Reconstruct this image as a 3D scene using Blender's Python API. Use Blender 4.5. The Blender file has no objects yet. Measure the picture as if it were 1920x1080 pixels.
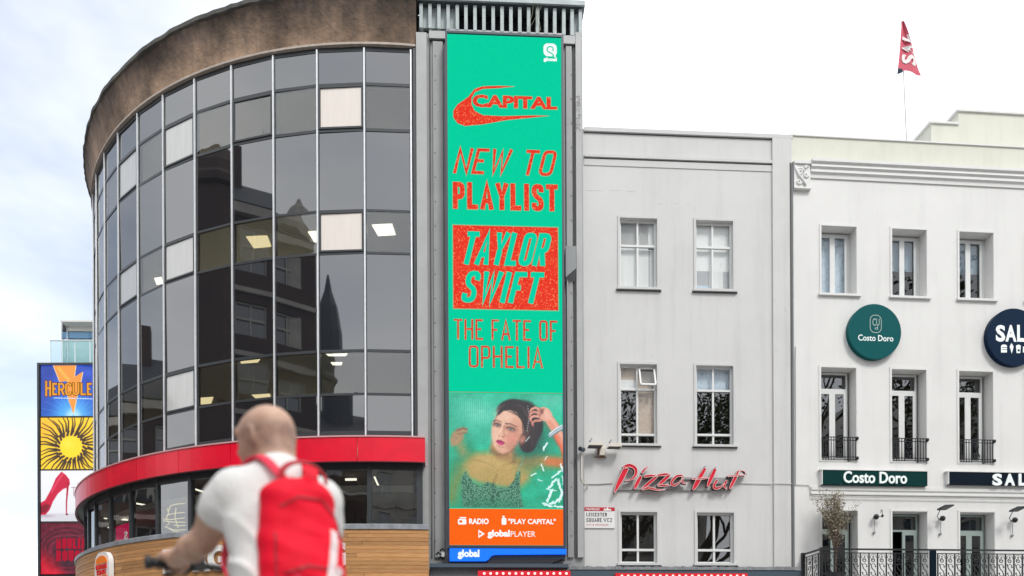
import bpy, math, random
import numpy as np
from mathutils import Vector, Matrix

random.seed(7); rng = np.random.default_rng(7)
C = bpy.context.scene.collection
SC = bpy.context.scene

# ------------------------------------------------------------------ camera
F, YH, RO, HC = 1350.0, 1240.0, 0.0045, 0.85     # focal length in photo pixels, horizon row, roll, eye height
cam_d = bpy.data.cameras.new('camera'); cam = bpy.data.objects.new('camera', cam_d); C.objects.link(cam)
cam_d.sensor_width = 36; cam_d.lens = 36*F/1920; cam_d.shift_y = (YH-540)/1920
cam_d.clip_start = 0.05; cam_d.clip_end = 2000
cam.matrix_world = Matrix.Translation((0, 0, HC)) @ Matrix.Rotation(math.radians(90), 4, 'X') @ Matrix.Rotation(-RO, 4, 'Z')
cam_d.dof.use_dof = True; cam_d.dof.focus_distance = 17.5; cam_d.dof.aperture_fstop = 1.3
SC.camera = cam

# ------------------------------------------------------------------ sky and light (overcast with thin blue gaps)
SUN_EL, SUN_AZ = math.radians(48), math.radians(150)    # sun high behind the camera, to its right
W = bpy.data.worlds.new('World'); SC.world = W; W.use_nodes = True
nt = W.node_tree; nt.nodes.clear()
def nd(t, tree=None, **k):
    n = (tree or nt).nodes.new(t)
    for a, b in k.items(): setattr(n, a, b)
    return n
out = nd('ShaderNodeOutputWorld'); bg = nd('ShaderNodeBackground'); bg.inputs['Strength'].default_value = 0.14
sky = nd('ShaderNodeTexSky'); sky.sky_type = 'NISHITA'; sky.sun_disc = False
sky.sun_elevation = SUN_EL; sky.sun_rotation = SUN_AZ; sky.air_density = 1.0; sky.dust_density = 1.5
tc = nd('ShaderNodeTexCoord'); mp = nd('ShaderNodeMapping'); mp.inputs['Scale'].default_value = (1, 1, 2.2)
ns = nd('ShaderNodeTexNoise'); ns.inputs['Scale'].default_value = 2.1; ns.inputs['Detail'].default_value = 5; ns.inputs['Roughness'].default_value = .55
cr = nd('ShaderNodeMapRange'); cr.inputs['From Min'].default_value = .36; cr.inputs['From Max'].default_value = .56
cr.inputs['To Min'].default_value = 0.72; cr.inputs['To Max'].default_value = 0.99
mix = nd('ShaderNodeMix', data_type='RGBA'); mix.inputs[7].default_value = (9.75, 9.95, 10.2, 1)
L = nt.links.new
L(tc.outputs['Generated'], mp.inputs['Vector']); L(mp.outputs['Vector'], ns.inputs['Vector']); L(ns.outputs['Fac'], cr.inputs['Value'])
# one thin patch in the cloud, ahead and to the left, where blue shows through
dt = nd('ShaderNodeVectorMath', operation='DOT_PRODUCT'); dt.inputs[1].default_value = (-.68, .52, .52)
L(tc.outputs['Generated'], dt.inputs[0])
wm = nd('ShaderNodeMapRange', interpolation_type='SMOOTHSTEP'); wm.inputs['From Min'].default_value = 0.66; wm.inputs['From Max'].default_value = 0.95
L(dt.outputs['Value'], wm.inputs['Value'])
sb = nd('ShaderNodeMath', operation='SUBTRACT', use_clamp=True)
wm2 = nd('ShaderNodeMath', operation='MULTIPLY'); wm2.inputs[1].default_value = 0.47; L(wm.outputs[0], wm2.inputs[0])
L(cr.outputs[0], sb.inputs[0]); L(wm2.outputs[0], sb.inputs[1])
L(sb.outputs[0], mix.inputs[0]); L(sky.outputs[0], mix.inputs[6]); L(mix.outputs[2], bg.inputs['Color']); L(bg.outputs[0], out.inputs[0])
sd = bpy.data.lights.new('sun', 'SUN'); sd.energy = 1.5; sd.angle = math.radians(13); sd.color = (1, .97, .92)
sun = bpy.data.objects.new('sun', sd); C.objects.link(sun)
sdir = Vector((math.sin(SUN_AZ)*math.cos(SUN_EL), math.cos(SUN_AZ)*math.cos(SUN_EL), math.sin(SUN_EL)))
sun.rotation_euler = sdir.to_track_quat('Z', 'Y').to_euler()
SC.view_settings.view_transform = 'Standard'; SC.view_settings.look = 'None'
SC.view_settings.exposure = 0.35; SC.view_settings.gamma = 1.0; SC.view_settings.use_curve_mapping = False
SC.cycles.max_bounces = 8; SC.cycles.transparent_max_bounces = 12

# ------------------------------------------------------------------ helpers
def lin(c):
    return tuple((v/255/12.92 if v/255 <= .04045 else ((v/255+.055)/1.055)**2.4) for v in c)

def mat(name, col, rough=.6, metal=0, spec=.5, ior=1.5, var=0, vscale=3, col2=None, bump=0, bscale=40, emit=None, estr=0, stretch=None):
    m = bpy.data.materials.new(name); m.use_nodes = True; t = m.node_tree; b = t.nodes['Principled BSDF']
    b.inputs['Base Color'].default_value = (*col, 1); b.inputs['Roughness'].default_value = rough
    b.inputs['Metallic'].default_value = metal; b.inputs['IOR'].default_value = ior
    b.inputs['Specular IOR Level'].default_value = spec
    if var or col2 or bump:
        co = nd('ShaderNodeTexCoord', t); v = co.outputs['Object']
        if stretch:
            mpn = nd('ShaderNodeMapping', t); mpn.inputs['Scale'].default_value = stretch; t.links.new(v, mpn.inputs['Vector']); v = mpn.outputs['Vector']
        if var or col2:
            n = nd('ShaderNodeTexNoise', t); n.inputs['Scale'].default_value = vscale; n.inputs['Detail'].default_value = 7; n.inputs['Roughness'].default_value = .62
            t.links.new(v, n.inputs['Vector'])
            r = nd('ShaderNodeMapRange', t); r.inputs['From Min'].default_value = .3; r.inputs['From Max'].default_value = .7
            t.links.new(n.outputs['Fac'], r.inputs['Value'])
            mx = nd('ShaderNodeMix', t, data_type='RGBA'); t.links.new(r.outputs[0], mx.inputs[0])
            c2 = col2 if col2 else tuple(x*(1-var) for x in col)
            mx.inputs[6].default_value = (*c2, 1); mx.inputs[7].default_value = (*col, 1)
            t.links.new(mx.outputs[2], b.inputs['Base Color'])
        if bump:
            n2 = nd('ShaderNodeTexNoise', t); n2.inputs['Scale'].default_value = bscale; n2.inputs['Detail'].default_value = 4
            t.links.new(co.outputs['Object'], n2.inputs['Vector'])
            bp = nd('ShaderNodeBump', t); bp.inputs['Strength'].default_value = bump; bp.inputs['Distance'].default_value = .02
            t.links.new(n2.outputs['Fac'], bp.inputs['Height']); t.links.new(bp.outputs[0], b.inputs['Normal'])
    if emit: b.inputs['Emission Color'].default_value = (*emit, 1); b.inputs['Emission Strength'].default_value = estr
    return m

def masonry(name, col, dirt=.16, rough=.85):
    """painted render: faint rain streaks, patched paint, fine relief"""
    m = mat(name, col, rough, var=.06, vscale=.7, bump=.14, bscale=26); t = m.node_tree; b = t.nodes['Principled BSDF']
    src = b.inputs['Base Color'].links[0].from_socket; co = nd('ShaderNodeTexCoord', t)
    def layer(scale, stretch, lo, hi, a, detail=6):
        nonlocal src
        mpn = nd('ShaderNodeMapping', t); mpn.inputs['Scale'].default_value = stretch; t.links.new(co.outputs['Object'], mpn.inputs['Vector'])
        n = nd('ShaderNodeTexNoise', t); n.inputs['Scale'].default_value = scale; n.inputs['Detail'].default_value = detail; n.inputs['Roughness'].default_value = .6; t.links.new(mpn.outputs[0], n.inputs['Vector'])
        r = nd('ShaderNodeMapRange', t); r.inputs['From Min'].default_value = lo; r.inputs['From Max'].default_value = hi; r.inputs['To Min'].default_value = 1-a; r.inputs['To Max'].default_value = 1; t.links.new(n.outputs['Fac'], r.inputs['Value'])
        mx = nd('ShaderNodeMix', t, data_type='RGBA', blend_type='MULTIPLY'); mx.inputs[0].default_value = 1; t.links.new(src, mx.inputs[6]); t.links.new(r.outputs[0], mx.inputs[7]); src = mx.outputs[2]
    layer(2.2, (1.6, 1.6, .10), .34, .50, dirt); layer(.9, (1, 1, .8), .40, .46, dirt*.35, 2); layer(14, (1, 1, .35), .30, .38, dirt*1.3)
    t.links.new(src, b.inputs['Base Color']); return m

def emat(name, col, s=1.0):
    s *= .785      # exposure is +0.35 stops
    m = bpy.data.materials.new(name); m.use_nodes = True; t = m.node_tree; t.nodes.clear()
    o = nd('ShaderNodeOutputMaterial', t); e = nd('ShaderNodeEmission', t); e.inputs['Color'].default_value = (*col, 1); e.inputs['Strength'].default_value = s
    t.links.new(e.outputs[0], o.inputs[0]); return m

def glass(name, tint=(.5, .52, .52), ior=2.2, rough=.01):
    m = bpy.data.materials.new(name); m.use_nodes = True; t = m.node_tree; t.nodes.clear()
    o = nd('ShaderNodeOutputMaterial', t); tr = nd('ShaderNodeBsdfTransparent', t); tr.inputs[0].default_value = (*tint, 1)
    g = nd('ShaderNodeBsdfGlossy', t); g.inputs['Roughness'].default_value = rough; g.inputs['Color'].default_value = (.97, .98, 1, 1)
    fr0 = nd('ShaderNodeFresnel', t); fr0.inputs['IOR'].default_value = ior
    # the sheet mirrors on its outer face only, so light does not get trapped between its faces
    ge = nd('ShaderNodeNewGeometry', t); iv = nd('ShaderNodeMath', t, operation='SUBTRACT'); iv.inputs[0].default_value = 1; t.links.new(ge.outputs['Backfacing'], iv.inputs[1])
    fr = nd('ShaderNodeMath', t, operation='MULTIPLY'); t.links.new(fr0.outputs[0], fr.inputs[0]); t.links.new(iv.outputs[0], fr.inputs[1])
    # gentle waviness of the sheets
    co = nd('ShaderNodeTexCoord', t); n = nd('ShaderNodeTexNoise', t); n.inputs['Scale'].default_value = 1.3; n.inputs['Detail'].default_value = 1
    bp = nd('ShaderNodeBump', t); bp.inputs['Strength'].default_value = .25; bp.inputs['Distance'].default_value = .012
    t.links.new(co.outputs['Object'], n.inputs['Vector']); t.links.new(n.outputs['Fac'], bp.inputs['Height']); t.links.new(bp.outputs[0], g.inputs['Normal'])
    mx = nd('ShaderNodeMixShader', t); t.links.new(fr.outputs[0], mx.inputs[0]); t.links.new(tr.outputs[0], mx.inputs[1]); t.links.new(g.outputs[0], mx.inputs[2])
    t.links.new(mx.outputs[0], o.inputs[0]); return m

class MB:
    def __init__(s): s.v = []; s.f = []; s.m = []
    def add(s, vs, fs, mi=0):
        n = len(s.v); s.v += [tuple(map(float, v)) for v in vs]; s.f += [tuple(i+n for i in f) for f in fs]; s.m += [mi]*len(fs); return s
    def box(s, x0, x1, y0, y1, z0, z1, mi=0):
        x0, x1 = sorted((x0, x1)); y0, y1 = sorted((y0, y1)); z0, z1 = sorted((z0, z1))
        return s.add([(x0,y0,z0),(x1,y0,z0),(x1,y1,z0),(x0,y1,z0),(x0,y0,z1),(x1,y0,z1),(x1,y1,z1),(x0,y1,z1)],
              [(0,3,2,1),(4,5,6,7),(0,1,5,4),(1,2,6,5),(2,3,7,6),(3,0,4,7)], mi)
    def prism(s, pts, y0, y1, mi=0):          # polygon in x,z pushed along y
        n = len(pts); vs = [(p[0], y0, p[1]) for p in pts]+[(p[0], y1, p[1]) for p in pts]
        fs = [tuple(range(n)), tuple(range(2*n-1, n-1, -1))]+[(i, i+n, (i+1) % n+n, (i+1) % n) for i in range(n)]
        return s.add(vs, fs, mi)
    def flat(s, pts, y, mi=0): return s.add([(p[0], y, p[1]) for p in pts], [tuple(range(len(pts)))], mi)
    def tube(s, path, r, n=8, mi=0, caps=True):
        P = [Vector(p) for p in path]; k = len(P); rs = r if hasattr(r, '__len__') else [r]*k; base = len(s.v); up = None
        for i, p in enumerate(P):
            t = (P[min(i+1, k-1)]-P[max(i-1, 0)])
            t = t.normalized() if t.length > 1e-9 else Vector((0,0,1))
            if up is None: up = t.orthogonal().normalized()
            up = (up-t*up.dot(t)); up = up.normalized() if up.length > 1e-6 else t.orthogonal().normalized()
            b = t.cross(up)
            for j in range(n):
                a = 2*math.pi*j/n; s.v.append(tuple(p+(up*math.cos(a)+b*math.sin(a))*rs[i]))
        for i in range(k-1):
            for j in range(n):
                a = base+i*n+j; b2 = base+i*n+(j+1) % n; s.f.append((a, b2, b2+n, a+n)); s.m.append(mi)
        if caps:
            s.f.append(tuple(base+j for j in range(n-1, -1, -1))); s.m.append(mi); s.f.append(tuple(base+(k-1)*n+j for j in range(n))); s.m.append(mi)
        return s
    def ring(s, prof, a0, a1, n, mi=0, close=False, ends=True):   # profile (r,z) swept about z; angle 0 faces -y
        k = len(prof); base = len(s.v)
        for i in range(n+1):
            a = a0+(a1-a0)*i/n
            for r, z in prof: s.v.append((r*math.sin(a), -r*math.cos(a), z))
        for i in range(n):
            for j in range(k if close else k-1):
                p = base+i*k+j; q = base+i*k+(j+1) % k; s.f.append((p, p+k, q+k, q)); s.m.append(mi)
        if close and ends:
            s.f.append(tuple(base+j for j in range(k))); s.m.append(mi); s.f.append(tuple(base+n*k+j for j in range(k-1, -1, -1))); s.m.append(mi)
        return s
    def xf(s, fn): s.v = [tuple(fn(Vector(v))) for v in s.v]; return s
    def build(s, name, mats, parent=None, smooth=False, loc=None, rot=None):
        me = bpy.data.meshes.new(name); me.from_pydata(s.v, [], s.f)
        mats = mats if isinstance(mats, (list, tuple)) else [mats]
        for m in mats: me.materials.append(m)
        me.polygons.foreach_set('material_index', s.m)
        if smooth: me.polygons.foreach_set('use_smooth', [True]*len(s.f))
        me.update()
        return link(name, me, parent, loc, rot)

def link(name, me, parent=None, loc=None, rot=None):
    o = bpy.data.objects.new(name, me); C.objects.link(o)
    if parent is not None: o.parent = parent
    if loc is not None: o.location = loc
    if rot is not None: o.rotation_euler = rot
    return o

def tag(o, label=None, cat=None, group=None, kind=None):
    if label: o['label'] = label
    if cat: o['category'] = cat
    if group: o['group'] = group
    if kind: o['kind'] = kind
    return o

def thing(name, label, cat, loc=(0,0,0), rz=0, group=None):
    o = bpy.data.objects.new(name, None); C.objects.link(o); o.location = loc; o.rotation_euler = (0, 0, rz); o.empty_display_size = .3
    return tag(o, label, cat, group)

def ray(px, py):
    dx = px+(YH-py)*RO; dy = py+(px-960)*RO
    return (dx-960)/F, (YH-dy)/F

class Face:
    """a facade plane: local x along it, local -y towards the square, z up; measured off the photograph"""
    def __init__(s, px, Y, t):
        u, _ = ray(px, 600); s.o = (u*Y, Y); s.th = math.atan(t); s.c = math.cos(s.th); s.s = math.sin(s.th)
    def at(s, px, py, d=0.0):
        u, v = ray(px, py); ox, oy = s.o
        q = (u*(oy-d*s.c)-ox-d*s.s)/(s.c-u*s.s); Y = oy+q*s.s-d*s.c
        return q, HC+v*Y
    def rect(s, x0, y0, x1, y1, d=0.0):
        a = s.at(x0, y0, d); b = s.at(x1, y1, d); return a[0], b[0], b[1], a[1]      # s0,s1,z0,z1
    def root(s, name, label, cat, group=None):
        return thing(name, label, cat, (s.o[0], s.o[1], 0), s.th, group)

def bxp(mb, f, x0, y0, x1, y1, d0, d1, mi=0):
    """box on a face: photo rectangle measured on its front (offset d1 from the wall), from d0 to d1 in front of the wall"""
    a, b, z0, z1 = f.rect(x0, y0, x1, y1, d1); mb.box(a, b, -d1, -d0, z0, z1, mi); return mb

def wall_mesh(mb, s0, s1, z0, z1, openings, depth, mi=0, mr=None):
    mr = mi if mr is None else mr
    xs = sorted({s0, s1, *[o[0] for o in openings], *[o[1] for o in openings]}); zs = sorted({z0, z1, *[o[2] for o in openings], *[o[3] for o in openings]})
    for i in range(len(xs)-1):
        for j in range(len(zs)-1):
            cx, cz = (xs[i]+xs[i+1])/2, (zs[j]+zs[j+1])/2
            if any(o[0] < cx < o[1] and o[2] < cz < o[3] for o in openings): continue
            mb.add([(xs[i],0,zs[j]),(xs[i+1],0,zs[j]),(xs[i+1],0,zs[j+1]),(xs[i],0,zs[j+1])], [(0,1,2,3)], mi)
    for a, b, c, d in openings:
        mb.add([(a,0,c),(b,0,c),(b,0,d),(a,0,d),(a,depth,c),(b,depth,c),(b,depth,d),(a,depth,d)], [(0,4,5,1),(1,5,6,2),(2,6,7,3),(3,7,4,0)], mr)

# ---- lettering
def text_glyphs(s, bold=0.0, shear=0.0, space=1.0, res=3):
    """list of (verts, faces) per character laid out along x, in font units"""
    def one(t):
        cu = bpy.data.curves.new('t', 'FONT'); cu.body = t; cu.offset = bold; cu.shear = shear; cu.space_character = space; cu.resolution_u = res
        o = bpy.data.objects.new('t', cu); C.objects.link(o); dg = bpy.context.evaluated_depsgraph_get(); me = o.evaluated_get(dg).to_mesh()
        vs = [tuple(v.co[:2]) for v in me.vertices]; fs = [tuple(p.vertices) for p in me.polygons]
        bpy.data.objects.remove(o); bpy.data.curves.remove(cu); return vs, fs
    res_ = []
    for i, ch in enumerate(s):
        if ch == ' ': continue
        vs, fs = one(ch); pv, _ = one(s[:i+1])
        dx = max(v[0] for v in pv)-max(v[0] for v in vs)
        res_.append(([(x+dx, y) for x, y in vs], fs))
    return res_

def fit_text(s, rect, bold=0.0, shear=0.0, space=1.0, slope=0.0, res=3):
    """glyphs scaled to fill rect (x0,x1,z0,z1)"""
    G = text_glyphs(s, bold, shear, space, res); xs = [v[0] for g in G for v in g[0]]; ys = [v[1] for g in G for v in g[0]]
    a, b, c, d = min(xs), max(xs), min(ys), max(ys); x0, x1, z0, z1 = rect
    return [([(x0+(x-a)/(b-a)*(x1-x0), z0+(y-c)/(d-c)*(z1-z0)+slope*(x-a)/(b-a)) for x, y in g[0]], g[1]) for g in G]

def add_text(mb, s, rect, y, mi=0, th=0, **k):
    for vs, fs in fit_text(s, rect, **k):
        mb.add([(x, y, z) for x, z in vs], fs, mi)
        if th: solid_sides(mb, vs, fs, y, y+th, mi)
    return mb

def solid_sides(mb, vs, fs, y0, y1, mi):
    cnt = {}
    for f in fs:
        for i in range(len(f)):
            e = (f[i], f[(i+1) % len(f)]); cnt[e] = 1
    for (a, b) in list(cnt):
        if (b, a) in cnt: continue
        mb.add([(vs[a][0], y0, vs[a][1]), (vs[b][0], y0, vs[b][1]), (vs[b][0], y1, vs[b][1]), (vs[a][0], y1, vs[a][1])], [(0,3,2,1)], mi)

def letters3d(s, rect, y, th, m, parent, **k):
    for vs, fs in fit_text(s, rect, **k):
        mb = MB(); mb.add([(x, y, z) for x, z in vs], fs); solid_sides(mb, vs, fs, y, y+th, 0); mb.build('letter', m, parent)

# condensed capitals drawn as strokes; corners marked r are rounded
GL = {
 'A': ([[(0,0),(.5,1),(1,0)], [(.17,.28),(.83,.28)]], 1.0), 'B': ([[(0,.5),(1,.5,1),(1,1,1),(0,1),(0,0),(1,0,1),(1,.5,1),(.5,.5)]], .9),
 'C': ([[(1,.7),(1,1,1),(0,1,1),(0,0,1),(1,0,1),(1,.3)]], .9), 'D': ([[(0,0),(0,1),(1,1,1),(1,0,1),(0,0)]], .9),
 'E': ([[(1,1),(0,1),(0,0),(1,0)], [(0,.52),(.85,.52)]], .78), 'F': ([[(1,1),(0,1),(0,0)], [(0,.5),(.85,.5)]], .76),
 'G': ([[(1,.72),(1,1,1),(0,1,1),(0,0,1),(1,0,1),(1,.48),(.55,.48)]], .9), 'H': ([[(0,0),(0,1)], [(1,0),(1,1)], [(0,.52),(1,.52)]], .92),
 'I': ([[(.5,0),(.5,1)]], .12), 'L': ([[(0,1),(0,0),(1,0)]], .74), 'M': ([[(0,0),(0,1),(.5,.25),(1,1),(1,0)]], 1.2),
 'N': ([[(0,0),(0,1),(1,0),(1,1)]], .95), 'O': ([[(.5,1),(0,1,1),(0,0,1),(1,0,1),(1,1,1),(.5,1)]], .9),
 'P': ([[(0,0),(0,1),(1,1,1),(1,.44,1),(0,.44)]], .86), 'Q': ([[(.5,1),(0,1,1),(0,0,1),(1,0,1),(1,1,1),(.5,1)], [(.6,.25),(1.05,-.05)]], .9),
 'R': ([[(0,0),(0,1),(1,1,1),(1,.46,1),(0,.46)], [(.5,.46),(1,0)]], .9), 'S': ([[(1,.74),(1,1,1),(0,1,1),(0,.6,1),(1,.4,1),(1,0,1),(0,0,1),(0,.26)]], .86),
 'T': ([[(0,1),(1,1)], [(.5,1),(.5,0)]], .88), 'U': ([[(0,1),(0,0,1),(1,0,1),(1,1)]], .9), 'V': ([[(0,1),(.5,0),(1,1)]], .95),
 'W': ([[(0,1),(.26,0),(.5,.95),(.74,0),(1,1)]], 1.35), 'Y': ([[(0,1),(.5,.45),(1,1)], [(.5,.45),(.5,0)]], .92), 'Z': ([[(0,1),(1,1),(0,0),(1,0)]], .85),
 'K': ([[(0,0),(0,1)], [(1,1),(0,.4)], [(.3,.58),(1,0)]], .9), '2': ([[(0,.75),(0,1,1),(1,1,1),(1,.55,1),(0,0),(1,0)]], .85),
}
def ribbon(mb, P, w, y, mi=0):
    P = [Vector(p) for p in P]; n = len(P); Lf = []; Rt = []
    for i in range(n):
        d0 = (P[i]-P[i-1]).normalized() if i else (P[1]-P[0]).normalized(); d1 = (P[i+1]-P[i]).normalized() if i < n-1 else d0
        t = (d0+d1); t = t.normalized() if t.length > .2 else d1; nn = Vector((-t.y, t.x)); c = max(abs(nn.dot(Vector((-d1.y, d1.x)))), .42)
        Lf.append(P[i]+nn*w/2/c); Rt.append(P[i]-nn*w/2/c)
    for i in range(n-1): mb.flat([Lf[i], Rt[i], Rt[i+1], Lf[i+1]], y, mi)
def rounded(pts, rad):
    o = []
    for i, p in enumerate(pts):
        v = Vector(p[:2])
        if len(p) == 3 and 0 < i < len(pts)-1:
            a = Vector(pts[i-1][:2])-v; b = Vector(pts[i+1][:2])-v; ra = min(rad, a.length*.48); rb = min(rad, b.length*.48)
            A = v+a.normalized()*ra; B = v+b.normalized()*rb
            for k in range(6):
                t = k/5; o.append((1-t)**2*A+2*t*(1-t)*v+t*t*B)
        else: o.append(v)
    return o
def stroke_text(mb, s, rect, w, y, mi=0, shear=0.0, gap=.3, slope=0.0, extra=0.0):
    """capitals filling rect; w stroke width; shear in width per height; slope = rise over the whole word"""
    x0, x1, z0, z1 = rect; H = z1-z0; tot = sum((.55 if c == ' ' else GL[c][1]) for c in s)+gap*(len(s)-1); Wd = x1-x0-shear*H
    # the letters' own width: fill whatever is left after strokes and gaps
    unit = (Wd-w*sum(1 for c in s if c != ' '))/tot; x = x0; k = 0
    for c in s:
        if c == ' ': x += unit*(.55+gap); continue
        st, cw = GL[c]; cwid = cw*unit
        for line in st:
            pts = [((x+w/2+p[0]*cwid), z0+w/2+p[1]*(H-w), *p[2:]) for p in line]
            if len(line) == 2 or c in 'AVWYNMKZ':
                pass
            # run open ends out to the edge of the letter box
            q = [list(p) for p in pts]
            for a, b in ((0, 1), (-1, -2)):
                if len(q[a]) == 2:
                    d = Vector(q[a][:2])-Vector(q[b][:2])
                    if d.length > 0 and (abs(line[a][1]) < .01 or abs(line[a][1]-1) < .01 or abs(line[a][0]-1) < .01 and len(line) > 2 and abs(d.y) < 1e-6) and not (abs(q[a][0]-(x+w/2)) < 1e-6 and abs(d.y) < 1e-6 and False):
                        d = d.normalized()*w/2; q[a][0] += d.x; q[a][1] += d.y
            pp = rounded([tuple(v) for v in q], min(w*1.6, cwid*.5+w*.2, H*.22))
            pp = [Vector((p.x+shear*(p.y-z0), p.y+slope*(p.x-x0)/(x1-x0))) for p in pp]
            ribbon(mb, pp, w+extra, y-k*.00025, mi); k += 1
        x += cwid+w+unit*gap
    return mb

# ---- picture grids: flat print or screen pictures painted into a colour attribute
def pic_grid(name, f, rect_px, d, img, parent, glow=.785, rough=None):
    """img: H x W x 3 in sRGB 0..255, row 0 at the top"""
    H, Wd, _ = img.shape; x0, y0, x1, y1 = rect_px
    s0, s1, z0, z1 = f.rect(x0, y0, x1, y1, d) if f else rect_px
    gx = np.linspace(s0, s1, Wd+1); gz = np.linspace(z1, z0, H+1)
    X, Z = np.meshgrid(gx, gz); V = np.stack([X.ravel(), np.full(X.size, -d), Z.ravel()], 1)
    i, j = np.meshgrid(np.arange(H), np.arange(Wd), indexing='ij'); a = (i*(Wd+1)+j).ravel()
    Q = np.stack([a+Wd+1, a+Wd+2, a+1, a], 1)
    me = bpy.data.meshes.new(name); me.vertices.add(len(V)); me.vertices.foreach_set('co', V.ravel().astype(np.float32))
    me.loops.add(Q.size); me.loops.foreach_set('vertex_index', Q.ravel().astype(np.int32)); me.polygons.add(len(Q))
    me.polygons.foreach_set('loop_start', np.arange(0, Q.size, 4, dtype=np.int32)); me.update()
    c = np.clip(img/255., 0, 1); c = np.where(c <= .04045, c/12.92, ((c+.055)/1.055)**2.4).reshape(-1, 3)
    at = me.color_attributes.new('pic', 'FLOAT_COLOR', 'CORNER'); cc = np.ones((len(Q), 4, 4), np.float32); cc[:, :, :3] = c[:, None, :]
    at.data.foreach_set('color', cc.ravel())
    m = bpy.data.materials.new(name+'_print'); m.use_nodes = True; t = m.node_tree; b = t.nodes['Principled BSDF']
    ca = nd('ShaderNodeVertexColor', t); ca.layer_name = 'pic'
    if rough is None:
        b.inputs['Base Color'].default_value = (.01, .01, .01, 1); b.inputs['Roughness'].default_value = .5
        t.links.new(ca.outputs[0], b.inputs['Emission Color']); b.inputs['Emission Strength'].default_value = glow
    else:
        t.links.new(ca.outputs[0], b.inputs['Base Color']); b.inputs['Roughness'].default_value = rough
    me.materials.append(m); return link(name, me, parent)

class Paint:
    def __init__(s, W_, H_, x0, y0, x1, y1, bgc):
        s.W, s.H = W_, H_; s.X, s.Y = np.meshgrid(x0+(np.arange(W_)+.5)/W_*(x1-x0), y0+(np.arange(H_)+.5)/H_*(y1-y0))
        s.im = np.zeros((H_, W_, 3))+np.array(bgc, float)
    def mixin(s, a, col): a = np.clip(a, 0, 1)[..., None]; s.im = s.im*(1-a)+np.array(col, float)*a
    def ell(s, cx, cy, rx, ry, col, ang=0, soft=.15, op=1.0):
        c, q = math.cos(math.radians(ang)), math.sin(math.radians(ang)); dx, dy = s.X-cx, s.Y-cy
        r = np.sqrt(((dx*c+dy*q)/rx)**2+((-dx*q+dy*c)/ry)**2); s.mixin((1+soft-r)/(2*soft)*op, col)
    def line(s, pts, w, col, soft=1.0, op=1.0, w2=None):
        n = len(pts)-1; best = np.full(s.X.shape, 1e9)
        for i in range(n):
            ax, ay = pts[i]; bx, by = pts[i+1]; L2 = (bx-ax)**2+(by-ay)**2+1e-9
            t = np.clip(((s.X-ax)*(bx-ax)+(s.Y-ay)*(by-ay))/L2, 0, 1); ww = w if w2 is None else w+(w2-w)*(i+t)/n
            best = np.minimum(best, np.hypot(s.X-ax-t*(bx-ax), s.Y-ay-t*(by-ay))-ww/2)
        s.mixin((soft/2-best)/soft*op, col)
    def poly(s, pts, col, soft=1.0, op=1.0):
        ins = np.zeros(s.X.shape, bool); n = len(pts); best = np.full(s.X.shape, 1e9)
        for i in range(n):
            ax, ay = pts[i]; bx, by = pts[(i+1) % n]
            cond = ((ay > s.Y) != (by > s.Y)) & (s.X < (bx-ax)*(s.Y-ay)/((by-ay) or 1e-9)+ax); ins ^= cond
            t = np.clip(((s.X-ax)*(bx-ax)+(s.Y-ay)*(by-ay))/((bx-ax)**2+(by-ay)**2+1e-9), 0, 1); best = np.minimum(best, np.hypot(s.X-ax-t*(bx-ax), s.Y-ay-t*(by-ay)))
        sd_ = np.where(ins, -best, best); s.mixin((soft/2-sd_)/soft*op, col)
    def noise(s, amp, cell, seed=1, mask=None):
        r = np.random.default_rng(seed); h, w = int(s.H/cell)+3, int(s.W/cell)+3; g = r.random((h, w)) if mask is None else r.random((h, w))
        yy = np.arange(s.H)/cell; xx = np.arange(s.W)/cell; i = yy.astype(int); j = xx.astype(int); fy = (yy-i)[:, None]; fx = (xx-j)[None]
        fy = fy*fy*(3-2*fy); fx = fx*fx*(3-2*fx)
        n = (g[i][:, j]*(1-fy)*(1-fx)+g[i+1][:, j]*fy*(1-fx)+g[i][:, j+1]*(1-fy)*fx+g[i+1][:, j+1]*fy*fx)-.5
        return n*2*amp

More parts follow.
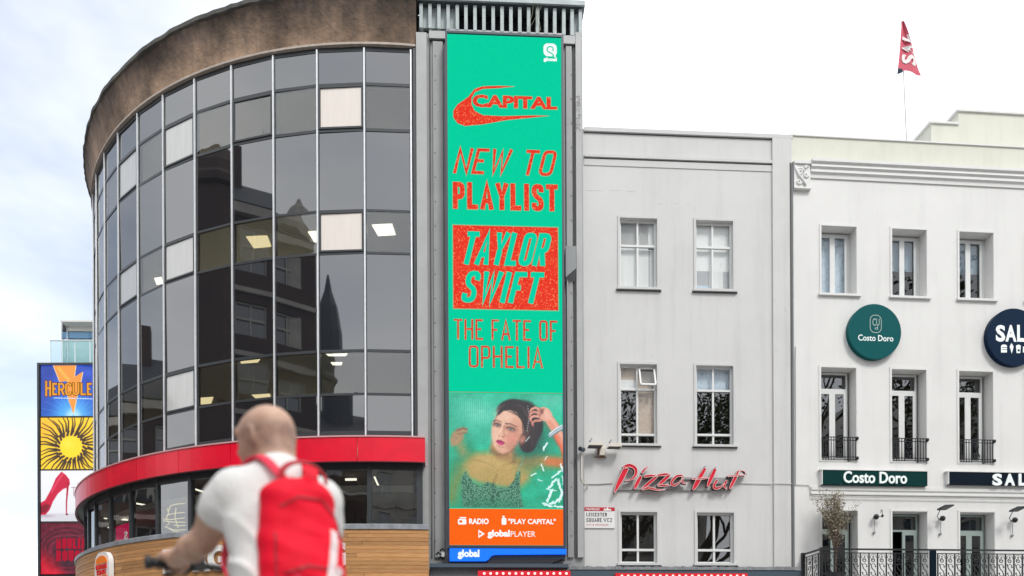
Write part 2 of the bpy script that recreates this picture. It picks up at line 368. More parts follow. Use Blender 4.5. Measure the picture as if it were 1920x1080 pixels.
# ---- smooth bodies from blended round cones and ellipsoids (surface nets)
def smin(a, b, k):
    if k <= 0: return np.minimum(a, b)
    h = np.clip(.5+.5*(b-a)/k, 0, 1); return b+(a-b)*h-k*h*(1-h)
class Sdf:
    def __init__(s, lo, hi, h):
        s.lo = np.array(lo, float); s.h = h; s.n = np.ceil((np.array(hi)-s.lo)/h).astype(int)+1
        s.V = np.full(s.n, .2, np.float32); s.ax = [s.lo[i]+np.arange(s.n[i])*h for i in range(3)]
    def _win(s, lo, hi, pad):
        sl = []
        for i in range(3):
            a = int(max(0, math.floor((lo[i]-pad-s.lo[i])/s.h))); b = int(min(s.n[i], math.ceil((hi[i]+pad-s.lo[i])/s.h)+1)); sl.append(slice(a, max(a, b)))
        X, Y, Z = np.meshgrid(*[s.ax[i][sl[i]] for i in range(3)], indexing='ij', sparse=True); return tuple(sl), X, Y, Z
    def cone(s, a, b, ra, rb, k=.02, sub=False):
        a = np.array(a, float); b = np.array(b, float); R_ = max(ra, rb); sl, X, Y, Z = s._win(np.minimum(a, b)-R_, np.maximum(a, b)+R_, k+3*s.h)
        d = b-a; t = np.clip(((X-a[0])*d[0]+(Y-a[1])*d[1]+(Z-a[2])*d[2])/(d@d+1e-12), 0, 1)
        D = np.sqrt((X-a[0]-t*d[0])**2+(Y-a[1]-t*d[1])**2+(Z-a[2]-t*d[2])**2)-(ra+(rb-ra)*t); s._put(sl, D, k, sub)
    def chain(s, pts, rs, k=.02, sub=False):
        for i in range(len(pts)-1): s.cone(pts[i], pts[i+1], rs[i], rs[i+1], k, sub)
    def ell(s, c, r, k=.02, rot=None, sub=False):
        c = np.array(c, float); R_ = max(r); sl, X, Y, Z = s._win(c-R_, c+R_, k+3*s.h); P = [X-c[0], Y-c[1], Z-c[2]]
        if rot is not None:
            M = np.array(rot.transposed()) if hasattr(rot, 'transposed') else rot; P = [M[i][0]*P[0]+M[i][1]*P[1]+M[i][2]*P[2] for i in range(3)]
        q = np.sqrt((P[0]/r[0])**2+(P[1]/r[1])**2+(P[2]/r[2])**2); q2 = np.sqrt((P[0]/r[0]**2)**2+(P[1]/r[1]**2)**2+(P[2]/r[2]**2)**2)+1e-9
        s._put(sl, q*(q-1)/q2, k, sub)
    def rbox(s, c, hs, r, k=.02, rot=None, taper=0.0, sub=False):
        c = np.array(c, float); R_ = float(np.linalg.norm(hs)); sl, X, Y, Z = s._win(c-R_, c+R_, k+3*s.h); P = [X-c[0], Y-c[1], Z-c[2]]
        if rot is not None:
            M = np.array(rot.transposed()); P = [M[i][0]*P[0]+M[i][1]*P[1]+M[i][2]*P[2] for i in range(3)]
        w = 1+taper*np.clip(P[2]/hs[2], -1, 1)
        q = [np.abs(P[0])-hs[0]*w+r, np.abs(P[1])-hs[1]*w+r, np.abs(P[2])-hs[2]+r]
        D = np.sqrt(np.maximum(q[0], 0)**2+np.maximum(q[1], 0)**2+np.maximum(q[2], 0)**2)+np.minimum(np.maximum(np.maximum(q[0], q[1]), q[2]), 0)-r; s._put(sl, D, k, sub)
    def _put(s, sl, D, k, sub):
        if sub: s.V[sl] = -smin(-s.V[sl], D, k)
        else: s.V[sl] = smin(s.V[sl], D, k)
    def half(s, nrm, d):     # keep where nrm.p < d
        X, Y, Z = np.meshgrid(*s.ax, indexing='ij', sparse=True); s.V = np.maximum(s.V, nrm[0]*X+nrm[1]*Y+nrm[2]*Z-d)
    def wrinkle(s, fn):
        X, Y, Z = np.meshgrid(*s.ax, indexing='ij', sparse=True); s.V = s.V+fn(X, Y, Z)
    def mesh(s, name, m, parent):
        V = s.V; S = V < 0; n = s.n-1; cnt = np.zeros(n, np.float32); acc = np.zeros((3, *n), np.float32)
        for ax in range(3):
            o1, o2 = [(1, 2), (0, 2), (0, 1)][ax]
            a0 = [slice(None)]*3; a1 = [slice(None)]*3; a0[ax] = slice(0, -1); a1[ax] = slice(1, None)
            v0, v1 = V[tuple(a0)], V[tuple(a1)]; cross = (v0 < 0) != (v1 < 0); t = np.where(cross, v0/np.where(cross, v0-v1, 1), 0)
            for p in (0, 1):
                for q in (0, 1):
                    sl = [slice(None)]*3; sl[o1] = slice(p, p+n[o1]); sl[o2] = slice(q, q+n[o2]); cc = cross[tuple(sl)]; tt = t[tuple(sl)]
                    cnt += cc; acc[ax] += tt; acc[o1] += p*cc; acc[o2] += q*cc
        act = cnt > 0; idx = -np.ones(n, np.int64); idx[act] = np.arange(act.sum()); I = np.argwhere(act)
        pts = np.stack([(acc[i][act]/cnt[act]+I[:, i])*s.h+s.lo[i] for i in range(3)], 1); Q = []
        for ax in range(3):
            o1, o2 = [(1, 2), (2, 0), (0, 1)][ax]; a0 = [slice(None)]*3; a1 = [slice(None)]*3; a0[ax] = slice(0, -1); a1[ax] = slice(1, None)
            s0 = S[tuple(a0)]; cr_ = s0 != S[tuple(a1)]; E_ = np.argwhere(cr_); E_ = E_[(E_[:, o1] > 0) & (E_[:, o2] > 0) & (E_[:, o1] < n[o1]) & (E_[:, o2] < n[o2])]
            def g(p, q):
                e = E_.copy(); e[:, o1] -= p; e[:, o2] -= q; return idx[e[:, 0], e[:, 1], e[:, 2]]
            q_ = np.stack([g(1, 1), g(0, 1), g(0, 0), g(1, 0)], 1); ins = s0[E_[:, 0], E_[:, 1], E_[:, 2]]; q_[~ins] = q_[~ins][:, ::-1]; Q.append(q_)
        Q = np.concatenate(Q); me = bpy.data.meshes.new(name); me.from_pydata(pts.tolist(), [], Q.tolist()); me.materials.append(m)
        me.polygons.foreach_set('use_smooth', [True]*len(me.polygons)); me.update(); return link(name, me, parent)
# ------------------------------------------------------------------ materials
M = {}
M['silver'] = mat('silver_aluminium', (.80, .82, .84), .35, .3, var=.15, vscale=8)
M['dframe'] = mat('dark_frame', (.035, .04, .045), .38)
M['spandrel'] = mat('dark_tinted_glass', (.010, .012, .015), .015, 0, .5, 2.38)
M['vision'] = glass('clear_tinted_glass', (.70, .72, .70), 2.05)
M['shopglass'] = glass('shop_glass', (.7, .72, .7), 2.5)
M['clearglass'] = glass('clear_window_glass', (.97, .98, .98), 1.5)
M['lamp_in'] = emat('office_lamp_deep', (1, .93, .8), 16)  # emitter for the added interior fill, not a fitting in view
M['winglass'] = glass('window_glass', (.8, .83, .84), 1.7)
M['darkglass'] = glass('dark_window_glass', (.28, .31, .35), 2.2)
M['film'] = mat('white_backed_glass', (.78, .71, .64), .10, var=.07, vscale=2, stretch=(5, 5, .4), ior=1.7)  # opaque pale pane set in place of clear glass
M['film_grey'] = mat('grey_backed_glass', (.58, .58, .56), .08, var=.14, vscale=2.5, stretch=(4, 4, .3), ior=1.9)
M['ceiling'] = mat('office_ceiling', (.62, .6, .55), .9)
M['officewall'] = mat('office_wall', (.42, .4, .34), .9, var=.3, vscale=1)
M['lamp_white'] = emat('ceiling_light_on', (1, .93, .78), 2.6)
M['lamp_warm'] = emat('warm_ceiling_light_on', (1, .8, .46), 1.7)
M['red_panel'] = mat('red_fascia_paint', lin((242, 6, 48)), .3, var=.2, vscale=1.5, bump=.35, bscale=1.6)
M['red_edge'] = mat('pale_fascia_lip', (.62, .33, .34), .5)
M['wood'] = mat('orange_timber', (.62, .33, .13), .55, col2=(.44, .20, .065), vscale=2.2, stretch=(1.5, 1.5, 22), bump=.25, bscale=30)
M['steel_sill'] = mat('grey_metal_sill', (.36, .38, .41), .45, .3, var=.4, vscale=6)
M['white_gloss'] = mat('white_sign_acrylic', (.82, .82, .80), .3)
M['bk_orange'] = mat('orange_sign_acrylic', lin((255, 135, 30)), .35)
M['bk_red'] = mat('red_sign_acrylic', lin((220, 40, 30)), .35)
M['zinc'] = mat('painted_metal_panel', (.335, .34, .34), .5, var=.18, vscale=1.3, bump=.08, bscale=3)
M['zinc_l'] = mat('painted_metal_strip', (.43, .435, .435), .5, var=.15, vscale=1.6)
M['rivet'] = mat('grey_rivet', (.13, .13, .13), .5)
M['louvre'] = mat('pale_green_grey_metal', (.44, .50, .50), .5, var=.25, vscale=4)
M['louvre_rail'] = mat('dark_green_rail', (.10, .125, .13), .5, var=.3, vscale=5)
M['void'] = mat('dark_void', (.012, .014, .018), .9)
M['case'] = mat('dark_blue_casing', (.035, .05, .075), .4)
M['grey_paint'] = masonry('grey_masonry_paint', (.64, .638, .63), .065)
M['grey_paint2'] = mat('grey_masonry_paint_trim', (.61, .61, .605), .85, var=.06, vscale=1.2, bump=.1, bscale=20)
M['grey_dirt'] = mat('soot_line_in_joint', (.10, .10, .10), .95)  # dark joints, and shade painted under sills and coping
M['white_paint'] = masonry('white_masonry_paint', (.76, .755, .74), .05)
M['white_trim'] = mat('white_trim_paint', (.73, .73, .715), .7, var=.05, vscale=2)
M['cream_paint'] = masonry('cream_masonry_paint', (.70, .70, .61), .06)
M['frame_white'] = mat('white_window_paint', (.72, .73, .72), .5, var=.05, vscale=5)
M['frame_green'] = mat('grey_green_door_paint', (.30, .36, .34), .5)
M['room'] = mat('dim_room', (.10, .10, .10), .9)
M['room_l'] = mat('pale_room', (.45, .45, .46), .9)
M['room_d'] = mat('dark_room', (.03, .03, .035), .9)
M['room_b'] = mat('brown_room', (.30, .21, .14), .9, var=.5, vscale=1.5)
M['curtain'] = mat('white_curtain', (.80, .80, .79), .85, var=.14, vscale=3, stretch=(6, 6, .3))
M['curtain_b'] = mat('beige_blind', (.62, .50, .42), .85, var=.08, vscale=2)
M['blind_w'] = mat('white_roller_blind', (.82, .82, .81), .8)
M['curtain_bl'] = mat('pale_blue_curtain', (.62, .72, .82), .85, var=.15, vscale=4, stretch=(8, 8, .3))
M['iron'] = mat('black_iron', (.012, .014, .017), .4)
M['teal'] = mat('dark_teal_sign', lin((2, 84, 86)), .4, spec=.12)
M['navy'] = mat('navy_sign', lin((8, 34, 60)), .4, spec=.1)
M['green_board'] = mat('dark_green_board', lin((1, 52, 50)), .5, spec=.1)
M['navy_board'] = mat('navy_board', lin((4, 22, 36)), .5, spec=.1)
M['letter_white'] = mat('white_letter', (.80, .86, .85), .4, emit=(.8, .9, .9), estr=.12)
M['neon_red'] = mat('red_sign_face', lin((208, 28, 52)), .4, spec=.3, emit=lin((222, 32, 62)), estr=.06)
M['neon_tube'] = mat('pale_glass_tube', (.72, .58, .56), .15, emit=(1, .6, .55), estr=.08)
M['neon_side'] = mat('dark_red_return', (.10, .012, .022), .45)
M['cable'] = mat('grey_cable', (.22, .23, .24), .6)
M['cable_w'] = mat('painted_cable', (.50, .50, .49), .6)
M['plate_w'] = mat('white_street_plate', (.78, .77, .76), .35)
M['plate_r'] = mat('red_street_plate', lin((190, 40, 60)), .35)
M['plate_k'] = mat('black_lettering', (.04, .04, .05), .5)
M['cam_white'] = mat('cream_fitting_paint', (.68, .63, .55), .5)
M['rust'] = mat('rusty_bracket', (.25, .12, .07), .7, var=.4, vscale=20)
M['lead'] = mat('lead_flashing', (.17, .18, .19), .6, var=.5, vscale=8, bump=.6, bscale=12)
M['blueboard'] = mat('dark_blue_grey_fascia', (.055, .085, .115), .5)
M['bulbred'] = mat('red_bulb_board', lin((200, 24, 40)), .4, emit=lin((200, 24, 40)), estr=.25)
M['bulb'] = emat('lit_bulb', (1, .9, .82), 1.6)
M['paving'] = mat('grey_granite_paving', (.30, .29, .28), .8, var=.25, vscale=2, bump=.2, bscale=20)
M['rooflead'] = mat('flat_roof_felt', (.14, .14, .145), .9, var=.3)

# boards weather one by one
t = M['wood'].node_tree; b = t.nodes['Principled BSDF']; oi = nd('ShaderNodeObjectInfo', t); r = nd('ShaderNodeMapRange', t); r.inputs['To Min'].default_value = .70; r.inputs['To Max'].default_value = 1.12; t.links.new(oi.outputs['Random'], r.inputs['Value'])
mx = nd('ShaderNodeMix', t, data_type='RGBA', blend_type='MULTIPLY'); mx.inputs[0].default_value = 1; t.links.new(b.inputs['Base Color'].links[0].from_socket, mx.inputs[6]); t.links.new(r.outputs[0], mx.inputs[7]); t.links.new(mx.outputs[2], b.inputs['Base Color'])
# ground
g = MB(); g.add([(-600,-600,0),(600,-600,0),(600,900,0),(-600,900,0)], [(0,1,2,3)])
tag(g.build('ground', M['paving']), 'grey granite paving of the square', kind='structure')

# ------------------------------------------------------------------ the round glass building
CX, CY, R = -3.4945, 27.9707, 10.9707
def zz(h): return h+HC
xs = [771,684,596,514,436,367,308,260,223.5,198,184.5]
def ringhit(px, py, r):
    """angle and height where the photo ray meets the near side of a ring of radius r"""
    u, v = ray(px, py); a = u*u+1; b = -2*(u*CX+CY); c = CX*CX+CY*CY-r*r; dd = b*b-4*a*c
    Y = (-b-math.sqrt(max(dd, 0)))/(2*a); return math.atan2(u*Y-CX, CY-Y), HC+v*Y
ang = [ringhit(x, 300, R)[0] for x in xs]
fit = [.1084-.1027*i for i in range(15)]
ang = [ang[i] if i < 9 else fit[i]+(ang[8]-fit[8])*(1-(i-8)/6) for i in range(15)]
ROWS = [(14.42,13.68,0),(13.61,12.60,1),(12.53,10.69,0),(10.64,9.69,1),(9.635,7.385,0),(7.32,6.355,1),(6.30,5.46,0)]
rot_b = thing('round_glass_building', 'curved dark glass office building under a stained concrete cornice', 'building', (CX, CY, 0))
def pol(r, a, z): return Vector((r*math.sin(a), -r*math.cos(a), z))
def facet_box(i, h0, h1, rin, rout, pad=0.0):
    """box lying along the chord of bay i"""
    A = pol(R, ang[i], 0); B = pol(R, ang[i+1], 0); mid = (A+B)/2; e = (A-B).normalized(); w = (A-B).length; n = Vector((e.y, -e.x, 0))
    if n.dot(mid) < 0: n = -n
    return mid, e, n, w
special = {(1,1):'film',(1,3):'film',(5,1):'film',(5,3):'film',(5,5):'film',(7,1):'film',(7,3):'film'}
for i in range(14):
    mid, e, n, w = facet_box(i, 0, 0, 0, 0); rz = math.atan2(e.y, e.x)
    for r, (ht, hb, vis) in enumerate(ROWS):
        m = M['vision'] if vis else M['spandrel']
        if (i, r) in special: m = M['film' if i == 1 else 'film_grey']
        zt, zb = zz(ht), zz(hb); hh = zt-zb; ww = w-.058
        op = (i, r) in special or (i, r) in ((3,1),)
        ins = .045 if op else 0.0
        mb = MB(); mb.box(-ww/2+ins, ww/2-ins, -.007, .007, -hh/2+ins, hh/2-ins)
        c = mid+n*(-.004 if not op else .006); tz = rng.normal(0, .006); tx = rng.normal(0, .004)
        mb.build('pane', m, rot_b, loc=(c.x, c.y, (zt+zb)/2), rot=(tx, 0, rz+tz))
        if op:       # opening light with its own sash
            q = MB(); fw = .042
            for a, b, cc, d in ((-ww/2, -ww/2+fw, -hh/2, hh/2), (ww/2-fw, ww/2, -hh/2, hh/2), (-ww/2+fw, ww/2-fw, hh/2-fw, hh/2), (-ww/2+fw, ww/2-fw, -hh/2, -hh/2+fw)):
                q.box(a, b, -.03, .03, cc, d)
            q.build('sash', M['dframe'], rot_b, loc=(c.x, c.y, (zt+zb)/2), rot=(0, 0, rz))
    # transoms; topmost dark strip also paints the shadow band under the trim
    for h0, h1 in ((14.42,14.52),(13.61,13.68),(12.53,12.60),(10.64,10.69),(9.635,9.69),(7.32,7.385),(6.30,6.355),(5.30,5.46)):
        q = MB(); q.box(-w/2+.03, w/2-.03, -.014, .05, -(h1-h0)/2, (h1-h0)/2); q.build('transom', M['dframe'], rot_b, loc=(mid.x, mid.y, zz((h0+h1)/2)), rot=(0, 0, rz))
for i in range(15):
    a = ang[i]; q = MB(); q.box(-.034, .034, -.018, .09, zz(5.2), zz(14.50)); p = pol(R, a, 0)
    o = q.build('mullion', M['dframe'], rot_b, loc=(p.x, p.y, 0), rot=(0, 0, a))
    q = MB(); q.box(-.017, .017, -.05, -.019, zz(5.2), zz(14.47)); q.build('cover_cap', M['silver'], o)
# right jamb closing the glazing against the pier
q = MB(); q.box(.052, .16, -.06, .25, zz(5.2), zz(14.5)); p = pol(R, ang[0], 0); q.build('jamb', M['dframe'], rot_b, loc=(p.x, p.y, 0), rot=(0, 0, ang[0]))

# concrete cornice with streaked staining
mc = bpy.data.materials.new('stained_concrete'); mc.use_nodes = True; t = mc.node_tree; b = t.nodes['Principled BSDF']; b.inputs['Roughness'].default_value = .9
co = nd('ShaderNodeTexCoord', t); sp = nd('ShaderNodeSeparateXYZ', t); t.links.new(co.outputs['Object'], sp.inputs[0])
n1 = nd('ShaderNodeTexNoise', t); n1.inputs['Scale'].default_value = .8; n1.inputs['Detail'].default_value = 9; n1.inputs['Roughness'].default_value = .68; t.links.new(co.outputs['Object'], n1.inputs['Vector'])
mpn = nd('ShaderNodeMapping', t); mpn.inputs['Scale'].default_value = (3.2, 3.2, .35); t.links.new(co.outputs['Object'], mpn.inputs['Vector'])
n2 = nd('ShaderNodeTexNoise', t); n2.inputs['Scale'].default_value = 1.6; n2.inputs['Detail'].default_value = 6; t.links.new(mpn.outputs[0], n2.inputs['Vector'])
hz = nd('ShaderNodeMapRange', t); hz.inputs['From Min'].default_value = zz(14.5); hz.inputs['From Max'].default_value = zz(15.7); t.links.new(sp.outputs['Z'], hz.inputs['Value'])
ad = nd('ShaderNodeMath', t, operation='ADD'); t.links.new(hz.outputs[0], ad.inputs[0]); t.links.new(n2.outputs['Fac'], ad.inputs[1])
cr2 = nd('ShaderNodeValToRGB', t); el = cr2.color_ramp.elements
el[0].position = .30; el[0].color = (.38, .255, .17, 1); el[1].position = 1.28; el[1].color = (.10, .08, .07, 1)
e2 = cr2.color_ramp.elements.new(.62); e2.color = (.15, .112, .092, 1)
sc_ = nd('ShaderNodeMath', t, operation='MULTIPLY'); sc_.inputs[1].default_value = .62; t.links.new(ad.outputs[0], sc_.inputs[0]); t.links.new(sc_.outputs[0], cr2.inputs[0])
el[1].position = .98; el[1].color = (.075, .062, .058, 1)
mx = nd('ShaderNodeMix', t, data_type='RGBA', blend_type='MULTIPLY'); mx.inputs[0].default_value = .9
r3 = nd('ShaderNodeMapRange', t); r3.inputs['From Min'].default_value = .3; r3.inputs['From Max'].default_value = .62; r3.inputs['To Min'].default_value = .22; r3.inputs['To Max'].default_value = 1.15; t.links.new(n1.outputs['Fac'], r3.inputs['Value'])
t.links.new(cr2.outputs[0], mx.inputs[6]); t.links.new(r3.outputs[0], mx.inputs[7])
n5 = nd('ShaderNodeTexNoise', t); n5.inputs['Scale'].default_value = .55; n5.inputs['Detail'].default_value = 3; t.links.new(co.outputs['Object'], n5.inputs['Vector'])
r5 = nd('ShaderNodeMapRange', t); r5.inputs['From Min'].default_value = .38; r5.inputs['From Max'].default_value = .6; r5.inputs['To Min'].default_value = .62; r5.inputs['To Max'].default_value = 1.25; t.links.new(n5.outputs['Fac'], r5.inputs['Value'])
# hairline cracks and casting joints
vo = nd('ShaderNodeTexVoronoi', t); vo.feature = 'DISTANCE_TO_EDGE'; vo.inputs['Scale'].default_value = .55; wn = nd('ShaderNodeMix', t, data_type='RGBA'); wn.inputs[0].default_value = .12; t.links.new(co.outputs['Object'], wn.inputs[6]); t.links.new(n1.outputs['Color'], wn.inputs[7]); t.links.new(wn.outputs[2], vo.inputs['Vector'])
r6 = nd('ShaderNodeMapRange', t); r6.inputs['From Max'].default_value = .012; r6.inputs['To Min'].default_value = .88; r6.inputs['To Max'].default_value = 1; t.links.new(vo.outputs['Distance'], r6.inputs['Value'])
m5 = nd('ShaderNodeMath', t, operation='MULTIPLY'); t.links.new(r5.outputs[0], m5.inputs[0]); t.links.new(r6.outputs[0], m5.inputs[1])
mx5 = nd('ShaderNodeMix', t, data_type='RGBA', blend_type='MULTIPLY'); mx5.inputs[0].default_value = 1; t.links.new(mx.outputs[2], mx5.inputs[6]); t.links.new(m5.outputs[0], mx5.inputs[7]); t.links.new(mx5.outputs[2], b.inputs['Base Color'])
n4 = nd('ShaderNodeTexNoise', t); n4.inputs['Scale'].default_value = 9; n4.inputs['Detail'].default_value = 6; t.links.new(co.outputs['Object'], n4.inputs['Vector'])
bp = nd('ShaderNodeBump', t); bp.inputs['Strength'].default_value = .7; bp.inputs['Distance'].default_value = .04; t.links.new(n4.outputs['Fac'], bp.inputs['Height']); t.links.new(bp.outputs[0], b.inputs['Normal'])
M['concrete'] = mc
AE = .118   # where the round building meets the pier
q = MB(); q.ring([(R+.03, zz(14.58)), (R+.05, zz(14.8)), (R+.09, zz(15.1)), (R+.15, zz(15.35)), (R+.21, zz(15.52)), (R+.24, zz(15.58))], AE, -3.3, 90)
corn = q.build('cornice', mc, rot_b, smooth=True)
M['coping'] = mat('mossy_coping', (.05, .05, .048), .95, col2=(.13, .125, .11), vscale=2.2, bump=.5, bscale=9)
q = MB(); q.ring([(R+.24, zz(15.575)), (R+.28, zz(15.60)), (R+.28, zz(15.70)), (R-.4, zz(15.74)), (R-.4, zz(15.575))], AE+.004, -3.3, 220, close=True); q.xf(lambda v: v+Vector((v.x, v.y, 0)).normalized()*(.009*math.sin(v.x*9.1+v.y*7.3)*math.sin(v.x*3.7-v.y*5.1)+.01*math.sin(v.x*23+v.y*31))+Vector((0, 0, .010*math.sin(v.x*6.3+v.y*8.7)+.006*math.sin(v.x*19-v.y*15)))); q.build('coping', M['coping'], corn)
q = MB(); q.ring([(R-.02, zz(14.525)), (R+.085, zz(14.525)), (R+.085, zz(14.575)), (R-.02, zz(14.575))], AE-.002, -3.3, 120, close=True); q.build('drip_trim', mat('weathered_trim', (.50, .43, .37), .7, var=.3, vscale=6), corn)
q = MB(); q.ring([(0, zz(15.6)), (R-.3, zz(15.6))], .4, -3.6, 60); q.build('roof', M['rooflead'], rot_b)
# storeys inside
for z0, z1 in ((4.05,4.2),(7.44,7.62),(10.76,10.95),(14.0,14.2)):
    q = MB(); q.ring([(R-5, zz(z0)), (R-.12, zz(z0)), (R-.12, zz(z1)), (R-5, zz(z1))], AE-.01, -2.2, 40, close=True); q.build('floor_slab', M['ceiling'], rot_b)
q = MB(); q.ring([(R-4.6, zz(0)), (R-4.6, zz(14.3))], AE-.01, -2.2, 40); q.build('core_wall', M['officewall'], rot_b)
q = MB(); q.add([pol(R-.1, AE-.012, zz(3)), pol(R-5, AE-.012, zz(3)), pol(R-5, AE-.012, zz(14.3)), pol(R-.1, AE-.012, zz(14.3))], [(0,1,2,3)]); q.build('end_wall', M['officewall'], rot_b)
for (k, a, h0, h1, r0) in ((0,-.12,7.62,10.76,2.2),(1,-.55,4.2,7.44,1.9),(2,-.32,10.95,14.0,1.4)):   # partitions
    q = MB(); q.add([pol(R-r0, a, zz(h0)), pol(R-4.6, a, zz(h0)), pol(R-4.6, a, zz(h1)), pol(R-r0, a, zz(h1))], [(0,1,2,3)]); q.build('partition', M['officewall'], rot_b)
def ceil_light(pts, h, m, name='ceiling_light'):
    vs = []
    for px, py in pts:
        u, v = ray(px, py); Y = h/v; vs.append((u*Y-CX, Y-CY, HC+h-.012))
    c = sum((Vector(v) for v in vs), Vector())/4
    q = MB(); q.add([tuple(Vector(v)-Vector((c.x, c.y, 0))) for v in vs], [(0,1,2,3)]); q.add([tuple(Vector(v)-Vector((c.x, c.y, 0))+Vector((0,0,.01))) for v in vs], [(3,2,1,0)])
    q.build(name, m, rot_b, loc=(c.x, c.y, 0))
H4, H6, H2 = 10.76, 7.44, 14.0
ceil_light([(461,443),(501,441),(509,462),(476,465)], H4, M['lamp_warm'])
ceil_light([(577,434),(617,431),(624,450),(590,454)], H4, M['lamp_white'])
ceil_light([(697,421),(735,419),(742,440),(709,442)], H4, M['lamp_white'])
ceil_light([(450,675),(488,673),(483,679),(452,681)], H6, M['lamp_warm'])
ceil_light([(610,662),(652,662),(648,667),(616,667)], H6, M['lamp_white'])
ceil_light([(620,679),(642,679),(640,684),(624,684)], H6, M['lamp_white'])
ceil_light([(472,740),(506,738),(508,744),(480,747)], H6, M['lamp_warm'])
ceil_light([(371,746),(400,744),(396,756),(374,758)], H6, M['lamp_warm'])
ceil_light([(289,521),(303,519),(306,531),(294,534)], H4, M['lamp_white'])
def fill_unit(r, a, h, m, s=.45):      # unseen glowing panels added deep inside to brighten the offices
    p = pol(r, a, zz(h)-.012); q = MB(); q.box(-s, s, -s*.6, s*.6, 0, .01); q.build('ceiling_light', m, rot_b, loc=p, rot=(0, 0, a))
for a in (-.12, -.35, -.6, -.85): fill_unit(R-3.9, a, H4, M['lamp_in'], .55); fill_unit(R-3.9, a, H6, M['lamp_in'], .55); fill_unit(R-3.9, a, H2, M['lamp_in'], .55)

# red fascia: separate curved panels
RB = R+.53; N = 12; a_end = ringhit(797, 840, RB)[0]
zb0, zb1 = zz(4.60), zz(5.15)
st = .135; a = a_end
while a > -2.4:
    q = MB(); a2 = a-st+.0012; q.ring([(RB, zb0), (RB, zb1), (RB-.04, zb1), (RB-.04, zb0)], a, a2, 4, close=True); q.build('fascia_panel', M['red_panel'], rot_b); a -= st
q = MB(); q.ring([(RB+.02, zb1+.002), (RB+.02, zb1+.035), (RB-.5, zb1+.06), (RB-.5, zb1+.002)], a_end, -2.4, 70, close=True); q.build('fascia_lip', M['red_edge'], rot_b)
q = MB(); q.ring([(RB-.045, zb0+.05), (R-.05, zb0+.12), (R-.05, zb0+.16), (RB-.045, zb0+.1)], a_end, -2.4, 70, close=True); q.build('fascia_soffit', M['dframe'], rot_b)
q = MB(); q.ring([(RB+.012, zb0-.022), (RB+.012, zb0-.002), (RB-.05, zb0-.002), (RB-.05, zb0-.022)], a_end, -2.4, 70, close=True); q.build('fascia_edge_strip', mat('dark_red_strip', (.14, .01, .02), .5), rot_b)
p1 = pol(RB-.002, a_end, 0); p2 = pol(R-.1, a_end+.001, 0)
q = MB(); q.add([(p1.x, p1.y, zb0), (p2.x, p2.y, zb0), (p2.x, p2.y, zb1), (p1.x, p1.y, zb1)], [(0,1,2,3)]); q.build('fascia_end', M['red_panel'], rot_b)

# restaurant glazing under the fascia
RG = R+.25; hS, hT = zz(3.17), zz(4.60)
posts = [787, 693, 603, 515, 430, 358, 297, 247, 209, 181, 168]
pa = [ringhit(x, 940, RG)[0] for x in posts]; pa += [pa[-1]-.12*k for k in range(1, 5)]
for i, a in enumerate(pa):
    p = pol(RG, a, 0); q = MB(); w_ = .05 if i else .07; q.box(-w_, w_, -.05, .09, hS, hT+.05); q.build('shopfront_post', M['dframe'], rot_b, loc=p, rot=(0, 0, a))
for i in range(len(pa)-1):
    A = pol(RG, pa[i], 0); B = pol(RG, pa[i+1], 0); mid = (A+B)/2; e = (A-B).normalized(); w_ = (A-B).length; rz = math.atan2(e.y, e.x)
    q = MB(); q.box(-w_/2+.05, w_/2-.05, -.006, .006, hS, hT-.13); q.build('shop_pane', M['shopglass'], rot_b, loc=(mid.x, mid.y, 0), rot=(0, 0, rz+rng.normal(0, .002)))
    q = MB(); q.box(-w_/2+.05, w_/2-.05, -.04, .04, hT-.13, hT+.04); q.build('shopfront_head', M['dframe'], rot_b, loc=(mid.x, mid.y, 0), rot=(0, 0, rz))
RW = R+.53; aw = ringhit(804, 1000, RW)[0]
q = MB(); q.ring([(RG-.1, hS-.01), (RG-.1, hS+.0), (RW-.02, hS-.0), (RW+.03, hS-.03), (RW+.03, hS-.13), (RW-.1, hS-.13)], aw, -2.3, 70, close=True); q.build('window_sill', M['steel_sill'], rot_b)
# timber boards
hb = 0
z = hS-.135; k = 0
while z > 2.55:
    a = aw-(.0 if k % 2 == 0 else 0); first = .12+.11*(k*.37 % 1)
    while a > -1.95:
        a2 = max(a-first, -2.0); first = .30
        dr = rng.uniform(-.004, .004); q = MB(); q.ring([(RW+dr, z-.088), (RW+dr, z-.003), (RW-.03, z-.003), (RW-.03, z-.088)], a, a2+.0006, max(2, int((a-a2)/.04)), close=True); q.build('plank', M['wood'], rot_b); a = a2
    z -= .0905; k += 1
q = MB(); q.ring([(RW-.035, z), (RW-.035, hS-.14)], aw, -2.0, 50); q.build('board_backing', M['void'], rot_b)
q = MB(); q.ring([(RW-.1, 0), (RW-.1, z-.01)], aw, -2.6, 60); q.build('ground_floor_glazing', M['spandrel'], rot_b)
q = MB(); q.ring([(RW+.02, z-.25), (RW+.02, z-.01), (RW-.1, z-.01), (RW-.1, z-.25)], aw, -2.3, 60, close=True); q.build('ground_floor_head', M['dframe'], rot_b)
p1 = pol(RW, aw, 0); p2 = pol(R-.1, aw, 0)
q = MB(); q.add([(p1.x, p1.y, 0), (p2.x, p2.y, 0), (p2.x, p2.y, hS-.14), (p1.x, p1.y, hS-.14)], [(0,1,2,3)]); q.build('end_board', M['dframe'], rot_b)
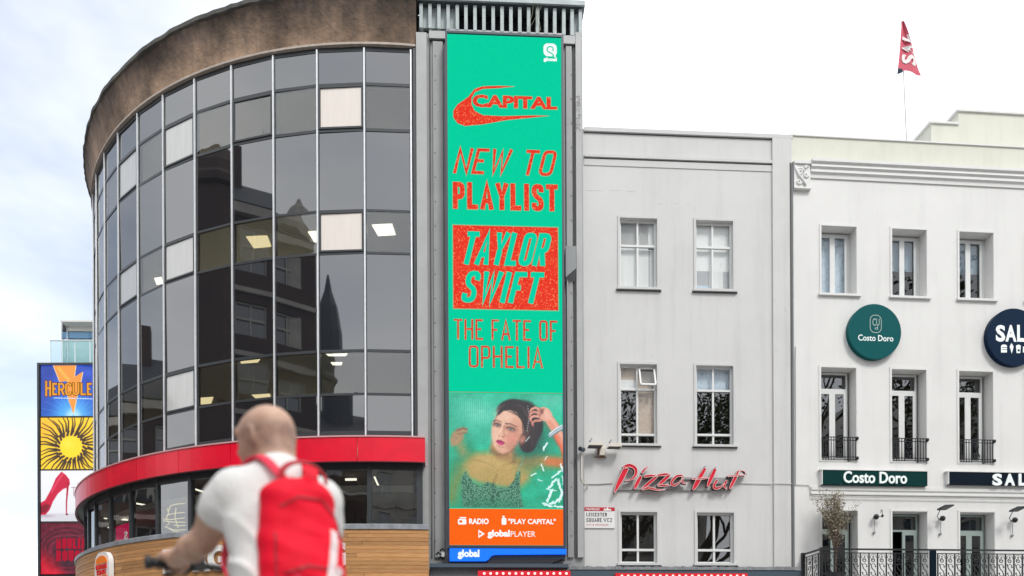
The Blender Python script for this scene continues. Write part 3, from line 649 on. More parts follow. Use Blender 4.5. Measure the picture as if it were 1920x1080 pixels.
# restaurant room: floor, ceiling, back wall, lit strips
q = MB(); q.ring([(RG-.15, hS-.3), (RG-5, hS-.3)], aw, -2.2, 40); q.build('restaurant_floor', M['room'], rot_b)
q = MB(); q.ring([(RG-.12, hT+.0), (RG-5, hT+.0)], aw, -2.2, 40); q.build('restaurant_ceiling', M['room'], rot_b)
q = MB(); q.ring([(RG-3.6, hS-.3), (RG-3.6, hT+.1)], aw, -2.2, 40); q.build('restaurant_wall', mat('restaurant_wall_paint', (.34, .32, .28), .8, col2=(.10, .09, .085), vscale=1.1), rot_b)
def striplight(px0, py0, px1, py1, r, th=.022, m=None, name='strip_light'):
    a, z0 = ringhit(px0, py0, r); b_, z1 = ringhit(px1, py1, r); A = pol(r, a, z0); B = pol(r, b_, z1); c = (A+B)/2
    q = MB(); q.tube([A-c, B-c], th, 6); q.build(name, m or M['lamp_white'], rot_b, loc=c)
for s_ in ((185,971,204,973),(211,972,239,975),(185,988,204,989),(211,990,230,991),(250,943,290,950),(362,916,402,929),(710,912,702,894)): striplight(*s_, RG-.5)
for (x, y) in ((658,899),(678,917)): ceil_pt = ringhit(x, y, RG-1.0); q = MB(); q.tube([(-.14,0,0),(.14,0,0)], .03, 6); q.build('strip_light', M['lamp_white'], rot_b, loc=pol(RG-1.0, ceil_pt[0], ceil_pt[1]), rot=(0,0,ceil_pt[0]))
for k in range(6):  # extra glowing strips added at the back to brighten the restaurant
    q = MB(); q.tube([(-.45, 0, 0), (.45, 0, 0)], .03, 6); a_ = -.02-.17*k; q.build('strip_light', M['lamp_in'], rot_b, loc=pol(RG-3.1, a_, hT-.06), rot=(0, 0, a_))
# furniture-like shapes inside: column, counters
for (x0, x1, y0, y1, m, r) in ((247,300,952,1012,M['officewall'],RG-1.6),(182,208,1002,1016,M['room'],RG-1),(640,662,900,985,M['void'],RG-1.2),(700,740,925,985,M['room'],RG-1.5),(318,352,905,945,M['void'],RG-.7)):
    a, z1 = ringhit(x0, y0, r); b_, _ = ringhit(x1, y0, r); _, z0 = ringhit(x0, y1, r); q = MB(); q.ring([(r, z0), (r, z1), (r-.3, z1), (r-.3, z0)], a, b_, 4, close=True); q.build('interior_block', m, rot_b)
# yellow outline drawing and pink panel behind the glass
M['yellow_line'] = emat('yellow_line_lamp', (1, .86, .42), 1.0)
def inring(pts, r, th, m, name):
    P = [pol(r, *ringhit(x, y, r)) for x, y in pts]; c = sum(P, Vector())/len(P); q = MB(); q.tube([p-c for p in P], th, 5); q.build(name, m, rot_b, loc=c)
for pts in ([(316,958),(320,948),(332,945),(346,944)], [(312,966),(330,962),(346,961)], [(304,973),(322,974),(346,971)], [(303,976),(326,979),(347,979)], [(314,953),(316,963),(312,972),(318,981),(310,988),(322,992)], [(326,984),(336,986),(347,985)], [(320,993),(334,994),(348,993)], [(310,987),(326,996),(340,998),(348,997)], [(330,952),(328,970),(334,990)]):
    inring(pts, RG-.12, .011, M['yellow_line'], 'yellow_line')
a, z1 = ringhit(210, 990, RG-.2); b_, z0 = ringhit(242, 1021, RG-.2)
q = MB(); q.ring([(RG-.2, z0-.05), (RG-.2, z1), (RG-.24, z1), (RG-.24, z0-.05)], a, b_, 3, close=True); pk = q.build('pink_poster', emat('pink_lit_poster', lin((240, 8, 96)), .95), rot_b)
A = pol(RG-.19, a, 0); B = pol(RG-.19, b_, 0)
q = MB(); add_text(q, 'SHS', (0, 1, 0, 1), 0, bold=.03)
za, zb_ = ringhit(213, 1003, RG-.19)[1], ringhit(213, 1018, RG-.19)[1]
q.xf(lambda v: A.lerp(B, .95-v.x*.85)+Vector((0, 0, zb_+(za-zb_)*v.z))); q.build('lettering', emat('white_lit_print', (1, .9, .95), .9), pk)

# restaurant signs on the timber
sg = thing('restaurant_name_sign', 'white bubble letters fixed along the curved timber band, mostly behind the cyclist', 'sign', (CX, CY, 0))
aL, zB = ringhit(306, 1072, RW+.05); aR, zB2 = ringhit(648, 1062, RW+.05); zT = ringhit(648, 1014, RW+.05)[1]; zB = zB2-.02
for vs, fs in fit_text('BURGER KING', (0, 1, 0, 1), bold=.045, res=4):
    q = MB(); q.add([(x, -.05, z_) for x, z_ in vs], fs); solid_sides(q, vs, fs, -.05, 0, 0)
    q.xf(lambda v: pol(RW+.012-v.y, aL+(aR-aL)*v.x, zB+(zT-zB)*v.z)); q.build('letter', M['white_gloss'], sg)
def bun(cx0, cx1, y0, r, m, name, parent, dz0=0, dz1=1.0, th=.03, hgt=None):
    pass
lg = thing('restaurant_logo_sign', 'round bun-shaped orange and red logo sign with white rim on the timber', 'sign', (CX, CY, 0))
al, ztop = ringhit(168, 1042, RW+.1); ar, _ = ringhit(218, 1042, RW+.1); am = ringhit(193, 1060, RW+.1)[0]
wl = (ar-al)*(RW+.1)
ctr = pol(RW+.1, am, ztop-.46); lg.location = (CX+ctr.x, CY+ctr.y, ctr.z); lg.rotation_euler = (0, 0, am)
def rrect(w_, h_, r, n=8):
    o = []
    for cx_, cz_, a0 in ((w_/2-r, h_/2-r, 0), (-w_/2+r, h_/2-r, 90), (-w_/2+r, -h_/2+r, 180), (w_/2-r, -h_/2+r, 270)):
        for k in range(n+1): a = math.radians(a0+90*k/n); o.append((cx_+r*math.cos(a), cz_+r*math.sin(a)))
    return o
wl = .74
q = MB(); q.prism(rrect(wl+.14, .92, .33), -.03, .09); q.build('backing', M['white_gloss'], lg)
top = [(x*.44*wl/.5*.5/.44, z) for x, z in []]
def dome(w_, z0, h_, n=14): return [(-w_/2, z0)]+[(-w_/2*math.cos(math.pi*k/n), z0+h_*math.sin(math.pi*k/n)**.75) for k in range(1, n)]+[(w_/2, z0)]
q = MB(); q.prism(dome(wl-.06, .16, .20), -.05, -.028); q.build('upper_bun', M['bk_orange'], lg)
q = MB(); q.prism([(x, -z) for x, z in dome(wl-.06, .16, .20)], -.05, -.028); q.build('lower_bun', M['bk_orange'], lg)
q = MB(); add_text(q, 'BURGER', (-wl/2+.03, wl/2-.03, .01, .135), -.05, bold=.03, th=.02); add_text(q, 'KING', (-wl/2+.1, wl/2-.1, -.135, -.01), -.05, bold=.03, th=.02); q.build('lettering', M['bk_red'], lg)
# ------------------------------------------------------------------ the metal-clad pier with the tall screen
PF = Face(780, 17.0, .05)
pier = PF.root('metal_clad_pier', 'narrow tower clad in grey riveted metal with a louvred top', 'building')
s0, _ = PF.at(779.5, 500); s1, _ = PF.at(1094.5, 500); zt_ = PF.at(940, 62)[1]; ztop = PF.at(940, 5)[1]
q = MB(); q.box(s0, s1, .06, 7, 0, zt_-.02); q.box(s0+.05, s1-.05, .35, 7, zt_-.02, ztop-.1); q.build('core', M['zinc'], pier)
def strip(x0, y0, x1, y1, d0, d1, m, name='cladding_strip'):
    q = MB(); bxp(q, PF, x0, y0, x1, y1, d0, d1); return q.build(name, m, pier)
ybot = 1045
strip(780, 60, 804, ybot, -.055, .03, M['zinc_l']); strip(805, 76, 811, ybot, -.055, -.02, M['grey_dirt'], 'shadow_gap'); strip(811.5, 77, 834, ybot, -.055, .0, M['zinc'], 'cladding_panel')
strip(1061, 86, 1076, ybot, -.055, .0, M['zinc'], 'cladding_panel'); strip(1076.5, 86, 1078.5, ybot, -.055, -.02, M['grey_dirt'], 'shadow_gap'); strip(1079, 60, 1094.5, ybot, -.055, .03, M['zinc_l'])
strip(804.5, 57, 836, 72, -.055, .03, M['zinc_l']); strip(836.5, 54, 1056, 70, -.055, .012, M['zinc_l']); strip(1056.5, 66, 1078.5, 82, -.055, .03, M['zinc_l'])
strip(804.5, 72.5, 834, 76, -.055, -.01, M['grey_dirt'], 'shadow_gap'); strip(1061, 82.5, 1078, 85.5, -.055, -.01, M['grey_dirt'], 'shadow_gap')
strip(836, 72, 1060, 1050, -.055, -.03, M['void'], 'screen_backing')
q = MB()
def rv(x, y, d=.0):
    s_, z_ = PF.at(x, y, d); q = MB(); q.add([(s_+.016*math.cos(a), -d-.008, z_+.016*math.sin(a)) for a in [k*math.pi/3 for k in range(6)]], [tuple(range(6))])
    q.add([(s_+.02*math.cos(a), -d-.002, z_+.02*math.sin(a)) for a in [k*math.pi/3 for k in range(6)]], [tuple(range(6))]); q.build('rivet', M['rivet'], pier)
for k in range(21): rv(816, 105+45.5*k); rv(1071.5, 140+45.5*k) if 140+45.5*k < 455 or 140+45.5*k > 525 else None
# louvre crown
lv = [45,90,135,182,228,272,318,363,410,455,500,545,590,635,678,722,768,810,852]
for k, x in enumerate(lv):
    X = x/2.7+770+3; yt = 6+(X-780)*.036; yb = 51+(X-780)*.05
    q = MB(); bxp(q, PF, X-3.4, yt, X+3.2, yb, -.22, .02); q.build('louvre_fin', M['louvre'], pier)
    if k < 4 or k == 17:
        X2 = (lv[k+1] if k < 18 else x+45)/2.7+770-.6; q = MB(); bxp(q, PF, X+3.3, yt, X2-.2, yb+1, -.2, -.12); q.build('louvre_infill', M['louvre'], pier)
strip(779, 1.0, 1096, 12.5, -.3, .05, M['louvre_rail'], 'top_rail'); strip(778, -3.5, 1097, 0.8, -.34, .10, M['louvre'], 'rail_capping')
q = MB(); bxp(q, PF, 786, 6, 1092, 66, -.34, -.3); q.build('louvre_backing', M['void'], pier)
# thin dead stems caught on the louvre
q = MB()
for k in range(5):
    s_, z_ = PF.at(1000+k*4, 8, .06); q.tube([(s_, -.06, z_), (s_+random.uniform(-.1,.12), -.07, z_-.25), (s_+random.uniform(-.2,.2), -.06, z_-.62)], .004, 4)
tag(q.build('dry_stem', mat('dry_stem', (.3, .3, .22), .8)), 'thin dry stems hanging over the louvred top of the metal pier', 'plant').parent = None
bpy.data.objects['dry_stem'].matrix_world = Matrix.Translation((PF.o[0], PF.o[1], 0)) @ Matrix.Rotation(PF.th, 4, 'Z')
# grey sensor box
bx = PF.root('control_box', 'small grey metal box fixed to the pier beside the tall screen', 'box')
s_a, s_b, z_a, z_b = PF.rect(1060.5, 461, 1080.5, 520, .2)
q = MB(); q.add([(s_a,0,z_a),(s_b,0,z_a),(s_b,0,z_b),(s_a,0,z_b),(s_a,-.2,z_a+.0),(s_b,-.2,z_a+.22),(s_b,-.2,z_b),(s_a,-.2,z_b)], [(0,1,2,3),(4,7,6,5),(0,4,5,1),(1,5,6,2),(2,6,7,3),(3,7,4,0)]); q.build('housing', mat('box_grey', (.22, .235, .24), .45), bx)
q = MB(); q.box(s_a+.04, s_a+.07, -.10, -.07, z_a-6.3, z_a); q.build('conduit', M['zinc'], bx)
# faded scrawl down the right strip
q = MB(); W_ = .018
def sc(pts): 
    P = [PF.at(x, y, .033) for x, y in pts]; ribbon(q, P, W_, -.033-.0004*len(q.f)*.05)
for pts in ([(1081,192),(1088,186),(1081,181),(1088,180)], [(1081,193),(1088,191)], [(1080,200),(1087,192),(1088,199)], [(1082,196),(1087,199)], [(1081,208),(1084,201)], [(1085,210),(1087,202)], [(1083,215),(1090,217)], [(1087,212),(1085,222)], [(1080,221),(1088,223)], [(1080,222),(1080,232)], [(1082,227),(1086,228)], [(1080,233),(1088,232)], [(1082,232),(1081,240)], [(1088,234),(1079,244)], [(1084,240),(1089,246)], [(1078,244),(1081,246)]): sc(pts)
q.build('scrawl_mark', mat('faded_marker', (.24, .24, .24), .8), pier)

# ---- the LED screen
bb = PF.root('advertising_screen', 'tall narrow turquoise LED screen on the metal pier showing red lettering and a bather', 'screen')
D = .30
def sx(x, y, d=D): return PF.at(x, y, d)
def srect(x0, y0, x1, y1, d=D): return PF.rect(x0, y0, x1, y1, d)
q = MB(); bxp(q, PF, 834.5, 57.5, 1060.5, 1048, -.028, D-.055)
a_, b_, c_, d_ = srect(838.5, 61.5, 1056.5, 1023); fo = srect(834.5, 57.5, 1060.5, 1028)
for r_ in ((fo[0], a_, fo[2], fo[3]), (b_, fo[1], fo[2], fo[3]), (a_, b_, d_, fo[3]), (a_, b_, fo[2], c_)): q.box(r_[0], r_[1], -D-.012, -D+.028, r_[2], r_[3])
q.build('casing', M['case'], bb)
def glit(name, c1, c2, spark, s=1.0):
    m = bpy.data.materials.new(name); m.use_nodes = True; t = m.node_tree; t.nodes.clear(); o = nd('ShaderNodeOutputMaterial', t); e = nd('ShaderNodeEmission', t); e.inputs['Strength'].default_value = s*.785
    co = nd('ShaderNodeTexCoord', t); v = nd('ShaderNodeTexVoronoi', t); v.inputs['Scale'].default_value = 44; t.links.new(co.outputs['Object'], v.inputs['Vector'])
    sp = nd('ShaderNodeSeparateColor', t); t.links.new(v.outputs['Color'], sp.inputs[0]); r = nd('ShaderNodeValToRGB', t); t.links.new(sp.outputs[0], r.inputs[0])
    r.color_ramp.elements[0].color = (*c1, 1); r.color_ramp.elements[1].color = (*c2, 1); r.color_ramp.elements[1].position = .85
    z = r.color_ramp.elements.new(.97); z.color = (*spark, 1); t.links.new(r.outputs[0], e.inputs[0]); t.links.new(e.outputs[0], o.inputs[0]); return m
M['led_green'] = glit('led_turquoise', lin((8, 206, 158)), lin((12, 212, 162)), lin((10, 209, 168)))
M['glit'] = glit('led_red_glitter', lin((226, 44, 40)), lin((242, 74, 48)), lin((250, 140, 90)))
M['glit2'] = glit('led_red_plain', lin((205, 58, 52)), lin((232, 84, 56)), lin((225, 150, 110)))
M['led_edge'] = emat('led_pale_outline', lin((120, 196, 150)), 1)
M['led_g2'] = emat('led_letter_turquoise', lin((10, 212, 170)), 1)
M['led_white'] = emat('led_white', (.95, 1, 1), 1); M['led_orange'] = glit('led_orange', lin((252, 100, 24)), lin((255, 106, 30)), lin((255, 110, 34)))
M['led_blue'] = mat('lit_blue_panel', lin((0, 96, 232)), .35, emit=lin((0, 100, 240)), estr=.6)
q = MB(); q.add([(a_, -D+.03, c_), (b_, -D+.03, c_), (b_, -D+.03, d_), (a_, -D+.03, d_)], [(0,1,2,3)]); disp = q.build('display', M['led_green'], bb)
y_ = -D+.026
# wordmark with swoosh
q = MB(); e_ = MB()
sw = [(965,162),(935,161),(905,162),(890,167),(878,182),(858,196),(850,208),(850,220),(858,231),(872,236),(905,233),(950,225),(1000,220),(1030,217),(1000,216.5),(940,218),(905,216),(890,208),(884,196),(884,184),(890,173),(905,166.5),(935,165)]
def tri_poly(mb, pts, y):   # concave outline filled by ear clipping
    from mathutils.geometry import tessellate_polygon
    P = [Vector((p[0], p[1], 0)) for p in pts]; mb.add([(p[0], y, p[1]) for p in pts], [tuple(t_) for t_ in tessellate_polygon([P])])
out_ = [PF.at(x, y, D-.026) for x, y in sw]; tri_poly(q, out_, y_); ribbon(e_, out_+[out_[0]], .022, y_+.002)
r_ = srect(886, 177, 1045, 206, D-.026); 
for cc in fit_text('CAPITAL', r_, bold=.045): q.add([(x, y_-.002, z_) for x, z_ in cc[0]], cc[1])
for cc in fit_text('CAPITAL', (r_[0]-.012, r_[1]+.012, r_[2]-.012, r_[3]+.012), bold=.07): e_.add([(x, y_-.0005, z_) for x, z_ in cc[0]], cc[1])
e_.build('wordmark_outline', M['led_edge'], bb); q.build('wordmark', M['glit'], bb)
def big(s, px, w, shear=0, y=None, m='glit', gap=.3, edge=.013, d2=0, name='lettering'):
    r_ = srect(*px, D-.026); r_ = (r_[0], r_[1], r_[2], r_[3]); y0 = y_-d2
    if edge: q = MB(); stroke_text(q, s, r_, w, y0+.0, shear=shear, gap=gap, extra=edge*2); q.build(name+'_outline', M['led_edge'], bb)
    q = MB(); stroke_text(q, s, r_, w, y0-.006, shear=shear, gap=gap); q.build(name, M[m], bb)
big('NEW TO', (849, 277, 1046, 331), .070, shear=.25); big('PLAYLIST', (849, 341, 1046, 397), .112)
q = MB(); r_ = srect(848.5, 421, 1047.5, 583, D-.026); q.box(r_[0], r_[1], y_, y_+.0015, r_[2], r_[3]); q.build('title_block', M['glit'], bb)
q = MB(); rr = [(r_[0], r_[2]), (r_[1], r_[2]), (r_[1], r_[3]), (r_[0], r_[3]), (r_[0], r_[2])]; ribbon(q, rr, .022, y_-.001); q.build('title_block_edge', M['led_edge'], bb)
big('TAYLOR', (862, 434, 1036, 500), .108, shear=.25, m='led_g2', d2=.004, edge=.014, gap=.22); big('SWIFT', (863, 508, 1022, 570), .108, shear=.25, m='led_g2', d2=.004, edge=.014)
big('THE FATE OF', (851, 598, 1045, 640), .044, m='glit2', edge=.006); big('OPHELIA', (879, 648, 1018, 691), .044, m='glit2', edge=.006)
# corner emblem
r_ = srect(1019, 81, 1044, 106, D-.026); cxx, czz = (r_[0]+r_[1])/2, (r_[2]+r_[3])/2
q = MB(); q.flat([(cxx+x, czz+z) for x, z in rrect(r_[1]-r_[0], r_[3]-r_[2], .1)], y_); q.flat([(cxx+.03,r_[2]+.04),(cxx+.13,r_[2]-.035),(cxx+.13,r_[2]+.1)], y_-.0005)
add_text(q, 'global', srect(1019, 107, 1044, 117, D-.026), y_, bold=.06); q.build('corner_emblem', M['led_white'], bb)
q = MB(); kk = [PF.at(1031.5+5.8*math.cos(a), 93-5.5*math.sin(a), D-.026) for a in np.linspace(-.6, 2*math.pi-1.6, 14)]; ribbon(q, kk, .028, y_-.002)
ribbon(q, [PF.at(x, y, D-.026) for x, y in ((1030,98),(1034,100),(1038,104),(1034,109),(1026,107))], .028, y_-.0025); q.build('emblem_letter', M['led_green'], bb)
# orange strip
q = MB(); r_ = srect(842, 953.5, 1056.5, 1022.5, D-.026); q.box(r_[0], r_[1], y_, y_+.001, r_[2], r_[3]); q.build('orange_strip', M['led_orange'], bb)
q = MB(); yy = y_-.003
add_text(q, 'RADIO', srect(879.5, 972, 916.5, 983, D-.026), yy, bold=.04); add_text(q, '"PLAY CAPITAL"', srect(953, 972.5, 1042, 983, D-.026), yy, bold=.03)
add_text(q, 'global', srect(914, 993.5, 956, 1010, D-.026), yy, bold=.05); add_text(q, 'PLAYER', srect(957.5, 996, 1004, 1006.5, D-.026), yy)
def icon(x0, y0, x1, y1, r=.03): a1, b1, c1, d1 = srect(x0, y0, x1, y1, D-.026); q.flat([((a1+b1)/2+x, (c1+d1)/2+z) for x, z in rrect(b1-a1, d1-c1, r)], yy)
icon(858.5, 973, 874.5, 983.5); icon(862, 969.5, 874, 972, .005); icon(940.5, 971, 949.5, 984); icon(942, 967, 946, 970.5, .01)
q.flat([PF.at(x, y, D-.026) for x, y in ((897,1009),(897,993),(909,1001))], yy); q.build('strip_lettering', M['led_white'], bb)['kind'] = 'stuff'
q = MB(); a1, b1, c1, d1 = srect(861, 975.5, 867, 980, D-.026); q.flat([((a1+b1)/2+x, (c1+d1)/2+z) for x, z in rrect(b1-a1, d1-c1, .02)], yy-.001)
for (x, y) in ((899.5,1001),): q.flat([PF.at(*p, D-.026) for p in ((898.5,1004.5),(898.5,997.5),(904,1001))], yy-.001)
q.build('icon_detail', M['led_orange'], bb)

# the picture: an invented dark-haired bather in green water
x0, y0, x1, y1 = 842, 737, 1056.5, 953
P = Paint(300, 300, x0, y0, x1, y1, (6, 176, 136))
n_ = P.noise(1, 50, 3)+.5*P.noise(1, 18, 4)+.25*P.noise(1, 7, 5); P.im += n_[..., None]*np.array([14, 22, 22])
P.ell(892, 784, 54, 36, (92, 206, 180), 12, .95, .75); P.ell(900, 770, 30, 16, (126, 214, 192), 20, .95, .5); P.ell(1036, 750, 40, 16, (120, 206, 184), 0, .95, .6)
P.ell(1004, 846, 44, 30, (0, 132, 104), -10, .95, .8); P.ell(858, 872, 20, 60, (60, 132, 100), 0, .9, .5); P.ell(850, 935, 26, 20, (6, 150, 118), 0, .9, .7)
# under water: arm, shoulders, chest
P.line([(846,935),(852,908),(866,880),(884,862)], 30, (104, 142, 84), 18, .8); P.line([(868,848),(862,834),(856,822)], 20, (134, 148, 96), 12, .75)
P.poly([(872,872),(892,850),(920,846),(940,850),(972,852),(996,860),(1004,876),(992,902),(968,922),(930,914),(896,908),(874,896)], (176, 152, 88), 16, .95)
P.line([(976,872),(1006,864),(1062,866)], 26, (160, 140, 80), 12, .9); P.ell(1012, 880, 34, 9, (70, 150, 96), -4, .9, .5); P.line([(1028,864),(1064,868)], 15, (206, 116, 66), 9, .85)
P.ell(900, 870, 22, 14, (196, 166, 102), -20, .9, .7); P.ell(952, 884, 20, 14, (190, 158, 92), 10, .9, .7); P.ell(926, 866, 26, 8, (206, 176, 112), 6, .9, .5)
P.line([(886,862),(906,866),(924,874)], 2, (140, 118, 66), 4, .5); P.line([(942,872),(962,866),(980,866)], 2, (138, 112, 62), 4, .5); P.line([(931,890),(926,902)], 3, (128, 100, 56), 5, .5)
P.poly([(934,862),(917,840),(922,826),(958,834),(964,850),(958,866)], (170, 132, 84), 8, .95); P.line([(958,836),(966,852),(962,866)], 7, (112, 92, 60), 8, .6); P.line([(922,846),(936,852),(950,850)], 8, (124, 92, 64), 7, .6)
P.line([(971,886),(976,868),(986,852)], 2.4, (96, 90, 58), 2, .6)
# hand at the left edge, half under
P.poly([(843,826),(848,812),(858,803),(868,801),(876,803),(876,809),(870,814),(868,824),(858,834),(846,838)], (170, 140, 104), 5, .95); P.line([(856,807),(868,803),(875,805)], 3.4, (120, 76, 66), 2.5, .7); P.line([(860,814),(870,811),(875,812)], 2.6, (128, 90, 76), 2, .6); P.line([(848,818),(856,822)], 2, (130, 108, 80), 2, .5)
# costume: glittering bodice
body = [(864,900),(872,884),(880,896),(886,906),(900,914),(914,904),(930,914),(950,916),(964,900),(968,884),(975,884),(974,920),(982,955),(866,955)]
P.poly(body, (34, 104, 80), 4, .95); P.ell(900, 922, 18, 12, (70, 130, 92), 0, .9, .6); P.ell(948, 928, 18, 12, (52, 124, 92), 0, .9, .6); P.line([(924,908),(926,955)], 5, (16, 70, 58), 5, .7)
r0 = np.random.default_rng(5); cost = np.zeros(P.X.shape); tmp = P.im.copy(); P.im[:] = 0; P.poly(body, (1, 1, 1), 2); cost = P.im[..., 0] > .5; P.im[:] = tmp
gx_, gy_ = (P.X*1/2.6+P.Y*.35/2.6), (P.Y/2.6-P.X*.2/2.6); dotm = (np.hypot(gx_-np.round(gx_), gy_-np.round(gy_)) < .27) & cost; sel = r0.random((400, 400)) < .62; dsel = sel[(np.round(gx_).astype(int) % 400), (np.round(gy_).astype(int) % 400)]
P.im[dotm & dsel] = P.im[dotm & dsel]*.25+np.array((176, 228, 204))*.75; P.im[dotm & ~dsel] *= .55
P.line([(969,890),(975,872),(983,856)], 2.2, (140, 200, 170), 1.6, .6); P.ell(925, 950, 60, 10, (30, 140, 104), 0, .95, .5)
# hair mass, wet and gathered back
P.ell(996, 824, 22, 34, (10, 76, 72), 12, .8, .7)
for cx_, cy_, rx_, ry_, an_ in ((978,784,32,36,30),(958,764,27,17,-14),(996,800,22,34,12),(990,826,17,22,10)): P.ell(cx_, cy_, rx_, ry_, (32, 25, 33), an_, .10)
rr_ = random.Random(6)
for k in range(60):
    t0_ = rr_.uniform(0, 1); sx_, sy_ = 938+t0_*52, 768-14*math.sin(t0_*2.6)+t0_*4; ex_, ey_ = 984+rr_.uniform(-8,26), 800+rr_.uniform(-16,36); c_ = rr_.choice([(70,54,56),(14,12,20),(52,40,44),(92,72,70),(20,18,28)])
    P.line([(sx_, sy_), ((sx_+ex_)/2+rr_.uniform(2,14), (sy_+ey_)/2-rr_.uniform(6,16)), (ex_, ey_)], rr_.uniform(.5,1.3), c_, .9, .55)
for k in range(16): a_ = rr_.uniform(-.6, 1.2); P.line([(1004+rr_.uniform(-8,6), 780+k*3.4), (1014+rr_.uniform(0,8), 786+k*3.6+rr_.uniform(-3,6))], .8, (26, 30, 36), .9, .5)
# face: three-quarter view turned to the left, head tilted
face = [(934,772),(944,762),(958,760),(972,768),(981,784),(981,806),(974,824),(964,838),(953,848),(944,851),(934,847),(926,836),(922,822),(921,806),(924,790)]
P.poly(face, (222, 170, 144), 3.4); P.ell(949, 779, 17, 13, (236, 194, 170), 18, .8, .85); P.ell(930, 812, 8, 17, (240, 198, 174), 8, .9, .7); P.ell(968, 812, 13, 24, (196, 130, 110), 12, .9, .6); P.ell(958, 822, 11, 8, (222, 132, 120), 14, .9, .55); P.ell(955, 838, 15, 7, (184, 122, 102), -24, .9, .55); P.ell(941, 841, 8, 5, (232, 180, 154), 10, .9, .7)
P.line([(945,850),(957,846),(968,832),(977,814)], 2.6, (150, 96, 82), 4, .5)
# eyes with dark make-up
for ex_, ey_, w_, a_ in ((932.5,796,5.6,14), (957.5,803.5,6.8,16)):
    P.ell(ex_, ey_-1, w_+2.6, 4.6, (146, 96, 84), a_, .8, .75); P.ell(ex_, ey_-.6, w_+.8, 3.0, (58, 38, 38), a_, .5, .8); P.ell(ex_-.1, ey_+.5, w_-1.8, 1.5, (192, 176, 166), a_, .4); P.ell(ex_-.4, ey_+.3, 1.9, 2.0, (62, 76, 74), 0, .4); P.ell(ex_-.4, ey_+.3, .9, 1.0, (12, 12, 14), 0, .4); P.ell(ex_-1, ey_-.5, .5, .5, (250, 250, 250), 0, .3)
P.line([(925,788.5),(931,786.5),(939,789.5)], 2.0, (92, 62, 54), 2.4, .85, w2=1.2); P.line([(948,793),(957,793.5),(969,799)], 2.6, (92, 62, 54), 2.4, .85, w2=1.1)
# nose
P.line([(943,794),(939,805),(936.5,812)], 3.6, (244, 202, 180), 3.5, .8); P.line([(946,797),(943.5,808),(944,813)], 2.4, (184, 124, 104), 3.2, .6); P.ell(938, 814, 4.2, 3, (232, 178, 154), 10, .7, .8); P.ell(935.5, 816.8, 1.3, .8, (116, 60, 52), 10, .5, .8); P.ell(942.5, 818, 1.6, .9, (116, 60, 52), 14, .5, .8); P.line([(945,813),(946.5,816.5),(943.5,818.5)], 1.2, (160, 100, 84), 2, .7)
# mouth
P.poly([(929.5,826.5),(933.5,823.5),(936,824.8),(939,824.6),(946.5,829.5),(940,829.2),(935,828)], (160, 20, 82), 1.3); P.poly([(930,827),(935,828.4),(940,829.6),(946.3,830),(942,833.8),(936.5,833.8),(932,831)], (200, 44, 112), 1.4); P.line([(930,827.2),(938,828.6),(946,830)], .7, (84, 8, 44), .8); P.ell(937, 831.6, 3, .9, (232, 110, 156), 12, .6, .7); P.ell(938, 837, 6, 1.6, (176, 116, 98), 12, .8, .5)
# hairline, loose strands, ear and jewels
P.poly([(931,778),(938,764),(952,755),(968,757),(982,768),(990,786),(988,806),(982,802),(979,786),(969,772),(957,767),(944,769),(936,776)], (34, 27, 34), 3); 
for k in range(12): P.line([(946+k*2.6, 768+k*1.0), (956+k*2.4, 766+k*1.7), (973+k*1.2, 776+k*2.4)], .8, (66, 50, 50) if k % 2 else (20, 16, 22), .8, .6)
P.line([(933,776),(928,786),(925,798)], 1.1, (60, 44, 42), 1.4, .6); P.line([(970,772),(979,790),(980,808)], 1.2, (50, 38, 38), 1.4, .7)
P.ell(980, 823, 4.4, 7.4, (190, 128, 108), 16, .5); P.line([(979,819),(982,824),(980,829)], 1.2, (122, 70, 62), 1.4, .7); 
for k in range(6): P.ell(986+k*1.3, 826-k*1.6, 1.1, 1.1, (196, 226, 220), 0, .6, .85)
for k in range(11): P.ell(992.5-abs(k-4)*.7, 760+k*4.6, 1.0, 1.25, (176, 196, 204), 0, .6, .75)
# raised arm, wrist and curled hand
P.poly([(1064,884),(1052,840),(1034,806),(1020,784),(1034,774),(1048,792),(1064,826)], (226, 150, 124), 3); P.line([(1062,868),(1052,836),(1040,812)], 7, (238, 96, 58), 6, .7); P.line([(1060,826),(1044,796),(1032,780)], 5, (240, 184, 160), 4, .7); P.line([(1046,832),(1034,812),(1022,792)], 3.4, (168, 96, 80), 4, .6)
P.poly([(1020,788),(1011,782),(1006,772),(1010,763),(1020,760),(1030,764),(1036,774),(1034,784)], (228, 168, 146), 2.6); P.ell(1027, 776, 6, 8, (238, 190, 170), -30, .8, .7)
for pts, c_ in (([(1014,766),(1004,762),(997,765),(994,771)], (220, 154, 134)), ([(1011,772),(1001,770),(995,774),(993,780)], (208, 142, 124)), ([(1011,779),(1001,778),(995,782),(995,788)], (222, 158, 138)), ([(1014,786),(1004,787),(998,790),(999,796)], (200, 134, 116))): P.line(pts, 6.0, (128, 76, 70), 1.6, .6, w2=4.4); P.line(pts, 4.8, c_, 1.5, 1, w2=3.4); P.ell(pts[-1][0], pts[-1][1], 1.2, 1.5, (150, 40, 66), 0, .5, .8)
P.line([(1020,764),(1016,771),(1012,778)], 3, (150, 92, 82), 2.4, .7); P.ell(1016, 769, 3.2, 5, (110, 62, 60), -24, .7, .7)
P.line([(1032,814),(1042,806),(1055,798)], 8.4, (150, 172, 182), 2.4, w2=7.4); P.line([(1031,811),(1041,803),(1054,795)], 2, (232, 242, 246), 1.2, .9); P.line([(1034,817),(1044,810),(1056,803)], 1.6, (84, 104, 120), 1.2, .8); P.line([(1033,814.5),(1043,807),(1055,799.5)], 1, (214, 226, 232), .8, .9)
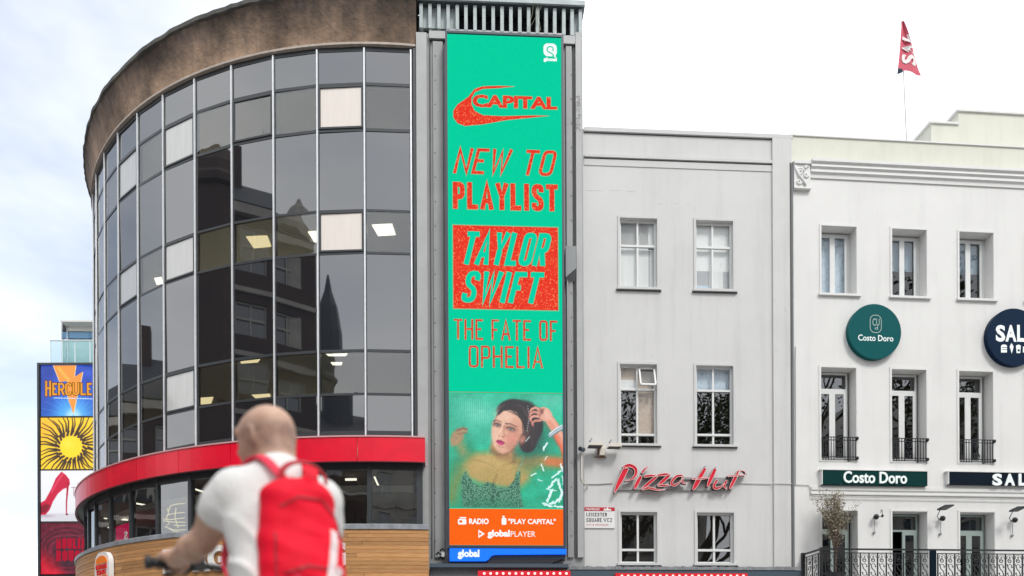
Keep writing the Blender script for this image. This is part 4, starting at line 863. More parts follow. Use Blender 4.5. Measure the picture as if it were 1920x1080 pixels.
# broken light on the water: ragged ribbons
def ragged(x_, y_, l_, w_, an_, n__=7, op=.95):
    c__, s__ = math.cos(an_), math.sin(an_)
    for k in range(n__):
        t = (k/(n__-1)-.5)*l_; ox = x_+c__*t-s__*rr_.gauss(0, w_*.35); oy = y_+s__*t+c__*rr_.gauss(0, w_*.35); P.ell(ox, oy, rr_.uniform(.5, 1.1)*w_, rr_.uniform(.25, .5)*w_, (226, 248, 248), math.degrees(an_)+rr_.uniform(-25, 25), .45, op)
for a_ in ((1022,836,14,3.4,-1.0),(1017,875,12,2.6,1.3),(1000,889,10,2.2,-.4),(1036,906,22,3.6,-.9),(1050,912,26,3.4,1.3),(1030,930,24,4.0,1.9),(1042,940,22,4.0,-.6),(1052,930,20,3.6,-1.1),(1026,947,16,3.2,.3),(1044,888,22,2.8,-.7),(1054,876,16,2.6,1.2),(1034,918,18,2.2,.2),(1048,950,18,2.8,.1),(1056,902,20,2.4,1.5),(1012,900,8,1.6,.3),(1024,858,8,1.6,-.9)): ragged(*a_, n__=int(a_[2]*.8))
P.im += (P.noise(7, 2.2, 8)+P.noise(5, 5, 9))[..., None]
xx_ = np.clip((P.Y-740)/10, 0, 1)*np.clip((800-P.Y)/30, 0, 1)*np.clip((925-P.X)/20, 0, 1); P.im += (np.sin(P.X*1.7)*18*xx_)[..., None]
pic_grid('bather_picture', PF, (x0, y0+.3, x1, y1), D-.027, P.im, bb)
q = MB(); bxp(q, PF, 839.5, 735, 1056, 737.3, D-.03, D-.024); q.build('divider_line', emat('led_brown_line', lin((170, 120, 86)), 1), bb)
# blue makers' strip under the screen
q = MB(); z0b = PF.at(843, 1030, D)[1]
pts = [PF.at(x, y, D+.02) for x, y in ((843,1028),(843,1052),(910,1052),(916,1049),(921,1042),(928,1040),(1062,1039),(1062,1029))]
n_p = len(pts); q.prism(pts, -D-.02, -D+.06); nm = q.build('blue_strip', M['led_blue'], bb)
q = MB(); add_text(q, 'global', PF.rect(858, 1030.5, 899, 1048.5, D+.022), -D-.023, bold=.05); q.build('lettering', M['led_white'], nm)
q = MB(); a1, b1, c1, d1 = PF.rect(836, 1040.5, 1050, 1058, .24); q.prism([(a1, c1), (b1-.25, c1), (b1, (c1+d1)/2), (b1+.1, d1), (a1, d1)], -.24, 0); q.build('bottom_housing', mat('near_black_housing', (.022, .02, .03), .5), bb)
# ledge, brackets and clutter below the screen
lg2 = PF.root('service_ledge', 'blue-grey ledge with brackets and cabling under the tall screen', 'ledge')
q = MB(); bxp(q, PF, 806, 1056.5, 1066, 1064, 0, .34); q.build('shelf', M['blueboard'], lg2)
q = MB(); bxp(q, PF, 806, 1064.5, 1068, 1120, -.03, .2); q.build('board', mat('grey_board', (.16, .17, .18), .6, var=.3, vscale=5), lg2)
q = MB(); 
for (x, y) in ((822,1040),(829,1033),(826,1048),(1046,1062),(1058,1066)):
    s_, z_ = PF.at(x, y, .2); q.tube([(s_-.05, -.2, z_), (s_, -.23, z_+.05), (s_+.06, -.2, z_)], .022, 6)
q.build('cabling', M['void'], lg2)['kind'] = 'stuff'
sB = PF.at(831, 1040, .3); q = MB(); q.box(sB[0]-.04, sB[0]+.03, -.33, -.2, sB[1]-.05, sB[1]+.06); q.build('junction_box', mat('pale_junction', (.45,.45,.45), .5), lg2)
def bulbs(face, root, x0, x1, y0, y1, n, d):
    q = MB(); bxp(q, face, x0, y0, x1, y1+60, d-.1, d); q.build('board', M['bulbred'], root)
    for k in range(n):
        x = x0+12+(x1-x0-20)*k/(n-1); s_, z_ = face.at(x, y0+5.2+(x-x0)*.0, d); q = MB()
        q.ring([(0.0, .03), (.026, .015), (.03, 0)], 0, 2*math.pi, 8); q.xf(lambda v: Vector((s_+v.x, -d-v.z, z_+v.y))); q.build('bulb', M['bulb'], root)
b1_ = PF.root('bulb_sign', 'red strip of lit bulbs directly below the tall screen', 'sign', 'red bulb strips above the doorways'); bulbs(PF, b1_, 896, 1070, 1070, 1080, 14, .5)
# ------------------------------------------------------------------ windows on the masonry fronts
def window(root, rect, depth, vs, hs, fw=.05, mf='frame_white', mg='clearglass', back=None, bd=.12, tilt=None, drop=(), thick=.06, pane_m=None):
    """frame with posts at fractions vs and bars at fractions hs (from the bottom); panes are children"""
    s0, s1, z0, z1 = rect; y = depth; q = MB(); W_, H_ = s1-s0, z1-z0; X = [s0]+[s0+W_*v for v in vs]+[s1]; Z = [z0]+[z0+H_*h for h in hs]+[z1]
    q.box(s0, s0+fw, y-thick, y, z0, z1); q.box(s1-fw, s1, y-thick, y, z0, z1); q.box(s0+fw, s1-fw, y-thick, y, z0, z0+fw); q.box(s0+fw, s1-fw, y-thick, y, z1-fw, z1)
    for x in X[1:-1]: q.box(x-fw*.5, x+fw*.5, y-thick*.9, y-.004, z0+fw, z1-fw)
    for z in Z[1:-1]: q.box(s0+fw, s1-fw, y-thick*1.15, y-.008, z-fw*.55, z+fw*.55)
    w = q.build('window', M[mf], root)
    for i in range(len(X)-1):
        for j in range(len(Z)-1):
            a = X[i]+(fw if i == 0 else fw*.5); b = X[i+1]-(fw if i == len(X)-2 else fw*.5); c = Z[j]+(fw if j == 0 else fw*.55); d = Z[j+1]-(fw if j == len(Z)-2 else fw*.55)
            if (i, j) in drop: continue
            q = MB(); q.box(-(b-a)/2, (b-a)/2, -.003, .003, -(d-c)/2, (d-c)/2)
            q.build('pane', M[(pane_m or {}).get((i, j), mg)], w, loc=((a+b)/2, y-.02, (c+d)/2), rot=(rng.normal(0, .004), 0, rng.normal(0, .004)))
    if back:
        for (bm, f0, f1, g0, g1) in back:
            q = MB(); q.box(s0+W_*f0, s0+W_*f1, y+bd, y+bd+.01, z0+H_*g0, z0+H_*g1); q.build('curtain', M[bm], w)
    return w
def room(root, rects, depth, m, s0, s1):
    q = MB()
    for (a, b, c, d) in rects:
        y0, y1 = depth+.01, depth+1.8
        q.add([(a-.3,y0,c-.3),(b+.3,y0,c-.3),(b+.3,y0,d+.3),(a-.3,y0,d+.3),(a-.3,y1,c-.3),(b+.3,y1,c-.3),(b+.3,y1,d+.3),(a-.3,y1,d+.3)], [(0,1,5,4),(1,2,6,5),(2,3,7,6),(3,0,4,7),(4,5,6,7)])
    q.build('room_interior', m, root)
def surround(root, rect, w, p, m, sill=True, sp=.07, sh=.05, name='surround'):
    a, b, c, d = rect; q = MB(); q.box(a-w, a-.001, -p, 0, c, d+w); q.box(b+.001, b+w, -p, 0, c, d+w); q.box(a-.001, b+.001, -p, 0, d+.001, d+w); q.build(name, m, root)
    if sill: q = MB(); q.box(a-w-.03, b+w+.03, -sp, .05, c-sh, c-.001); q.build('sill', m, root)

# ------------------------------------------------------------------ grey building
GF = Face(1094.5, 17.5, .058)
gb = GF.root('grey_rendered_building', 'plain pale grey rendered building with two columns of white-framed windows', 'building')
gs0 = GF.at(1094.6, 600)[0]-.3; gs1 = GF.at(1484, 600)[0]; gz = GF.at(1300, 249)[1]
GW = {(0,0): (1162,409,1232,541), (0,1): (1304.5,413,1374.5,545), (1,0): (1162,683,1232,833), (1,1): (1305,685,1375,835), (2,0): (1163,960,1232,1056), (2,1): (1306,961,1376,1057)}
GR = {k: GF.rect(*v) for k, v in GW.items()}
for j in range(3):      # windows of a row share their head and sill heights
    a, b = GR[(j,0)], GR[(j,1)]; c = (a[2]+b[2])/2; d = (a[3]+b[3])/2; GR[(j,0)] = (a[0],a[1],c,d); GR[(j,1)] = (b[0],b[1],c,d)
q = MB(); dep = .14; zbase = 0
wall_mesh(q, gs0, gs1, 0, gz, list(GR.values()), dep)
q.add([(gs0,0,0),(gs0,0,gz),(gs0,8,gz),(gs0,8,0),(gs1,0,0),(gs1,0,gz),(gs1,8,gz),(gs1,8,0)], [(0,3,2,1),(4,5,6,7),(1,2,6,5)])
q.build('wall', M['grey_paint'], gb)
room(gb, [GR[(0,0)], GR[(0,1)], GR[(2,0)], GR[(2,1)], GR[(1,1)]], dep, M['room'], 0, 0); room(gb, [GR[(1,0)]], dep, M['room_b'], 0, 0)
for k, r_ in GR.items():
    surround(gb, r_, .055, .022, M['grey_paint2'], sp=.075, sh=.055)
    q = MB(); q.box(r_[0]-.1, r_[1]+.1, -.03, -.001, r_[2]-.078, r_[2]-.0555); q.build('sill_shadow_joint', M['grey_dirt'], gb)  # dark strip paints the shade below each sill
window(gb, GR[(0,0)], dep, [.5], [.63], .045, back=[('curtain', 0, .46, 0, 1), ('curtain', .46, .82, 0, .98), ('blind_w', .05, .98, .64, 1), ('room_l', .82, .87, 0, .62), ('curtain', .87, 1, 0, .62)], bd=.05)
window(gb, GR[(0,1)], dep, [.48], [.64], .045, back=[('blind_w', 0, 1, .33, 1), ('room_l', 0, .42, .12, .33), ('curtain_bl', 0, .42, 0, .12), ('curtain', .42, .8, 0, .33), ('room_l', .8, 1, 0, .33)], bd=.05)
w10 = window(gb, GR[(1,0)], dep, [.49], [.13, .70], .045, back=[('curtain_b', .5, 1, .13, 1), ('blind_w', 0, .48, .70, .84), ('curtain_b', 0, .48, .84, 1)], bd=.05, drop=((1,2),), pane_m={(0,1):'darkglass',(0,0):'darkglass'})
a, b, c, d = GR[(1,0)]; q = MB(); ww, hh = (b-a)*.5-.05, (d-c)*.30-.06     # the top light stands open
for bx_ in ((-ww/2, -ww/2+.04, -hh, 0), (ww/2-.04, ww/2, -hh, 0), (-ww/2, ww/2, -.04, -.0), (-ww/2, ww/2, -hh, -hh+.04)): q.box(bx_[0], bx_[1], -.02, .02, bx_[2], bx_[3])
o_ = q.build('open_top_light', M['frame_white'], gb, loc=((a+b)/2+(b-a)*.245, dep-.05, d-.05), rot=(-.36, 0, 0))
q = MB(); q.box(-ww/2+.04, ww/2-.04, -.003, .003, -hh+.04, -.04); q.build('pane', M['winglass'], o_)
window(gb, GR[(1,1)], dep, [.49], [.14, .70], .045, back=[('curtain_bl', 0, 1, .72, 1)], bd=.08, pane_m={(0,0):'darkglass',(1,0):'darkglass',(0,1):'darkglass',(1,1):'darkglass'})
for k in ((2,0), (2,1)): window(gb, GR[k], dep, [.5], [.27], .05, mg='darkglass')
# coping, bands and the pilaster strip on the right
sL, sR = GF.at(1095, 300)[0], GF.at(1447, 300)[0]
def gband(y0, y1, x0, x1, p, m='grey_paint2', name='band', xr=1270):
    zt = GF.at(xr, y0)[1]; zb = GF.at(xr, y1)[1]; q = MB(); q.box(GF.at(x0, y0)[0], GF.at(x1, y0)[0], -p, .0 if name != 'coping' else .4, zb, zt); return q.build(name, M[m], gb)
gband(246.8, 254, 1095, 1484.5, .05, name='coping'); gband(254.3, 256.2, 1095, 1447, .004, 'grey_dirt', 'coping_joint')  # second strip paints the shadow line under the coping
gband(296.5, 301.5, 1095, 1449, .045); gband(301.8, 304, 1095, 1447, .004, 'grey_dirt', 'band_joint'); gband(304.3, 316, 1095, 1447.5, .014); gband(316.3, 317.4, 1095, 1447, .002, 'cable_w', 'lower_joint')  # thin dark line just below the projecting band
q = MB(); a = GF.at(1447, 300)[0]; q.box(a, gs1, -.05, 0, 0, GF.at(1270, 254.2)[1]); q.build('pilaster', M['grey_paint'], gb)
# string course traces
q = MB()
for (x0, x1, y) in ((1098,1128,357), (1143,1160,356), (1176,1192,358), (1232,1240,381), (1264,1272,381), (1288,1296,381)): bxp(q, GF, x0, y, x1, y+1.0, -.001, .003)
q.build('plaster_patch', M['grey_paint2'], gb)
# lead ledge and boards below the lowest windows
led = GF.root('shopfront_canopy', 'weathered lead-topped canopy under the grey building with dark blue boards', 'canopy')
q = MB(); a, _, _, _ = GF.rect(1064, 1061, 1495, 1072, .0); zl0, zl1 = GF.at(1280, 1071, .1)[1], GF.at(1280, 1062, .1)[1]; b = GF.at(1494, 1065, .1)[0]
n_ = 90; vs = []; 
for i in range(n_+1):
    x = GF.at(1064, 1065, .1)[0]+(b-GF.at(1064, 1065, .1)[0])*i/n_; k = .018*math.sin(i*1.7)+.012*math.sin(i*4.1)+random.uniform(-.01, .012)
    vs += [(x, .02, zl1+k), (x, -.30+k, zl1-.035+k*.6), (x, -.36, zl0)]
q.add(vs, [(3*i+j, 3*i+3+j, 3*i+4+j, 3*i+1+j) for i in range(n_) for j in range(2)]); q.build('lead_top', M['lead'], led)
q = MB(); q.box(GF.at(1070, 1075, .34)[0], b, -.34, 0, zl0-1.2, zl0-.004); q.build('board', M['blueboard'], led)
b2_ = GF.root('bulb_sign', 'red strip of lit bulbs under the grey building below the script sign', 'sign', 'red bulb strips above the doorways'); bulbs(GF, b2_, 1154, 1402, 1074.5, 1080, 20, .42)
b1_['label'] = 'red strip of lit bulbs directly below the tall screen'

# script sign with glass tubes
sgn = GF.root('script_sign', 'red hand-lettered script sign edged with glass tubes above the lowest grey-building windows', 'sign')
def Zp(x, y): return 1130+x/6.857, 860+y/6.857
def sstroke(pts, ws, letter):
    P = [Vector(GF.at(*Zp(*p), .16)) for p in pts]
    # smooth the centre line
    S_ = []; W_ = []
    for i in range(len(P)-1):
        p0, p1, p2, p3 = P[max(i-1,0)], P[i], P[i+1], P[min(i+2,len(P)-1)]
        for k in range(5):
            t = k/5; S_.append(.5*((2*p1)+(-p0+p2)*t+(2*p0-5*p1+4*p2-p3)*t*t+(-p0+3*p1-3*p2+p3)*t**3)); u_ = (i+t)/(len(P)-1); W_.append(ws[0]+(ws[1]-ws[0])*u_)
    S_.append(P[-1]); W_.append(ws[1]); A, B = [], []
    for i, p in enumerate(S_):
        t = (S_[min(i+1,len(S_)-1)]-S_[max(i-1,0)]).normalized(); n_ = Vector((-t.y, t.x)); h = W_[i]/6.857*.013/2*max(.35, math.sin(math.pi*min(1, .18+i/len(S_)*.9))**.5); A.append(p+n_*h); B.append(p-n_*h)
    face, side, tube_ = letter
    for i in range(len(S_)-1):
        face.add([(A[i].x,-.16,A[i].y),(B[i].x,-.16,B[i].y),(B[i+1].x,-.16,B[i+1].y),(A[i+1].x,-.16,A[i+1].y)], [(0,1,2,3)])
    loop = A+B[::-1]+[A[0]]
    for i in range(len(loop)-1):
        side.add([(loop[i].x,-.16,loop[i].y),(loop[i+1].x,-.16,loop[i+1].y),(loop[i+1].x,-.05,loop[i+1].y),(loop[i].x,-.05,loop[i].y)], [(0,1,2,3)])
    tube_.tube([(p.x, -.18, p.y) for p in loop], .0062, 5, caps=False)
LT = [ [([(305,120),(245,240),(190,350),(150,440)], (62,34)), ([(262,120),(340,88),(415,125),(425,195),(380,260),(290,288)], (38,26))],
 [([(492,225),(440,320),(405,392)], (34,40)), ([(505,188),(535,140),(590,104)], (26,12))],
 [([(528,232),(620,222),(700,226)], (24,22)), ([(700,226),(600,310),(500,396)], (24,36)), ([(500,400),(590,378),(700,404),(800,402)], (26,14))],
 [([(700,218),(790,205),(862,202)], (22,26)), ([(862,206),(790,275),(705,346)], (30,36)), ([(705,350),(780,345),(870,350)], (26,16))],
 [([(1030,220),(950,228),(885,300),(905,345),(970,318),(1030,250)], (24,24)), ([(1035,225),(1020,300),(1080,325)], (22,16))],
 [([(1318,122),(1250,240),(1200,330),(1160,402)], (34,60)), ([(1448,130),(1400,230),(1345,360)], (34,46)), ([(1140,262),(1250,262),(1370,248)], (14,18))],
 [([(1472,272),(1428,350),(1450,384),(1510,368),(1560,320)], (26,24)), ([(1590,282),(1560,350),(1592,392)], (24,22))],
 [([(1752,152),(1700,250),(1632,388)], (22,44)), ([(1602,228),(1700,222),(1835,212)], (12,16)), ([(1740,200),(1770,158),(1820,162),(1838,205)], (8,8))] ]
for strokes in LT:
    a_, b_, c_ = MB(), MB(), MB()
    for pts, ws in strokes: sstroke(pts, (ws[0]*1.25, ws[1]*1.25), (a_, b_, c_))
    o_ = a_.build('letter', M['neon_red'], sgn); b_.build('return_edge', M['neon_side'], o_); c_.build('tube', M['neon_tube'], o_, smooth=True)
q = MB()
for (x0, y0, x1, y1) in ((1155,917,1372,920.5), (1205,894,1296,899), (1296,895,1372,907)): bxp(q, GF, x0, y0, x1, y1, .001, .05)
q.build('mounting_rail', mat('grey_rail', (.30, .30, .31), .5), sgn)
q = MB()
for (x, y) in ((1322,875),(1341,877),(1399,889),(1377,908)):
    s_, z_ = GF.at(x, y, .15); q.tube([(s_, -.02, z_), (s_, -.17, z_)], .016, 6)
q.build('standoff', M['cable'], sgn)
# street name plate
sp = GF.root('street_name_plate', 'white street name plate with red top band fixed beside the lowest grey window', 'sign')
q = MB(); bxp(q, GF, 1095, 958.3, 1152.5, 990.3, .001, .03); q.build('plate', M['plate_w'], sp)
q = MB(); bxp(q, GF, 1095, 951, 1152.5, 958.0, .001, .031); q.build('red_band', M['plate_r'], sp)
q = MB(); c0 = GF.at(1138, 957.5, .032); q.prism([(c0[0]+x, c0[1]+z) for x, z in ((-.09,0),(-.06,.06),(-.02,.035),(.01,.09),(.05,.03),(.09,.05),(.11,0))], -.034, -.0315); add_text(q, 'THEATRELAND', GF.rect(1098, 952.6, 1124, 956.8, .03), -.0325, bold=.02); q.build('band_print', M['white_gloss'], sp)
q = MB(); stroke_text(q, 'LEICESTER', GF.rect(1099.5, 961.2, 1138, 968.4, .03), .016, -.0315, gap=.45); stroke_text(q, 'SQUARE', GF.rect(1099.5, 971.2, 1128.5, 978.8, .03), .016, -.0315, gap=.4); stroke_text(q, 'WC2', GF.rect(1131.5, 971.2, 1147.5, 978.8, .03), .015, -.0315, gap=.4); q.build('lettering', M['plate_k'], sp)
q = MB(); add_text(q, 'CITY OF WESTMINSTER', GF.rect(1100, 982.5, 1141, 986, .03), -.0315); q.build('small_print', M['plate_r'], sp)
# flood lamps, camera and conduit beside the windows
def lampbox(root, x0, y0, x1, y1, d0, d1, m, name, sk=0):
    a, b, c, d = GF.rect(x0, y0, x1, y1, d1); q = MB(); q.add([(a+sk,-d0,d-.02),(b,-d0,d-.0),(b,-d0,c),(a,-d0,c),(a+sk,-d1,d),(b,-d1,d),(b,-d1,c),(a,-d1,c)], [(0,1,2,3),(4,7,6,5),(0,4,5,1),(1,5,6,2),(2,6,7,3),(3,7,4,0)]); q.build(name, m, root)
fl = GF.root('floodlight_bracket', 'pair of cream floodlights on a rusty bracket between pier and open window', 'lamp')
lampbox(fl, 1104, 829, 1131, 834.5, .12, .38, M['cam_white'], 'lamp_head', .06); lampbox(fl, 1140, 830, 1166, 837, .12, .34, M['cam_white'], 'lamp_head', .08)
q = MB(); bxp(q, GF, 1105, 834.8, 1129, 836, .13, .36); bxp(q, GF, 1142, 837.2, 1164, 838, .13, .32); q.build('lamp_glass', M['room'], fl)
lampbox(fl, 1124.5, 834, 1135.5, 853, .001, .16, M['cam_white'], 'bracket_box'); q = MB(); bxp(q, GF, 1116, 856, 1137, 857.5, .0, .05); bxp(q, GF, 1121.5, 833, 1124, 850, .0, .12); bxp(q, GF, 1126, 853.2, 1134, 856, .0, .12); q.build('bracket', M['rust'], fl)
q = MB(); a = GF.at(1106, 828, .3); q.tube([(a[0], -.3, a[1]), (a[0]+.05, -.25, a[1]+.09)], .02, 6); a = GF.at(1143, 830, .3); q.tube([(a[0], -.3, a[1]), (a[0]+.06, -.2, a[1]+.1)], .018, 6); q.build('pivot', M['cable'], fl)
cm = GF.root('security_camera', 'small dark camera on a vertical conduit where pier meets grey wall', 'camera')
q = MB(); s_, z_ = GF.at(1090, 845, .36); q.tube([(s_-.06, -.52, z_), (s_+.05, -.40, z_+.01)], .05, 10); q.build('camera_body', M['case'], cm); q = MB(); q.tube([(s_-.063, -.523, z_), (s_-.06, -.521, z_)], .04, 10); q.build('lens', M['dframe'], cm)
q = MB(); q.tube([(s_, -.40, z_-.03), (s_, -.36, z_-.10), (s_, -.34, z_-.65), (s_+.03, -.33, z_-.74), (s_+.12, -.2, z_-.77), (s_+.2, -.02, z_-.78)], .017, 8); q.build('conduit', M['cam_white'], cm)
cb = MB(); pts = [GF.at(x, y) for x, y in ((1096,907.5),(1120,908),(1148,906))]; cb.tube([(a, -.02, b) for a, b in pts], .011, 6); pts = [GF.at(x, y) for x, y in ((1372,906.5),(1430,907.5),(1446.5,908))]; cb.tube([(a, -.02, b) for a, b in pts]+[(pts[-1][0]+.01, -.07, pts[-1][1]), (GF.at(1483, 908.5)[0], -.07, GF.at(1483, 908.5)[1])], .009, 6)
o_ = cb.build('wall_cable', M['cable_w']); o_.matrix_world = Matrix.Translation((GF.o[0], GF.o[1], 0)) @ Matrix.Rotation(GF.th, 4, 'Z'); tag(o_, 'thin horizontal cable clipped to the grey wall on both ends of the script sign', 'cable')

# ------------------------------------------------------------------ white building
qj = GF.at(1485, 600)[0]; Yj = GF.o[1]+qj*GF.s
WF = Face(1485, Yj-.04, .078)
wb = WF.root('white_rendered_building', 'white rendered building with cream parapet, deep-set windows and iron balconettes', 'building')
ws0 = WF.at(1485.3, 600)[0]; ws1 = 16.0; wzc = WF.at(1518, 304)[1]; wzp = WF.at(1600, 259.5)[1]
WR = {}
r1 = [(1539.5,422,1604.5,553), (1672,429,1738,557.5), (1798,436,1862.5,562)]; r2 = [(1539,687,1605.5,866.5), (1671.5,693,1736.5,868), (1797.5,697,1862,871)]; r3 = [(1541,958,1606,1100), (1672.5,958.5,1738.5,1100), (1799.5,959.5,1866.5,1100)]
for j, rw in enumerate((r1, r2, r3)):
    R_ = [WF.rect(*r) for r in rw]; c = sum(r[2] for r in R_)/3; d = sum(r[3] for r in R_)/3; w_ = sum(r[1]-r[0] for r in R_)/3; pitch = (R_[2][0]-R_[0][0])/2
    if j == 2: c = 2.56
    for i in range(5): a = R_[0][0]+pitch*i if i > 2 else R_[i][0]; WR[(j,i)] = (a, a+w_, c, d)
q = MB(); wd = .34
wall_mesh(q, ws0, ws1, 0, wzc, list(WR.values()), wd)
q.add([(ws0,0,0),(ws0,0,wzc),(ws0,9,wzc),(ws0,9,0),(ws1,0,0),(ws1,0,wzc),(ws1,9,wzc),(ws1,9,0)], [(0,3,2,1),(4,5,6,7),(1,2,6,5)])
q.build('wall', M['white_paint'], wb)
room(wb, list(WR.values()), wd, M['room_d'], 0, 0)
q = MB(); q.box(ws0, ws1, .03, .35, wzc+.002, wzp); q.build('parapet', M['cream_paint'], wb); q = MB(); q.box(ws0-.01, ws1, .0, .38, wzp+.002, wzp+.035); q.build('parapet_capping', M['white_trim'], wb)
# stepped upper parapet
z2 = WF.at(1745, 226, -.3)[1]; z3 = WF.at(1795, 203.5, -.3)[1]; sA = WF.at(1745, 240, -.42)[0]; sB_ = WF.at(1796, 210, -.42)[0]
q = MB(); q.box(sA, sB_+.2, .40, 2.0, wzc-.2, z2); q.build('stepped_parapet', M['cream_paint'], wb); q = MB(); q.box(sB_, ws1, .402, 2.0, wzc-.2, z3); q.build('stepped_parapet', M['cream_paint'], wb)
q = MB(); q.box(sA-.06, sB_-.002, .36, 2.05, z2+.002, z2+.05); q.build('capping', M['white_trim'], wb); q = MB(); q.box(sB_-.06, ws1, .36, 2.05, z3+.002, z3+.05); q.build('capping', M['white_trim'], wb)
# cornice mouldings
zz_ = [WF.at(1518, y)[1] for y in (303.5, 308.5, 311, 316.5, 319, 325, 327.5, 334.5)]; dd = (.15, .15, .10, .115, .07, .08, .035, .03)
sc0 = WF.at(1518, 320)[0]; q = MB(); pr = [(0.0, zz_[0])]+[(-dd[i], zz_[i]) for i in range(8)]+[(0.0, zz_[-1])]
vs = [(sc0, p[0], p[1]) for p in pr]+[(ws1, p[0], p[1]) for p in pr]; n_ = len(pr); q.add(vs, [(i, i+1, i+1+n_, i+n_) for i in range(n_-1)]+[tuple(range(n_-1, -1, -1))]); q.build('cornice_moulding', M['white_trim'], wb)
# carved bracket at its end
a0, b0, c0, d0 = WF.rect(1486.5, 307, 1517, 356); q = MB(); q.box(a0, b0, -.07, 0, c0, d0); q.box(a0-.01, b0+.02, -.11, -.0, d0-.05, d0+.03); q.box(a0, b0+.015, -.095, 0, c0-.03, c0-.001)
ob = q.build('carved_bracket', M['white_trim'], wb)
q = MB(); W_, H_ = b0-a0, d0-c0
for (cx_, cz_, r0_, turns, dirn) in ((.35,.62,.15,1.6,1), (.72,.5,.10,1.4,-1), (.3,.22,.10,1.3,-1), (.72,.8,.07,1.2,1)):
    pts = [(a0+W_*cx_+r0_*(1-t*.8)*W_*2*math.cos(dirn*t*turns*6.28)*.8, -.072, c0+H_*cz_+r0_*(1-t*.8)*W_*2*math.sin(dirn*t*turns*6.28)*.8) for t in np.linspace(0, 1, 22)]; q.tube(pts, .028, 6)
q.tube([(a0+.02, -.07, d0-.1), (a0+W_*.3, -.085, c0+H_*.45), (a0+W_*.7, -.075, c0+.05)], .035, 6); q.build('scroll', M['white_trim'], ob, smooth=True)
